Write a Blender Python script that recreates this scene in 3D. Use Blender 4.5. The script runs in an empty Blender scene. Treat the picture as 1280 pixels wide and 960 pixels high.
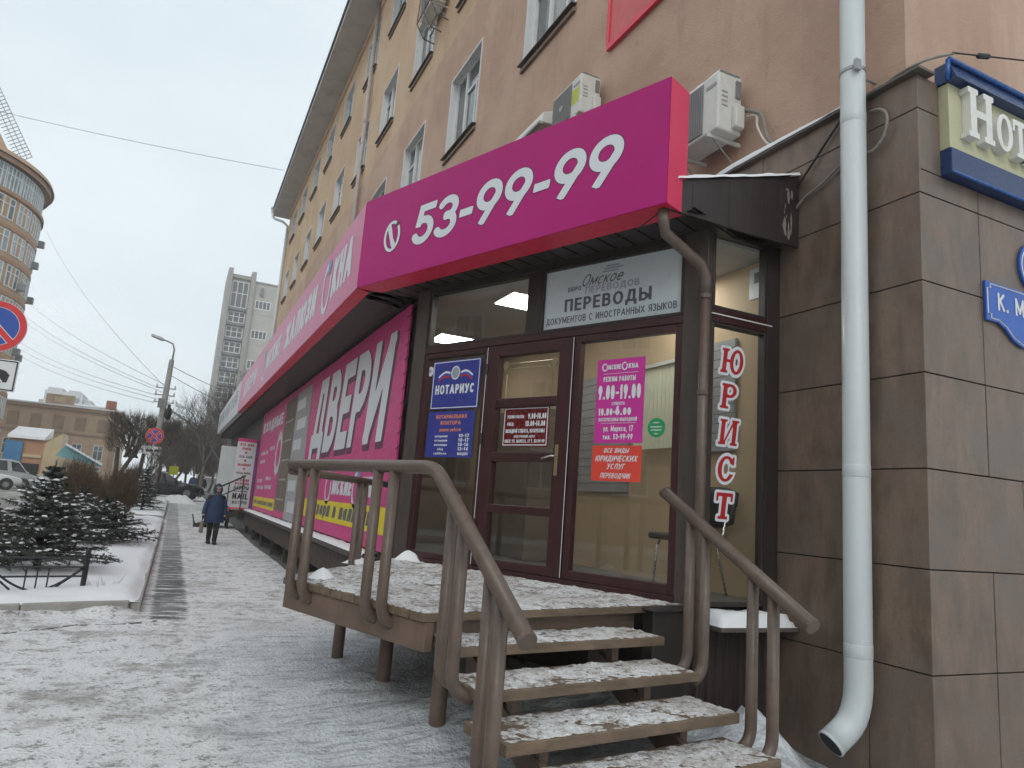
import bpy, math, random
import numpy as np
from mathutils import Vector, Matrix, noise
random.seed(7)
PI = math.pi
sc = bpy.context.scene
col = sc.collection

# ------------------------------------------------------------------ camera
cam_d = bpy.data.cameras.new('camera')
cam = bpy.data.objects.new('camera', cam_d); col.objects.link(cam); sc.camera = cam
cam_d.sensor_fit = 'HORIZONTAL'; cam_d.sensor_width = 36.0
cam_d.lens = 36.0*882.23/1280.0
cam_d.clip_start = 0.05; cam_d.clip_end = 2000
_yaw, _pit, _rol = math.radians(24.7008781), math.radians(9.95515114), math.radians(4.35018905)
_F = Vector((math.sin(_yaw)*math.cos(_pit), math.cos(_yaw)*math.cos(_pit), math.sin(_pit)))
_r = Vector((math.cos(_yaw), -math.sin(_yaw), 0)); _u = _r.cross(_F)
_r2 = math.cos(_rol)*_r+math.sin(_rol)*_u; _u2 = -math.sin(_rol)*_r+math.cos(_rol)*_u
cam.matrix_world = Matrix(((_r2.x, _u2.x, -_F.x, 0), (_r2.y, _u2.y, -_F.y, 0), (_r2.z, _u2.z, -_F.z, 1.5), (0, 0, 0, 1)))

# ------------------------------------------------------------------ sky and sun
SUN_EL, SUN_AZ = math.radians(38), math.radians(200)      # azimuth clockwise from +Y
world = bpy.data.worlds.new('World'); sc.world = world; world.use_nodes = True
wn = world.node_tree; wn.nodes.clear()
def wnode(t): return wn.nodes.new(t)
w_out = wnode('ShaderNodeOutputWorld'); w_bg = wnode('ShaderNodeBackground'); w_bg.inputs['Strength'].default_value = 0.1
w_sky = wnode('ShaderNodeTexSky'); w_sky.sky_type = 'NISHITA'; w_sky.sun_disc = False
w_sky.sun_elevation = SUN_EL; w_sky.sun_rotation = SUN_AZ; w_sky.dust_density = 4; w_sky.air_density = 1.0
w_tc = wnode('ShaderNodeTexCoord'); w_map = wnode('ShaderNodeMapping'); w_map.inputs['Scale'].default_value = (1.2, 1.2, 2.6)
w_noise = wnode('ShaderNodeTexNoise'); w_noise.inputs['Scale'].default_value = 1.6; w_noise.inputs['Detail'].default_value = 5; w_noise.inputs['Roughness'].default_value = 0.5
w_ramp = wnode('ShaderNodeValToRGB')
w_ramp.color_ramp.elements[0].position = 0.3; w_ramp.color_ramp.elements[0].color = (0.605, 0.69, 0.735, 1)
w_ramp.color_ramp.elements[1].position = 0.72; w_ramp.color_ramp.elements[1].color = (0.745, 0.81, 0.85, 1)
w_mul = wnode('ShaderNodeVectorMath'); w_mul.operation = 'SCALE'; w_mul.inputs['Scale'].default_value = 10.2
w_mix = wnode('ShaderNodeMix'); w_mix.data_type = 'RGBA'; w_mix.inputs['Factor'].default_value = 0.93
wl = wn.links.new
wl(w_tc.outputs['Generated'], w_map.inputs['Vector']); wl(w_map.outputs[0], w_noise.inputs['Vector']); wl(w_noise.outputs['Fac'], w_ramp.inputs['Fac'])
wl(w_ramp.outputs['Color'], w_mul.inputs[0]); wl(w_sky.outputs['Color'], w_mix.inputs[6]); wl(w_mul.outputs[0], w_mix.inputs[7])
wl(w_mix.outputs[2], w_bg.inputs['Color']); wl(w_bg.outputs[0], w_out.inputs['Surface'])
sun_d = bpy.data.lights.new('sun', 'SUN'); sun_d.energy = 0.6; sun_d.angle = math.radians(25); sun_d.color = (1.0, 0.97, 0.93)
sun = bpy.data.objects.new('sun', sun_d); col.objects.link(sun)
_sd = Vector((math.sin(SUN_AZ)*math.cos(SUN_EL), math.cos(SUN_AZ)*math.cos(SUN_EL), math.sin(SUN_EL)))
sun.rotation_euler = _sd.to_track_quat('Z', 'Y').to_euler()
sc.view_settings.view_transform = 'Standard'; sc.view_settings.look = 'None'
sc.view_settings.exposure = 0.33; sc.view_settings.gamma = 1.0; sc.view_settings.use_curve_mapping = False
sc.cycles.max_bounces = 6; sc.cycles.transparent_max_bounces = 10; sc.cycles.glossy_bounces = 2; sc.cycles.diffuse_bounces = 3; sc.cycles.transmission_bounces = 3
sc.cycles.use_denoising = True; sc.cycles.use_adaptive_sampling = True; sc.cycles.adaptive_threshold = 0.03; sc.cycles.adaptive_min_samples = 20; sc.cycles.volume_bounces = 1

# ------------------------------------------------------------------ materials
MATS = {}
class N:
    """tiny node helper"""
    def __init__(s, name):
        s.m = bpy.data.materials.new(name); s.m.use_nodes = True; s.t = s.m.node_tree; s.t.nodes.clear()
        s.out = s.t.nodes.new('ShaderNodeOutputMaterial'); MATS[name] = s.m
    def n(s, t, **k):
        x = s.t.nodes.new(t)
        for a, b in k.items(): setattr(x, a, b)
        return x
    def put(s, sock, v):
        if isinstance(v, (int, float)): sock.default_value = v
        elif isinstance(v, (tuple, list)): sock.default_value = tuple(v)+((1,) if len(v) == 3 and sock.type == 'RGBA' else ())
        elif v is not None: s.t.links.new(v, sock)
    def coord(s, scale=(1, 1, 1), kind='Object', loc=(0, 0, 0), rot=(0, 0, 0)):
        if kind == 'Position': o = s.n('ShaderNodeNewGeometry').outputs['Position']
        else: o = s.n('ShaderNodeTexCoord').outputs[kind]
        mp = s.n('ShaderNodeMapping'); mp.inputs['Scale'].default_value = scale; mp.inputs['Location'].default_value = loc; mp.inputs['Rotation'].default_value = rot
        s.t.links.new(o, mp.inputs['Vector']); return mp.outputs[0]
    def noise(s, vec, scale, detail=4, rough=0.55, dist=0):
        x = s.n('ShaderNodeTexNoise'); s.put(x.inputs['Vector'], vec); x.inputs['Scale'].default_value = scale
        x.inputs['Detail'].default_value = detail; x.inputs['Roughness'].default_value = rough; x.inputs['Distortion'].default_value = dist
        return x.outputs['Fac']
    def ramp(s, v, a, b, lo=0.0, hi=1.0, smooth=True):
        x = s.n('ShaderNodeMapRange'); x.interpolation_type = 'SMOOTHSTEP' if smooth else 'LINEAR'
        s.put(x.inputs['Value'], v); x.inputs['From Min'].default_value = a; x.inputs['From Max'].default_value = b
        x.inputs['To Min'].default_value = lo; x.inputs['To Max'].default_value = hi; return x.outputs['Result']
    def math(s, op, a, b=0.0):
        x = s.n('ShaderNodeMath', operation=op); s.put(x.inputs[0], a); s.put(x.inputs[1], b); return x.outputs[0]
    def mix(s, f, a, b, mode='MIX'):
        x = s.n('ShaderNodeMix', data_type='RGBA', blend_type=mode); s.put(x.inputs[0], f); s.put(x.inputs[6], a); s.put(x.inputs[7], b); return x.outputs[2]
    def sep(s, v):
        x = s.n('ShaderNodeSeparateXYZ'); s.put(x.inputs[0], v); return x.outputs
    def bump(s, h, strength=0.3, dist=0.02):
        x = s.n('ShaderNodeBump'); s.put(x.inputs['Height'], h); x.inputs['Strength'].default_value = strength; x.inputs['Distance'].default_value = dist; return x.outputs[0]
    def bsdf(s, colr, rough=0.6, metal=0.0, normal=None, spec=0.5, **k):
        b = s.n('ShaderNodeBsdfPrincipled'); s.put(b.inputs['Base Color'], colr); s.put(b.inputs['Roughness'], rough); s.put(b.inputs['Metallic'], metal)
        s.put(b.inputs['Specular IOR Level'], spec)
        if normal is not None: s.put(b.inputs['Normal'], normal)
        for a, v in k.items(): s.put(b.inputs[a.replace('_', ' ')], v)
        s.t.links.new(b.outputs[0], s.out.inputs['Surface']); return b
def mul(c, k): return tuple(min(1, x*k) for x in c)

def M(name, c, rough=0.6, var=0.18, scale=5.0, bump=0.0, bscale=30.0, metal=0.0, spec=0.5, dirt=0.0, dirtc=(0.10, 0.09, 0.08), stretch=(1, 1, 1)):
    """plain painted / plastered / metal surface with mottling, optional dirt and fine relief"""
    n = N(name); v = n.coord(stretch)
    f = n.noise(v, scale, 5, 0.6); f2 = n.noise(v, scale*7, 3, 0.6)
    k = n.ramp(n.math('ADD', n.math('MULTIPLY', f, 0.7), n.math('MULTIPLY', f2, 0.3)), 0.3, 0.7)
    cc = n.mix(k, mul(c, 1-var), mul(c, 1+var*0.7))
    if dirt > 0:
        d = n.ramp(n.noise(v, scale*0.8, 7, 0.72), 0.52, 0.72, 0, dirt); cc = n.mix(d, cc, dirtc)
    nm = n.bump(n.noise(v, bscale, 5, 0.65), bump, 0.01) if bump > 0 else None
    rr = n.ramp(f2, 0.3, 0.7, max(0.03, rough-0.08), min(1, rough+0.08))
    n.bsdf(cc, rr, metal, nm, spec); return n.m

M('brown_paint', (0.118, 0.081, 0.062), 0.40, 0.22, 9, 0.08, 60, dirt=0.45, dirtc=(0.15, 0.12, 0.10))
M('dark_brown', (0.030, 0.021, 0.019), 0.5, 0.25, 4, 0.1, 25, dirt=0.3, dirtc=(0.06, 0.05, 0.045), stretch=(2, 2, 0.4))
M('skirt_brown', (0.06, 0.045, 0.038), 0.55, 0.25, 4, 0.12, 25, dirt=0.4, dirtc=(0.11, 0.10, 0.09), stretch=(2, 2, 0.5))
M('door_brown', (0.042, 0.011, 0.0125), 0.36, 0.2, 5, 0.05, 50, stretch=(3, 3, 0.5))
M('step_wood', (0.165, 0.115, 0.075), 0.75, 0.35, 6, 0.35, 40, dirt=0.6, dirtc=(0.075, 0.05, 0.035), stretch=(0.5, 2, 2))
M('beam_brown', (0.145, 0.095, 0.070), 0.55, 0.3, 3.5, 0.15, 30, dirt=0.45, dirtc=(0.07, 0.055, 0.045))
M('magenta', (0.42, 0.008, 0.165), 0.38, 0.05, 1.2, spec=0.22, dirt=0.12, dirtc=(0.28, 0.03, 0.13))
n = N('sign_pink'); n.bsdf(n.mix(n.noise(n.coord(), 0.8, 3, 0.5), (0.52, 0.040, 0.185), (0.58, 0.052, 0.215)), 0.30, 0, None, 0.5)
M('banner_pink', (0.60, 0.055, 0.22), 0.45, 0.07, 1.5, 0.05, 9, spec=0.3, dirt=0.15, dirtc=(0.40, 0.06, 0.17))
M('sign_red', (0.72, 0.022, 0.07), 0.4, 0.08, 2, 0.03, 20, dirt=0.2, dirtc=(0.3, 0.02, 0.05))
M('sign_side', (0.72, 0.055, 0.13), 0.4, 0.08, 2, 0.03, 20)
M('sign_white', (0.62, 0.64, 0.66), 0.4, 0.06, 2, 0.03, 15, dirt=0.25, dirtc=(0.42, 0.42, 0.41))
M('letter_white', (0.68, 0.71, 0.74), 0.4, 0.04, 4)
M('letter_edge', (0.10, 0.012, 0.05), 0.5, 0.1, 4)
M('letter_grey', (0.10, 0.10, 0.12), 0.5, 0.15, 6)
M('letter_mid', (0.30, 0.33, 0.38), 0.5, 0.15, 6)
M('letter_red', (0.42, 0.018, 0.022), 0.45, 0.1, 6)
M('letter_orange', (0.75, 0.25, 0.10), 0.45, 0.1, 6)
M('letter_gold', (0.78, 0.42, 0.10), 0.45, 0.1, 6)
M('poster_blue', (0.030, 0.040, 0.26), 0.4, 0.08, 3, dirt=0.1)
M('poster_pink', (0.55, 0.030, 0.30), 0.38, 0.05, 3)
M('poster_red', (0.68, 0.062, 0.040), 0.38, 0.06, 3)
M('sticker_green', (0.02, 0.28, 0.10), 0.4, 0.08, 5)
M('banner_yellow', (0.75, 0.60, 0.015), 0.45, 0.06, 3)
M('wine_plate', (0.12, 0.008, 0.012), 0.3, 0.1, 4)
M('poster_pale', (0.52, 0.585, 0.605), 0.35, 0.05, 2)
M('white_plastic', (0.66, 0.66, 0.62), 0.45, 0.10, 5, 0.03, 40, dirt=0.3, dirtc=(0.38, 0.36, 0.32))
M('pipe_white', (0.56, 0.595, 0.595), 0.42, 0.05, 3, 0.03, 30, dirt=0.2, dirtc=(0.42, 0.45, 0.45), stretch=(2, 2, 0.4))
M('pipe_old', (0.44, 0.38, 0.35), 0.5, 0.12, 3, dirt=0.4, dirtc=(0.3, 0.22, 0.18))
M('grille_grey', (0.20, 0.21, 0.21), 0.5, 0.15, 12)
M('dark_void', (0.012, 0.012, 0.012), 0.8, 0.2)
M('cable_black', (0.018, 0.017, 0.017), 0.55, 0.2)
M('cable_grey', (0.26, 0.24, 0.21), 0.6, 0.25, 20, dirt=0.4)
M('wire_grey', (0.20, 0.21, 0.22), 0.6, 0.1)
M('sign_blue', (0.014, 0.038, 0.125), 0.35, 0.15, 3, 0.05, 15, dirt=0.35, dirtc=(0.045, 0.065, 0.10))
M('sign_blue_edge', (0.030, 0.10, 0.33), 0.3, 0.1, 4)
M('olive_panel', (0.50, 0.48, 0.31), 0.5, 0.08, 3, dirt=0.35, dirtc=(0.36, 0.34, 0.22))
M('cream_letter', (0.72, 0.71, 0.66), 0.5, 0.06, 5, dirt=0.35, dirtc=(0.45, 0.43, 0.37))
M('plate_blue', (0.020, 0.10, 0.44), 0.35, 0.08, 5)
M('ledge_metal', (0.10, 0.085, 0.075), 0.5, 0.2, 6)
M('eave_paint', (0.50, 0.48, 0.46), 0.7, 0.12, 1.2, dirt=0.5, dirtc=(0.24, 0.22, 0.2))
M('roof_dark', (0.10, 0.11, 0.12), 0.6, 0.2, 2)
M('window_white', (0.66, 0.67, 0.67), 0.5, 0.08, 3, dirt=0.3, dirtc=(0.46, 0.45, 0.43))
M('window_grey', (0.42, 0.43, 0.43), 0.5, 0.12, 4)
M('sill_brown', (0.17, 0.115, 0.085), 0.6, 0.2, 5, dirt=0.4, dirtc=(0.10, 0.07, 0.055))
M('tan_wall', (0.58, 0.425, 0.265), 0.7, 0.08, 1.5)
M('room_floor', (0.16, 0.15, 0.14), 0.5, 0.2, 3)
M('room_ceiling', (0.52, 0.51, 0.49), 0.8, 0.08, 2)
M('room_dark', (0.17, 0.13, 0.10), 0.7, 0.2, 2)
M('blind_fabric', (0.78, 0.78, 0.58), 0.7, 0.10, 4)
M('slat_grey', (0.36, 0.36, 0.36), 0.6, 0.1, 4)
M('chair_black', (0.015, 0.016, 0.016), 0.55, 0.2, 8)
M('chrome', (0.62, 0.60, 0.57), 0.25, 0.1, 8, metal=0.9)
M('gold_metal', (0.42, 0.33, 0.20), 0.35, 0.15, 8, metal=0.8)
M('iron_black', (0.020, 0.021, 0.023), 0.5, 0.25, 10)
M('kerb_concrete', (0.33, 0.315, 0.29), 0.85, 0.2, 5, 0.4, 40, dirt=0.4, dirtc=(0.20, 0.185, 0.165))
M('concrete', (0.36, 0.35, 0.33), 0.85, 0.15, 2, 0.2, 20, dirt=0.35, dirtc=(0.23, 0.22, 0.20))
M('pole_concrete', (0.30, 0.295, 0.28), 0.85, 0.2, 3, dirt=0.3, dirtc=(0.17, 0.16, 0.15))
M('brick_tan', (0.43, 0.31, 0.21), 0.8, 0.15, 1.0, dirt=0.3, dirtc=(0.27, 0.19, 0.13))
M('brick_dark', (0.27, 0.185, 0.125), 0.8, 0.2, 1.0)
M('curved_brick', (0.43, 0.275, 0.165), 0.75, 0.15, 0.6, dirt=0.3, dirtc=(0.30, 0.185, 0.12))
M('curved_band', (0.36, 0.19, 0.105), 0.7, 0.15, 0.8)
M('tower_panel', (0.44, 0.42, 0.39), 0.8, 0.08, 0.4, dirt=0.4, dirtc=(0.34, 0.32, 0.29))
M('tower_pilaster', (0.32, 0.31, 0.285), 0.8, 0.12, 0.5, dirt=0.4, dirtc=(0.23, 0.22, 0.2))
M('far_white', (0.48, 0.485, 0.48), 0.8, 0.08, 0.2)
M('far_dark', (0.16, 0.175, 0.19), 0.6, 0.2, 0.4)
M('kiosk_orange', (0.47, 0.24, 0.14), 0.7, 0.12, 1)
M('kiosk_cream', (0.55, 0.43, 0.26), 0.7, 0.12, 1)
M('teal_roof', (0.10, 0.27, 0.30), 0.5, 0.15, 1)
M('tarp_blue', (0.04, 0.20, 0.40), 0.5, 0.15, 1)
M('brick_red', (0.33, 0.13, 0.085), 0.8, 0.2, 2)
M('bark', (0.075, 0.062, 0.052), 0.9, 0.3, 6, 0.5, 20, stretch=(3, 3, 0.7))
M('bark_pale', (0.15, 0.135, 0.12), 0.9, 0.3, 6, 0.4, 20, stretch=(3, 3, 0.7))
M('twig', (0.085, 0.068, 0.052), 0.9, 0.25, 3)
M('twig_brown', (0.105, 0.070, 0.040), 0.9, 0.3, 3)
M('twig_grey', (0.115, 0.105, 0.095), 0.9, 0.25, 3)
M('needle_dark', (0.052, 0.062, 0.050), 0.65, 0.4, 6)
M('needle_blue', (0.045, 0.060, 0.052), 0.65, 0.4, 6)
M('weed', (0.22, 0.15, 0.09), 0.85, 0.25, 6)
M('sign_metal', (0.35, 0.36, 0.36), 0.4, 0.1, 6, metal=0.6)
M('road_sign_red', (0.62, 0.030, 0.035), 0.35, 0.05, 5)
M('road_sign_blue', (0.018, 0.075, 0.36), 0.35, 0.05, 5)
M('road_sign_violet', (0.10, 0.05, 0.32), 0.35, 0.05, 5)
M('road_sign_white', (0.68, 0.69, 0.69), 0.4, 0.05, 5)
M('coat_blue', (0.011, 0.034, 0.085), 0.75, 0.2, 8, 0.3, 30)
M('cloth_black', (0.014, 0.014, 0.018), 0.85, 0.2, 8)
M('cloth_grey', (0.10, 0.095, 0.095), 0.85, 0.2, 8)
M('bag_grey', (0.20, 0.18, 0.17), 0.8, 0.2, 8)
M('skin', (0.46, 0.28, 0.21), 0.6, 0.1, 10)
M('scarf_pale', (0.42, 0.36, 0.34), 0.9, 0.15, 10)
M('tyre', (0.018, 0.018, 0.018), 0.85, 0.2, 6)
M('car_black', (0.012, 0.013, 0.018), 0.25, 0.15, 3, dirt=0.35, dirtc=(0.07, 0.07, 0.07))
M('car_white', (0.60, 0.61, 0.61), 0.28, 0.06, 3, dirt=0.3, dirtc=(0.38, 0.37, 0.36))
M('car_silver', (0.42, 0.44, 0.46), 0.28, 0.08, 3, dirt=0.3, dirtc=(0.28, 0.27, 0.26))
M('van_silver', (0.36, 0.37, 0.385), 0.32, 0.08, 3, dirt=0.35, dirtc=(0.25, 0.25, 0.25))
M('car_glass', (0.018, 0.024, 0.028), 0.08, 0.1, 3)
M('car_lamp', (0.5, 0.52, 0.52), 0.15, 0.1, 9)
M('car_lamp_red', (0.4, 0.02, 0.02), 0.2, 0.1, 9)
M('yellow_sign', (0.50, 0.54, 0.03), 0.5, 0.1, 4)
M('door_white', (0.56, 0.58, 0.58), 0.5, 0.08, 2, dirt=0.2, dirtc=(0.4, 0.4, 0.4))
M('gauze_red', (0.62, 0.10, 0.10), 0.5, 0.12, 6, 0.1, 40)
M('violet', (0.28, 0.05, 0.24), 0.5, 0.1, 4)

def snow_mat(name, c=(0.80, 0.815, 0.83), dirt=0.25, dirtc=(0.52, 0.51, 0.49), bs=26, bstr=0.5):
    n = N(name); v = n.coord((1, 1, 1), 'Position')
    a = n.noise(v, 3.0, 7, 0.65); b = n.noise(v, bs, 6, 0.7); c2 = n.noise(v, 110, 3, 0.6)
    cc = n.mix(n.ramp(a, 0.48, 0.75, 0, dirt), mul(c, 1.0), dirtc)
    cc = n.mix(n.ramp(b, 0.55, 0.75, 0, dirt*0.8), cc, mul(dirtc, 0.8))
    h = n.math('ADD', b, n.math('MULTIPLY', c2, 0.35))
    n.bsdf(cc, 0.75, 0, n.bump(h, bstr, 0.02), 0.3); return n.m
snow_mat('snow', dirt=0.10)
snow_mat('snow_roof', dirt=0.12, bs=12, bstr=0.3)
n = N('snow_step'); v = n.coord((1, 1, 1), 'Position'); a = n.noise(v, 5.5, 4, 0.7); b = n.noise(v, 24, 4, 0.72); c = n.noise(v, 90, 2, 0.6)
f_ = n.math('ADD', n.math('MULTIPLY', a, 0.4), n.math('ADD', n.math('MULTIPLY', b, 0.4), n.math('MULTIPLY', c, 0.2)))
cc = n.mix(n.ramp(f_, 0.44, 0.60, 0, 0.92), (0.72, 0.72, 0.72), (0.20, 0.155, 0.125)); cc = n.mix(n.ramp(n.noise(v, 1.7, 3, 0.5), 0.45, 0.65, 0, 0.35), cc, (0.42, 0.37, 0.33))
n.bsdf(cc, 0.7, 0, n.bump(n.math('ADD', b, n.math('MULTIPLY', c, 0.5)), 0.9, 0.02), 0.3)
snow_mat('snow_far', (0.74, 0.75, 0.77), 0.35, (0.5, 0.5, 0.5), 4, 0.3)

def glass_mat(name, tint=(0.86, 0.88, 0.87), base=0.05, top=0.9):
    n = N(name); lw = n.n('ShaderNodeLayerWeight'); lw.inputs['Blend'].default_value = 0.5
    fr = n.math('ADD', n.math('MULTIPLY', n.math('POWER', lw.outputs['Facing'], 5.0), top), base)
    gl = n.n('ShaderNodeBsdfGlossy'); gl.inputs['Roughness'].default_value = 0.015; gl.inputs['Color'].default_value = (0.95, 0.96, 0.97, 1)
    tr = n.n('ShaderNodeBsdfTransparent'); tr.inputs['Color'].default_value = tuple(tint)+(1,)
    v = n.coord(); n.put(gl.inputs['Normal'], n.bump(n.noise(v, 1.1, 2, 0.5), 0.05, 0.02))
    mx = n.n('ShaderNodeMixShader'); n.put(mx.inputs[0], fr); n.t.links.new(tr.outputs[0], mx.inputs[1]); n.t.links.new(gl.outputs[0], mx.inputs[2])
    n.t.links.new(mx.outputs[0], n.out.inputs['Surface']); return n.m
glass_mat('shop_glass', (0.92, 0.94, 0.93), 0.045)
def pane_mat(name, c, rough=0.06):
    n = N(name); v = n.coord((1, 1, 1)); oi = n.n('ShaderNodeObjectInfo')
    k = n.mix(oi.outputs['Random'], mul(c, 0.6), mul(c, 1.6)); f = n.noise(v, 1.3, 3, 0.6)
    cc = n.mix(n.ramp(f, 0.35, 0.65), k, mul(c, 1.3)); n.bsdf(cc, rough, 0, n.bump(n.noise(v, 0.9, 2, 0.5), 0.06, 0.03), 0.7); return n.m
pane_mat('pane_dark', (0.075, 0.083, 0.085)); pane_mat('pane_curtain', (0.24, 0.235, 0.22), 0.15); pane_mat('pane_green', (0.20, 0.25, 0.25), 0.1); pane_mat('pane_pale', (0.30, 0.33, 0.35), 0.15)

def emit_mat(name, c, s):
    n = N(name); e = n.n('ShaderNodeEmission'); e.inputs['Color'].default_value = tuple(c)+(1,); e.inputs['Strength'].default_value = s
    n.t.links.new(e.outputs[0], n.out.inputs['Surface'])
emit_mat('light_panel', (1.0, 0.985, 0.95), 13.0)

# rendered facade: pink paint below, ochre paint above, patched and stained
n = N('facade_plaster'); v = n.coord((1, 1, 1), 'Position'); xyz = n.sep(v)
big = n.noise(v, 0.45, 6, 0.6); fine = n.noise(v, 5, 6, 0.7); vs = n.noise(n.coord((2.2, 2.2, 0.35), 'Position'), 1.3, 6, 0.65)
edge = n.ramp(n.math('ADD', xyz[2], n.math('MULTIPLY', n.math('SUBTRACT', big, 0.5), 0.5)), 14.02, 14.12)
pink = n.mix(n.ramp(big, 0.35, 0.68), (0.47, 0.315, 0.235), (0.58, 0.41, 0.315)); ochre = n.mix(n.ramp(big, 0.35, 0.68), (0.535, 0.375, 0.245), (0.625, 0.455, 0.315))
cc = n.mix(edge, pink, ochre)
cc = n.mix(n.ramp(vs, 0.5, 0.75, 0, 0.45), cc, (0.37, 0.25, 0.19)); cc = n.mix(n.ramp(fine, 0.58, 0.75, 0, 0.4), cc, (0.29, 0.20, 0.155))
n.bsdf(cc, 0.88, 0, n.bump(n.math('ADD', fine, n.math('MULTIPLY', n.noise(v, 40, 4, 0.7), 0.5)), 0.45, 0.03), 0.2)

# dark stone cladding, cloudy vertical streaks
n = N('stone_panel'); v = n.coord((1, 1, 1), 'Position'); oi = n.n('ShaderNodeObjectInfo')
st = n.noise(n.coord((3.6, 3.6, 1.3), 'Position'), 1.7, 6, 0.66, 0.2); cl = n.noise(v, 1.8, 5, 0.6); gr = n.noise(v, 60, 3, 0.6)
c0 = n.mix(n.ramp(st, 0.32, 0.68), (0.13, 0.089, 0.066), (0.24, 0.165, 0.12)); c0 = n.mix(n.ramp(cl, 0.45, 0.7, 0, 0.65), c0, (0.165, 0.135, 0.115))
c0 = n.mix(n.ramp(n.noise(n.coord((9, 9, 2.2), 'Position'), 2.4, 7, 0.75), 0.67, 0.74, 0, 0.45), c0, (0.26, 0.22, 0.19))
c0 = n.mix(n.math('MULTIPLY', oi.outputs['Random'], 0.35), c0, (0.145, 0.108, 0.086)); c0 = n.mix(n.ramp(gr, 0.35, 0.7, 0, 0.25), c0, (0.07, 0.055, 0.047))
n.bsdf(c0, n.ramp(st, 0.3, 0.7, 0.33, 0.5), 0, n.bump(gr, 0.06, 0.01), 0.5)

# trodden snow on the pavement
n = N('trodden_snow'); v = n.coord((1, 1, 1), 'Position'); xyz = n.sep(v)
n1 = n.noise(v, 1.15, 4, 0.66); n2 = n.noise(v, 7.0, 4, 0.7); n3 = n.noise(v, 34, 2, 0.7); n0 = n.noise(v, 0.32, 2, 0.5)
snowc = n.mix(n.ramp(n0, 0.35, 0.65), (0.77, 0.77, 0.775), (0.67, 0.665, 0.66))
tread = n.math('ADD', n.math('MULTIPLY', n1, 0.5), n.math('ADD', n.math('MULTIPLY', n2, 0.34), n.math('MULTIPLY', n3, 0.16)))
cc = n.mix(n.ramp(tread, 0.47, 0.60, 0, 0.75), snowc, (0.33, 0.32, 0.305))
cc = n.mix(n.ramp(n.math('ADD', n.math('MULTIPLY', n2, 0.55), n.math('MULTIPLY', n3, 0.45)), 0.52, 0.63, 0, 0.8), cc, (0.20, 0.19, 0.178))
cc = n.mix(n.ramp(n.noise(v, 2.3, 4, 0.65), 0.55, 0.68, 0, 0.5), cc, (0.33, 0.305, 0.275))
# smoother, bluish ice beside the porch
ic = n.math('MULTIPLY', n.ramp(n.math('ADD', xyz[0], n.math('MULTIPLY', n.math('SUBTRACT', n1, 0.5), 1.6)), 0.35, 0.95), n.ramp(xyz[1], 9.5, 7.0))
sv = n.noise(n.coord((1.1, 6.0, 1), 'Position', rot=(0, 0, 0.35)), 2.2, 7, 0.66)
icec = n.mix(n.ramp(sv, 0.47, 0.62), (0.58, 0.605, 0.63), (0.31, 0.325, 0.34)); icec = n.mix(n.ramp(n3, 0.56, 0.70, 0, 0.5), icec, (0.16, 0.15, 0.14))
cc = n.mix(n.math('MULTIPLY', ic, 0.8), cc, icec)
# bare wet paving strip along the bed
def band(x, a, b, s): return n.math('MULTIPLY', n.ramp(x, a-s, a+s), n.ramp(x, b+s, b-s))
wob = n.math('MULTIPLY', n.math('SUBTRACT', n.noise(n.coord((0.6, 7, 1), 'Position'), 2.0, 4, 0.6), 0.5), 0.22)
sx = n.math('ADD', xyz[0], wob)
stripm = n.math('MULTIPLY', band(sx, -0.03, 0.36, 0.025), band(xyz[1], 9.0, 60.0, 0.06))
stre = n.noise(n.coord((0.7, 3.2, 1), 'Position'), 1.7, 5, 0.72)
patchy = n.ramp(n.noise(n.coord((1, 0.22, 1), 'Position'), 1.0, 3, 0.5), 0.30, 0.52, 0.5, 1.0)
stripm = n.math('MULTIPLY', stripm, n.math('MULTIPLY', n.ramp(stre, 0.40, 0.50), patchy)); stripm = n.math('MULTIPLY', stripm, n.ramp(xyz[1], 30, 12, 0.55, 1.0))
cc = n.mix(stripm, cc, (0.055, 0.054, 0.053))
# broken dark crack in front of the bed
ln = n.math('ADD', n.math('MULTIPLY', xyz[0], -0.50), n.math('ADD', xyz[1], -8.86)); ln = n.math('ABSOLUTE', n.math('ADD', ln, n.math('MULTIPLY', n.math('SUBTRACT', n2, 0.5), 0.16)))
crk = n.math('MULTIPLY', n.ramp(ln, 0.045, 0.018), n.math('MULTIPLY', n.ramp(xyz[0], 0.22, 0.02), n.ramp(n.noise(n.coord((14, 2, 1), 'Position'), 1.0, 2, 0.5), 0.40, 0.5)))
cc = n.mix(crk, cc, (0.075, 0.075, 0.075))
# bare dark ground in the gutter below the annex
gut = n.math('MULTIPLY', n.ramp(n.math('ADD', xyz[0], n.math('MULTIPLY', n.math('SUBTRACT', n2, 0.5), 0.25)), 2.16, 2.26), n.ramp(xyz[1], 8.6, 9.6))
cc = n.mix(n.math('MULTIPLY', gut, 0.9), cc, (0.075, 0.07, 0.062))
hgt = n.math('ADD', n.math('MULTIPLY', n2, 0.7), n.math('MULTIPLY', n3, 0.45)); hgt = n.math('SUBTRACT', hgt, n.math('MULTIPLY', stripm, 0.25))
n.bsdf(cc, n.ramp(n.math('ADD', n.math('MULTIPLY', ic, 0.6), stripm), 0, 1, 0.72, 0.34), 0, n.bump(hgt, 0.9, 0.05), 0.35)

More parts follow.
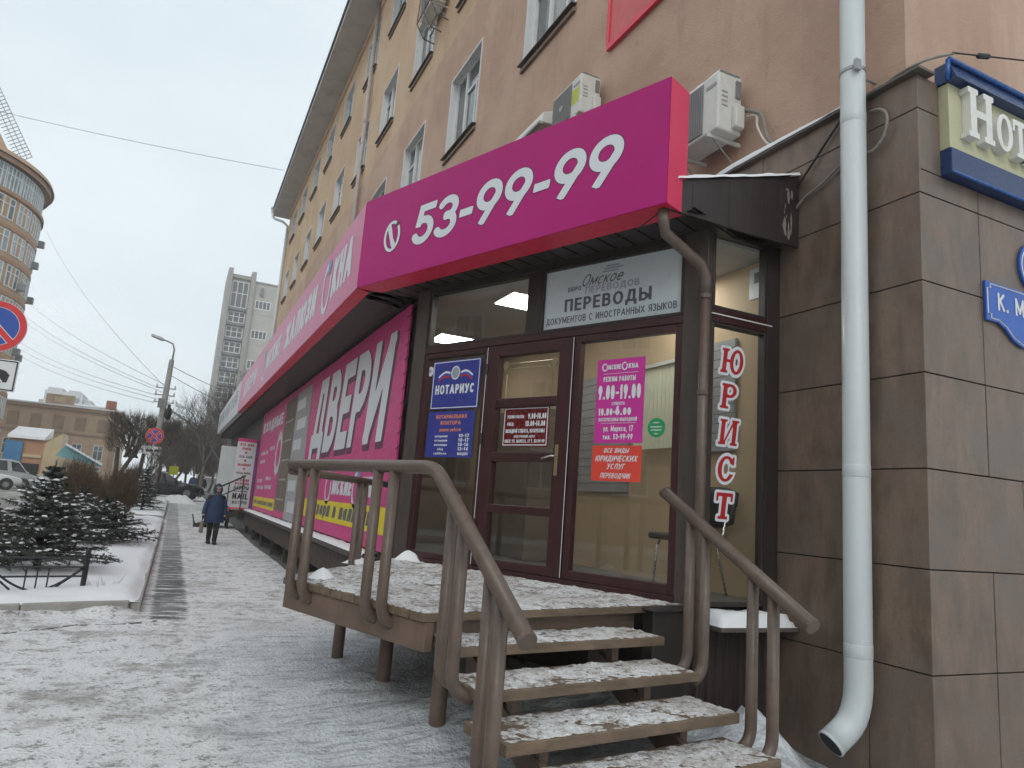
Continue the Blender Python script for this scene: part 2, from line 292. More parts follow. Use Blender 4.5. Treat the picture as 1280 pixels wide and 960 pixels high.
# slushy road
n = N('road_slush'); v = n.coord((1, 1, 1), 'Position'); a = n.noise(n.coord((1.6, 0.12, 1), 'Position'), 1.0, 6, 0.6); b = n.noise(v, 2.5, 6, 0.65)
cc = n.mix(n.ramp(a, 0.4, 0.62), (0.20, 0.185, 0.16), (0.36, 0.345, 0.31)); cc = n.mix(n.ramp(b, 0.5, 0.7, 0, 0.6), cc, (0.14, 0.13, 0.115))
n.bsdf(cc, 0.6, 0, n.bump(b, 0.5, 0.03), 0.4)

# ------------------------------------------------------------------ mesh helpers
WLOC = {}
class MB:
    def __init__(s): s.v = []; s.f = []
    def add(s, vs, fs):
        k = len(s.v); s.v += [tuple(p) for p in vs]; s.f += [tuple(i+k for i in f) for f in fs]; return s
    def hexa(s, p): # 8 points: bottom 4 ccw, top 4 ccw
        return s.add(p, [(3, 2, 1, 0), (4, 5, 6, 7), (0, 1, 5, 4), (1, 2, 6, 5), (2, 3, 7, 6), (3, 0, 4, 7)])
    def box(s, x0, y0, z0, x1, y1, z1):
        return s.hexa([(x0, y0, z0), (x1, y0, z0), (x1, y1, z0), (x0, y1, z0), (x0, y0, z1), (x1, y0, z1), (x1, y1, z1), (x0, y1, z1)])
    def fbox(s, fr, s0, s1, o0, o1, z0, z1):
        P = fr.p
        return s.hexa([P(s0, o1, z0), P(s1, o1, z0), P(s1, o0, z0), P(s0, o0, z0), P(s0, o1, z1), P(s1, o1, z1), P(s1, o0, z1), P(s0, o0, z1)])
    def frame(s, fr, s0, s1, z0, z1, w, o0, o1, wt=None, wb=None):
        """four mitre-free bars round a rectangle, butted end to end"""
        wt = wt or w; wb = wb or w
        s.fbox(fr, s0, s0+w, o0, o1, z0, z1); s.fbox(fr, s1-w, s1, o0, o1, z0, z1)
        s.fbox(fr, s0+w, s1-w, o0, o1-0.001, z0, z0+wb); s.fbox(fr, s0+w, s1-w, o0, o1-0.001, z1-wt, z1); return s
    def prism(s, poly, z0, z1): # xy polygon ccw
        k = len(poly); v = [(p[0], p[1], z0) for p in poly]+[(p[0], p[1], z1) for p in poly]
        return s.add(v, [tuple(range(k-1, -1, -1)), tuple(range(k, 2*k))]+[(i, (i+1) % k, (i+1) % k+k, i+k) for i in range(k)])
    def extr(s, poly, d): # planar 3d polygon extruded by vector d
        k = len(poly); v = [tuple(p) for p in poly]+[tuple(Vector(p)+Vector(d)) for p in poly]
        return s.add(v, [tuple(range(k-1, -1, -1)), tuple(range(k, 2*k))]+[(i, (i+1) % k, (i+1) % k+k, i+k) for i in range(k)])
    def tube(s, pts, r, seg=8, cap=True):
        pts = [Vector(p) for p in pts]; k = len(pts); rr = r if isinstance(r, (list, tuple)) else [r]*k
        up = None; base = len(s.v)
        for i, p in enumerate(pts):
            d = (pts[min(i+1, k-1)]-pts[max(i-1, 0)]).normalized()
            if up is None:
                up = Vector((0, 0, 1)) if abs(d.z) < 0.9 else Vector((1, 0, 0))
            a = (up-d*up.dot(d)).normalized(); up = a; b = d.cross(a)
            for j in range(seg):
                t = 2*PI*j/seg; s.v.append(tuple(p+(a*math.cos(t)+b*math.sin(t))*rr[i]))
        for i in range(k-1):
            for j in range(seg):
                j2 = (j+1) % seg; s.f.append((base+i*seg+j, base+i*seg+j2, base+(i+1)*seg+j2, base+(i+1)*seg+j))
        if cap:
            s.f.append(tuple(base+j for j in range(seg-1, -1, -1))); s.f.append(tuple(base+(k-1)*seg+j for j in range(seg)))
        return s
    def lathe(s, prof, c, seg=16):
        base = len(s.v)
        for r, z in prof:
            for j in range(seg):
                t = 2*PI*j/seg; s.v.append((c[0]+r*math.cos(t), c[1]+r*math.sin(t), c[2]+z))
        for i in range(len(prof)-1):
            for j in range(seg):
                j2 = (j+1) % seg; s.f.append((base+i*seg+j, base+i*seg+j2, base+(i+1)*seg+j2, base+(i+1)*seg+j))
        s.f.append(tuple(base+j for j in range(seg-1, -1, -1))); s.f.append(tuple(base+(len(prof)-1)*seg+j for j in range(seg)))
        return s
    def sphere(s, c, r, seg=8, rings=6):
        r = r if isinstance(r, (tuple, list)) else (r, r, r); base = len(s.v)
        s.v.append((c[0], c[1], c[2]-r[2]))
        for i in range(1, rings):
            a = -PI/2+PI*i/rings
            for j in range(seg):
                t = 2*PI*j/seg; s.v.append((c[0]+r[0]*math.cos(a)*math.cos(t), c[1]+r[1]*math.cos(a)*math.sin(t), c[2]+r[2]*math.sin(a)))
        s.v.append((c[0], c[1], c[2]+r[2])); top = len(s.v)-1
        for j in range(seg):
            j2 = (j+1) % seg; s.f.append((base, base+1+j2, base+1+j)); s.f.append((top, base+1+(rings-2)*seg+j, base+1+(rings-2)*seg+j2))
        for i in range(rings-2):
            for j in range(seg):
                j2 = (j+1) % seg; q = base+1+i*seg; s.f.append((q+j, q+j2, q+seg+j2, q+seg+j))
        return s
    def xf(s, mat):
        s.v = [tuple(mat @ Vector(p)) for p in s.v]; return s
    def build(s, name, mat, parent=None, smooth=False, bevel=0.0, loc=None, kind=None, seg=2):
        L = Vector(WLOC[parent.name]) if parent else (Vector(loc) if loc else Vector((0, 0, 0)))
        me = bpy.data.meshes.new(name); me.from_pydata([(p[0]-L.x, p[1]-L.y, p[2]-L.z) for p in s.v], [], s.f)
        me.materials.append(MATS[mat] if isinstance(mat, str) else mat)
        if smooth:
            for p in me.polygons: p.use_smooth = True
        me.update(); o = bpy.data.objects.new(name, me); col.objects.link(o)
        if parent: o.parent = parent; WLOC[o.name] = tuple(L)
        else: o.location = L; WLOC[o.name] = tuple(L)
        if bevel > 0:
            b = o.modifiers.new('bevel', 'BEVEL'); b.width = bevel; b.segments = seg; b.limit_method = 'ANGLE'; b.angle_limit = math.radians(40)
        if kind: o['kind'] = kind
        return o
class FR:
    """upright plane frame: s along, o outward, z up"""
    def __init__(s, org, ang=None, t=None):
        s.o = Vector((org[0], org[1], 0)); s.t = Vector((t[0], t[1], 0)).normalized(); s.n = s.t.cross(Vector((0, 0, 1)))
    def p(s, a, o, z): q = s.o+s.t*a+s.n*o; return (q.x, q.y, z)
def tag(o, label=None, cat=None, group=None, kind=None):
    if label: o['label'] = label
    if cat: o['category'] = cat
    if group: o['group'] = group
    if kind: o['kind'] = kind
    return o
def thing(name, label, cat, loc=(0, 0, 0), group=None):
    o = bpy.data.objects.new(name, None); col.objects.link(o); o.location = loc; o.empty_display_size = 0.2; WLOC[o.name] = tuple(loc)
    return tag(o, label, cat, group)
def copy_tree(o, parent=None):
    c = o.copy(); col.objects.link(c); c.parent = parent
    for ch in [x for x in o.children]: copy_tree(ch, c)
    return c
def fnoise(x, y, z=0.0, oct=4): return noise.fractal((x, y, z), 1.0, 2.0, oct)
def rot2(a): return math.cos(a), math.sin(a)
def bez(p0, p1, p2, k=8):
    p0, p1, p2 = Vector(p0), Vector(p1), Vector(p2); return [p0*(1-t)**2+p1*2*t*(1-t)+p2*t*t for t in [i/k for i in range(k+1)]]
def gw(x): t = min(1, max(0, (x+6.5)/4.0)); return 0.12+0.88*t*t*(3-2*t)
def gz(y): return 0.0135*min(max(0.0, y-22), 60)

# ------------------------------------------------------------------ lettering: stroke glyphs -> flat polygons
def _arc(cx, cy, rx, ry, a0, a1, k=14):
    return [(cx+rx*math.cos(math.radians(a0+(a1-a0)*i/k)), cy+ry*math.sin(math.radians(a0+(a1-a0)*i/k))) for i in range(k+1)]
def _l(*p): return ('l', [(p[i], p[i+1]) for i in range(0, len(p), 2)])
def _a(*p): return ('a', _arc(*p))
G = {
 'А': (.82, [_l(0, 0, .5, 1), _l(.5, 1, 1, 0), _l(.17, .28, .83, .28)]),
 'Б': (.66, [_l(0, 0, 0, 1), _l(0, 1, .95, 1), _l(0, .58, .5, .58), _l(0, 0, .5, 0), _a(.5, .29, .5, .29, -90, 90)]),
 'В': (.68, [_l(0, 0, 0, 1), _l(0, 1, .48, 1), _l(0, .54, .5, .54), _l(0, 0, .5, 0), _a(.48, .77, .42, .23, -90, 90), _a(.5, .27, .5, .27, -90, 90)]),
 'Г': (.55, [_l(0, 0, 0, 1), _l(0, 1, 1, 1)]),
 'Д': (.86, [_l(.2, .14, .36, 1), _l(.36, 1, .84, 1), _l(.84, 1, .84, .14), _l(0, .1, 1, .1), _l(0, .1, 0, -.3), _l(1, .1, 1, -.3)]),
 'Е': (.58, [_l(0, 0, 0, 1), _l(0, 1, 1, 1), _l(0, .5, .9, .5), _l(0, 0, 1, 0)]),
 'Ж': (1.05, [_l(.5, 0, .5, 1), _l(0, 1, .5, .5), _l(1, 1, .5, .5), _l(0, 0, .5, .5), _l(1, 0, .5, .5)]),
 'З': (.62, [_a(.45, .76, .5, .24, 150, -90), _a(.45, .26, .55, .26, 90, -150)]),
 'И': (.72, [_l(0, 0, 0, 1), _l(1, 0, 1, 1), _l(0, 0, 1, 1)]),
 'Й': (.72, [_l(0, 0, 0, 1), _l(1, 0, 1, 1), _l(0, 0, 1, 1), _l(.3, 1.22, .7, 1.22)]),
 'К': (.70, [_l(0, 0, 0, 1), _l(0, .45, 1, 1), _l(.25, .6, 1, 0)]),
 'Л': (.75, [_l(0, 0, .3, 1), _l(.3, 1, 1, 1), _l(1, 1, 1, 0)]),
 'М': (.92, [_l(0, 0, 0, 1), _l(1, 0, 1, 1), _l(0, 1, .5, .15), _l(1, 1, .5, .15)]),
 'Н': (.70, [_l(0, 0, 0, 1), _l(1, 0, 1, 1), _l(0, .52, 1, .52)]),
 'О': (.80, [_a(.5, .5, .5, .5, 0, 360, 28)]),
 'П': (.70, [_l(0, 0, 0, 1), _l(1, 0, 1, 1), _l(0, 1, 1, 1)]),
 'Р': (.64, [_l(0, 0, 0, 1), _l(0, 1, .45, 1), _l(0, .45, .45, .45), _a(.45, .725, .55, .275, -90, 90)]),
 'С': (.70, [_a(.52, .5, .52, .5, 48, 312, 22)]),
 'Т': (.66, [_l(.5, 0, .5, 1), _l(0, 1, 1, 1)]),
 'У': (.72, [_l(0, 1, .55, .35), _l(1, 1, .38, 0), _l(.38, 0, .1, 0)]),
 'Ф': (.86, [_l(.5, 0, .5, 1), _a(.5, .52, .5, .33, 0, 360, 24)]), 'Щ': (1.0, [_l(0, 0, 0, 1), _l(.46, 0, .46, 1), _l(.92, 0, .92, 1), _l(0, 0, 1, 0), _l(1, 0, 1, -.3)]),
 'Х': (.74, [_l(0, 0, 1, 1), _l(1, 0, 0, 1)]),
 'Ц': (.76, [_l(0, 0, 0, 1), _l(.88, 0, .88, 1), _l(0, 0, 1, 0), _l(1, 0, 1, -.3)]),
 'Ч': (.66, [_l(1, 0, 1, 1), _l(0, 1, 0, .5), _l(0, .45, 1, .45)]),
 'Ш': (.96, [_l(0, 0, 0, 1), _l(.5, 0, .5, 1), _l(1, 0, 1, 1), _l(0, 0, 1, 0)]),
 'Ы': (.92, [_l(0, 0, 0, 1), _l(1, 0, 1, 1), _l(0, .55, .36, .55), _l(0, 0, .36, 0), _a(.36, .275, .3, .275, -90, 90)]),
 'Ь': (.64, [_l(0, 0, 0, 1), _l(0, .55, .5, .55), _l(0, 0, .5, 0), _a(.5, .275, .5, .275, -90, 90)]),
 'Э': (.68, [_a(.45, .5, .52, .5, 135, -135, 22), _l(.3, .5, .97, .5)]),
 'Ю': (1.0, [_l(0, 0, 0, 1), _l(0, .5, .35, .5), _a(.68, .5, .33, .5, 0, 360, 26)]),
 'Я': (.68, [_l(1, 0, 1, 1), _l(1, 1, .5, 1), _l(1, .45, .5, .45), _a(.5, .725, .5, .275, 90, 270), _l(.55, .45, 0, 0)]),
 'A': (.82, [_l(0, 0, .5, 1), _l(.5, 1, 1, 0), _l(.17, .28, .83, .28)]), 'L': (.55, [_l(0, 0, 0, 1), _l(0, 0, 1, 0)]), 'I': (.18, [_l(.5, 0, .5, 1)]), 'N': (.74, [_l(0, 0, 0, 1), _l(1, 0, 1, 1), _l(0, 1, 1, 0)]),
 '0': (.64, [_a(.5, .5, .5, .5, 0, 360, 28)]),
 '1': (.42, [_l(.75, 0, .75, 1), _l(.75, 1, .05, .72)]),
 '2': (.62, [_a(.5, .7, .5, .3, 165, -25), _l(.95, .57, 0, 0), _l(0, 0, 1, 0)]),
 '3': (.62, [_a(.45, .75, .5, .25, 150, -90), _a(.45, .27, .55, .27, 90, -150)]),
 '4': (.66, [_l(.72, 0, .72, 1), _l(.72, 1, 0, .3), _l(0, .26, 1, .26)]),
 '5': (.62, [_l(.95, 1, .18, 1), _l(.18, 1, .1, .55), _a(.45, .32, .55, .32, 130, -150)]),
 '6': (.66, [_a(.5, .31, .5, .31, 0, 360, 24), _l(.08, .42, .62, 1)]),
 '7': (.60, [_l(0, 1, 1, 1), _l(1, 1, .3, 0)]),
 '8': (.64, [_a(.5, .75, .43, .25, 0, 360, 22), _a(.5, .27, .5, .27, 0, 360, 22)]),
 '9': (.66, [_a(.5, .69, .5, .31, 0, 360, 24), _l(.92, .58, .38, 0)]),
 '-': (.36, [_l(0, .42, 1, .42)]), '.': (.14, [_l(.5, 0, .5, .03)]), ',': (.14, [_l(.5, .03, .3, -.3)]), ':': (.14, [_l(.5, 0, .5, .03), _l(.5, .6, .5, .63)]),
 '№': (1.0, [_l(0, 0, 0, 1), _l(.55, 0, .55, 1), _l(0, 1, .55, 0), _a(.84, .6, .16, .2, 0, 360)]), '*': (.2, [_l(.2, .5, .8, .5)]),
 'а': (.58, [_a(.42, .3, .42, .3, 0, 360, 18), _l(.92, 0, .92, .62)]), 'е': (.60, [_a(.5, .32, .5, .32, 0, 320, 18), _l(0, .34, 1, .34)]),
 'р': (.60, [_l(0, -.3, 0, .64), _a(.5, .32, .5, .32, 0, 360, 18)]), 'у': (.58, [_l(0, .64, .5, .05), _l(1, .64, .35, -.3)]),
 'б': (.60, [_a(.5, .32, .5, .32, 0, 360, 18), _l(.05, .4, .2, .85), _l(.2, .85, .9, 1)]),
}
for _lo, _up in zip('вгджзийклмнопстфхцчшщыьэюя', 'ВГДЖЗИЙКЛМНОПСТФХЦЧШЩЫЬЭЮЯ'):
    if _up in G: G[_lo] = (G[_up][0]*0.78, [(k, [(x, y*0.66) for x, y in p]) for k, p in G[_up][1]])
# slab-serif shapes (strokes given with explicit boxes 'b' x0,y0,x1,y1 in letter units)
SER = {
 'Н': (1.0, ['b', .06, 0, .30, 1], ['b', .70, 0, .94, 1], ['b', .25, .44, .75, .58], ['b', -.03, 0, .39, .11], ['b', -.03, .89, .39, 1], ['b', .61, 0, 1.03, .11], ['b', .61, .89, 1.03, 1]),
 'Т': (.86, ['b', .31, 0, .55, 1], ['b', 0, .86, .86, 1], ['b', 0, .68, .11, .9], ['b', .75, .68, .86, .9], ['b', .18, 0, .68, .11]),
 'О': (.92, ['e', .46, .5, .46, .5, .22, .39]), 
 'А': (.95, ['q', .02, 0, .22, 0, .56, 1, .36, 1], ['q', .66, 0, .92, 0, .60, 1, .40, 1], ['b', .2, .26, .74, .38], ['b', -.06, 0, .30, .1], ['b', .58, 0, 1.0, .1]),
 'Ю': (1.15, ['b', .06, 0, .27, 1], ['b', -.02, 0, .36, .1], ['b', -.02, .9, .36, 1], ['b', .2, .45, .52, .56], ['e', .80, .5, .36, .51, .17, .39]),
 'Р': (.80, ['b', .06, 0, .28, 1], ['b', -.02, 0, .42, .1], ['b', -.02, .9, .3, 1], ['e', .42, .72, .36, .28, .17, .17], ['b', .2, .9, .42, 1], ['b', .2, .44, .42, .54]),
 'И': (.95, ['b', .06, 0, .27, 1], ['b', .68, 0, .89, 1], ['q', .2, .02, .3, .02, .78, .98, .68, .98], ['b', -.02, 0, .36, .09], ['b', -.02, .91, .36, 1], ['b', .6, 0, .98, .09], ['b', .6, .91, .98, 1]),
 'С': (.85, ['c', .45, .5, .43, .5, .22, .39], ['b', .74, .66, .84, .98]),
 'У': (.9, ['q', .02, 1, .26, 1, .58, .34, .44, .2], ['q', .72, 1, .90, 1, .42, 0, .2, 0], ['b', -.05, .9, .36, 1], ['b', .6, .9, .98, 1], ['b', .05, 0, .32, .12]),
}
def _sd_box(X, Y, x0, y0, x1, y1):
    dx = np.abs(X-(x0+x1)/2)-(x1-x0)/2; dy = np.abs(Y-(y0+y1)/2)-(y1-y0)/2
    return np.minimum(np.maximum(dx, dy), 0)+np.hypot(np.maximum(dx, 0), np.maximum(dy, 0))
def _sd_seg(X, Y, a, b, hw, square):
    ax, ay = a; bx, by = b; L = math.hypot(bx-ax, by-ay) or 1e-6; ux, uy = (bx-ax)/L, (by-ay)/L
    s = (X-ax)*ux+(Y-ay)*uy; t = (X-ax)*-uy+(Y-ay)*ux
    if square:
        dx = np.abs(s-L/2)-(L/2+hw); dy = np.abs(t)-hw
        return np.minimum(np.maximum(dx, dy), 0)+np.hypot(np.maximum(dx, 0), np.maximum(dy, 0))
    return np.hypot(s-np.clip(s, 0, L), t)-hw
def _sd_poly(X, Y, p):
    d = np.full(X.shape, 1e9); ins = np.zeros(X.shape, bool); k = len(p)
    for i in range(k):
        a, b = p[i], p[(i+1) % k]; d = np.minimum(d, np.abs(_sd_seg(X, Y, a, b, 0.0, False)))
        c = ((a[1] > Y) != (b[1] > Y)) & (X < (b[0]-a[0])*(Y-a[1])/((b[1]-a[1]) or 1e-9)+a[0]); ins ^= c
    return np.where(ins, -d, d)
GC = {}
def glyph(ch, wsc, hw, infl, res, serif=False):
    """returns (advance width, verts2d, faces, contour edges); cap height = 1"""
    key = (ch, round(wsc, 3), round(hw, 4), round(infl, 4), res, serif)
    if key in GC: return GC[key]
    if serif:
        W = SER[ch][0]*wsc; lo, hi = 0.0, 1.0
    else:
        W = max(G[ch][0]*wsc, 2*hw) if ch != '-' else max(0.36*wsc, 0.30); ys = [y for _, p in G[ch][1] for _, y in p]; lo = -0.17 if min(ys) < -0.05 else 0.0; hi = 1.28 if max(ys) > 1.1 else 1.0
    pad = infl+1.5/res; nx = int((W+2*pad)*res)+2; ny = int((hi-lo+2*pad)*res)+2
    xs = -pad+np.arange(nx)/res; yy = lo-pad+np.arange(ny)/res; X, Y = np.meshgrid(xs, yy)
    D = np.full(X.shape, 1e3)
    if serif:
        k = wsc
        for st in SER[ch][1:]:
            if st[0] == 'b': d = _sd_box(X, Y, st[1]*k, st[2], st[3]*k, st[4])
            elif st[0] == 'q': d = _sd_poly(X, Y, [(st[1]*k, st[2]), (st[3]*k, st[4]), (st[5]*k, st[6]), (st[7]*k, st[8])])
            else:
                cx, cy, ax, ay, bx, by = st[1]*k, st[2], st[3]*k, st[4], st[5]*k, st[6]
                do = (np.hypot((X-cx)/ax, (Y-cy)/ay)-1)*min(ax, ay); di = (np.hypot((X-cx)/bx, (Y-cy)/by)-1)*min(bx, by)
                d = np.maximum(do, -di)
                if st[0] == 'c': d = np.maximum(d, -_sd_box(X, Y, cx+0.06, cy-0.2, cx+2, cy+0.2))
            D = np.minimum(D, d)
    else:
        f = lambda p: (hw+p[0]*(W-2*hw), hw+p[1]*(1-2*hw))
        for kind, p in G[ch][1]:
            q = [f(a) for a in p]
            for a, b in zip(q[:-1], q[1:]): D = np.minimum(D, _sd_seg(X, Y, a, b, hw, kind == 'l'))
        D = np.maximum(D, _sd_box(X, Y, -0.02, lo, W+0.02, hi))
    D = D-infl
    D[np.abs(D) < 1e-6] = 1e-6
    vid = {}; V = []; Fc = []; E = []
    def node(i, j):
        k = ('n', i, j)
        if k not in vid: vid[k] = len(V); V.append((xs[j], yy[i]))
        return vid[k]
    def cross(i0, j0, i1, j1):
        k = ('c', min((i0, j0), (i1, j1)), max((i0, j0), (i1, j1)))
        if k not in vid:
            a, b = D[i0, j0], D[i1, j1]; t = a/(a-b); vid[k] = len(V); V.append((xs[j0]+(xs[j1]-xs[j0])*t, yy[i0]+(yy[i1]-yy[i0])*t))
        return vid[k]
    ins = D < 0
    for i in range(ny-1):
        run = None
        for j in range(nx):
            full = j < nx-1 and ins[i, j] and ins[i, j+1] and ins[i+1, j] and ins[i+1, j+1]
            if full:
                if run is None: run = j
                continue
            if run is not None:
                Fc.append((node(i, run), node(i, j), node(i+1, j), node(i+1, run))); run = None
            if j >= nx-1: break
            cs = [(i, j), (i, j+1), (i+1, j+1), (i+1, j)]; fl = [bool(ins[c]) for c in cs]
            if not any(fl): continue
            poly = []; cr = []
            for k in range(4):
                a, b = cs[k], cs[(k+1) % 4]
                if fl[k]: poly.append(node(*a))
                if fl[k] != fl[(k+1) % 4]:
                    c = cross(*a, *b); poly.append(c); cr.append((c, fl[k]))
            if len(poly) >= 3: Fc.append(tuple(poly))
            if len(cr) == 2:
                a, b = cr; E.append((a[0], b[0]) if a[1] else (b[0], a[0]))
    GC[key] = (W, V, Fc, E); return GC[key]
def text(parent, s, mat, org, right, h, wsc=0.8, hw=0.09, shear=0.0, gap=0.12, infl=0.0, lift=0.0025, split=False, name=None, depth=0.0, width=None, res=None, serif=False, up=(0, 0, 1), align='l', vertical=False, px=None):
    """a line of lettering standing 'lift' proud of its base; split -> one object per letter"""
    right = Vector(right).normalized(); up = Vector(up); nrm = right.cross(up); org = Vector(org)
    res = res or (16 if h < 0.09 else 22 if h < 0.25 else 30)
    gl = []; x = 0.0
    for ch in s:
        if ch == ' ': x += 0.38*wsc+gap; continue
        W, V, Fc, E = glyph(ch, wsc, hw, infl, res, serif); gl.append((x, V, Fc, E, ch)); x += W+gap
    tot = max(x-gap, 1e-6)
    kx = 1.0
    if width: kx = width/(tot*h)
    off = 0 if align == 'l' else -tot/2 if align == 'c' else -tot
    out = []; mb = MB()
    for x0, V, Fc, E, ch in gl:
        m2 = MB() if split else mb
        pts = [org+right*((x0+off+a+shear*b)*h*kx)+up*(b*h)+nrm*(lift+depth) for a, b in V]
        m2.add(pts, Fc)
        if depth > 0:
            k0 = len(m2.v)
            for a, b in E:
                q = [pts[a], pts[b], pts[b]-nrm*depth, pts[a]-nrm*depth]; m2.add(q, [(3, 2, 1, 0)])
        if split: out.append(m2.build(name or ('digit' if ch.isdigit() else 'letter'), mat, parent))
    if not split:
        o = mb.build(name or 'lettering', mat, parent, kind='stuff'); out.append(o)
    return out
def ring(mb, c, right, up, ax, ay, bx, by, k=28, a0=0, a1=360, lift=0.0):
    right = Vector(right); up = Vector(up); n_ = right.cross(up); c = Vector(c)+n_*lift; b0 = len(mb.v)
    for i in range(k+1):
        t = math.radians(a0+(a1-a0)*i/k); mb.v.append(tuple(c+right*ax*math.cos(t)+up*ay*math.sin(t))); mb.v.append(tuple(c+right*bx*math.cos(t)+up*by*math.sin(t)))
    for i in range(k): mb.f.append((b0+2*i, b0+2*i+2, b0+2*i+3, b0+2*i+1))
    return mb
def disc(mb, c, right, up, ax, ay, k=28, lift=0.0, depth=0.0):
    right = Vector(right); up = Vector(up); n_ = right.cross(up); c = Vector(c)+n_*lift
    p = [c+right*ax*math.cos(2*PI*i/k)+up*ay*math.sin(2*PI*i/k) for i in range(k)]
    if depth: mb.extr(p, -n_*depth) if False else mb.extr([q-n_*depth for q in p], n_*depth)
    else: mb.add(p, [tuple(range(k))])
    return mb

# ================================================================== SETTING
def sstep(x, a, b):
    t = min(1, max(0, (x-a)/(b-a))); return t*t*(3-2*t)
def ground_z(x, y):
    z = gz(y)*gw(x)
    near = sstep(y, 40, 12)*sstep(x, -3.2, -2.2)
    if near > 0 and y > -6:
        a = fnoise(x*1.1, y*1.1, 1.0, 4)*0.022+fnoise(x*5, y*5, 3.0, 3)*0.0075+fnoise(x*13, y*13, 5, 2)*0.003
        z += a*near*(0.45 if -0.1 < x < 0.42 and y > 8.8 else 1)
    z -= 0.36*sstep(x, 3.6, 4.5)*sstep(y, 6.0, 4.6)
    dk = (9.42+(x+0.15)*0.32)-y
    if -2.9 < x < -0.1 and -0.1 < dk < 0.6: z += (0.075+0.05*fnoise(x*2.5, 3.3, 1, 3))*math.exp(-(dk/0.13)**2)*sstep(x, -0.12, -0.35)
    z -= 0.10*sstep(x, 2.18, 2.34)*sstep(y, 8.6, 9.4)
    for cx, cy, r, h in ((4.12, 4.12, 0.28, 0.38), (4.45, 4.55, 0.32, 0.36), (2.05, 4.75, 0.45, 0.10), (1.55, 5.9, 0.38, 0.07), (2.6, 5.2, 0.8, 0.12), (3.1, 4.6, 0.4, 0.14)):
        d2 = ((x-cx)**2+(y-cy)**2)/(r*r)
        if d2 < 9: z += h*math.exp(-d2)*(1+0.35*fnoise(x*4, y*4, 9, 3))
    return z
def axis(pts):
    out = []
    for a, b, st in pts:
        k = max(1, int(round((b-a)/st))); out += [a+(b-a)*i/k for i in range(k)]
    return out+[pts[-1][1]]
gx = axis([(-300, -60, 60), (-60, -12, 8), (-12, -2.5, 0.8), (-2.5, -0.6, 0.1), (-0.6, 2.6, 0.04), (2.6, 5.2, 0.06), (5.2, 12, 1.5), (12, 60, 12), (60, 300, 80)])
gy = axis([(-100, -20, 40), (-20, 0, 2), (0, 2.0, 0.25), (2.0, 9.5, 0.05), (9.5, 16, 0.1), (16, 30, 0.25), (30, 60, 1.5), (60, 160, 10), (160, 440, 70)])
mb = MB()
mb.v = [(x, y, ground_z(x, y)) for y in gy for x in gx]; nxg = len(gx)
mb.f = [(j*nxg+i, j*nxg+i+1, (j+1)*nxg+i+1, (j+1)*nxg+i) for j in range(len(gy)-1) for i in range(nxg-1)]
tag(mb.build('ground', 'trodden_snow', smooth=True), 'trodden grey snow covering the pavement', None, None, 'structure')
# carriageway to the left
mb = MB(); ry = axis([(-60, 20, 8), (20, 90, 2), (90, 160, 10), (160, 440, 70)])
RXS = [-19, -12, -7, -5.8, -5.0, -4.2, -3.35]; KR = len(RXS)
for y in ry: mb.v += [(x, y, gz(y)*gw(x)+0.035) for x in RXS]
for j in range(len(ry)-1): mb.f += [(KR*j+i, KR*j+i+1, KR*j+KR+i+1, KR*j+KR+i) for i in range(KR-1)]
tag(mb.build('road', 'road_slush', smooth=True), 'slushy carriageway beside the planted beds', None, None, 'structure')

# planted beds: concrete kerb stones under a cushion of clean snow
def bed(y0, y1, slope, name):
    def front(x): return y0+(x+0.15)*slope
    root = MB(); xs = axis([(-3.0, -0.9, 0.15), (-0.9, -0.15, 0.06)]); k = 70 if y0 < 20 else 40
    for x in xs:
        f0 = front(x)
        for j in range(k+1):
            t = (j/k)**1.6; y = f0+(y1-f0)*t
            d = min(-0.15-x, (y-f0), (y1-y)+0.05, x+3.0); e = sstep(d, 0.0, 0.16)
            z = gz(y)+0.125+0.075*e+e*(fnoise(x*0.9, y*0.9, 2, 4)*0.05+fnoise(x*4, y*4, 7, 3)*0.012)
            root.v.append((x, y, z))
    for i in range(len(xs)-1):
        for j in range(k):
            a = i*(k+1)+j; root.f.append((a, a+k+1, a+k+2, a+1))
    o = tag(root.build(name, 'snow', smooth=True, loc=(-1.5, y0, gz(y0))), 'clean snow lying over the planted bed', None, None, 'structure')
    y = y0
    while y < min(y1, y0+21):
        mb = MB(); mb.hexa([(-0.262, y+0.006, gz(y)-0.1), (-0.142, y+0.006, gz(y)-0.1), (-0.142, y+0.994, gz(y)-0.1), (-0.262, y+0.994, gz(y)-0.1),
                            (-0.262, y+0.006, gz(y)+0.135), (-0.142, y+0.006, gz(y)+0.135), (-0.142, y+0.994, gz(y+1)+0.135), (-0.262, y+0.994, gz(y+1)+0.135)])
        mb.build('kerb_stone', 'kerb_concrete', o, bevel=0.015); y += 1.0
    for q in range(3):
        xa, xb = -0.265-q*1.0, -0.265-(q+1)*1.0+0.008
        if xb < -3.0: xb = -3.0
        P = [(xa, front(xa)-0.012), (xb, front(xb)-0.012), (xb, front(xb)+0.11), (xa, front(xa)+0.11)]
        MB().prism(P[::-1], gz(y0)-0.1, gz(y0)+0.14).build('kerb_stone', 'kerb_concrete', o, bevel=0.015)
    return o
bed(9.42, 28.3, 0.32, 'flower_bed')
bed(30.0, 50.0, 0.0, 'flower_bed')

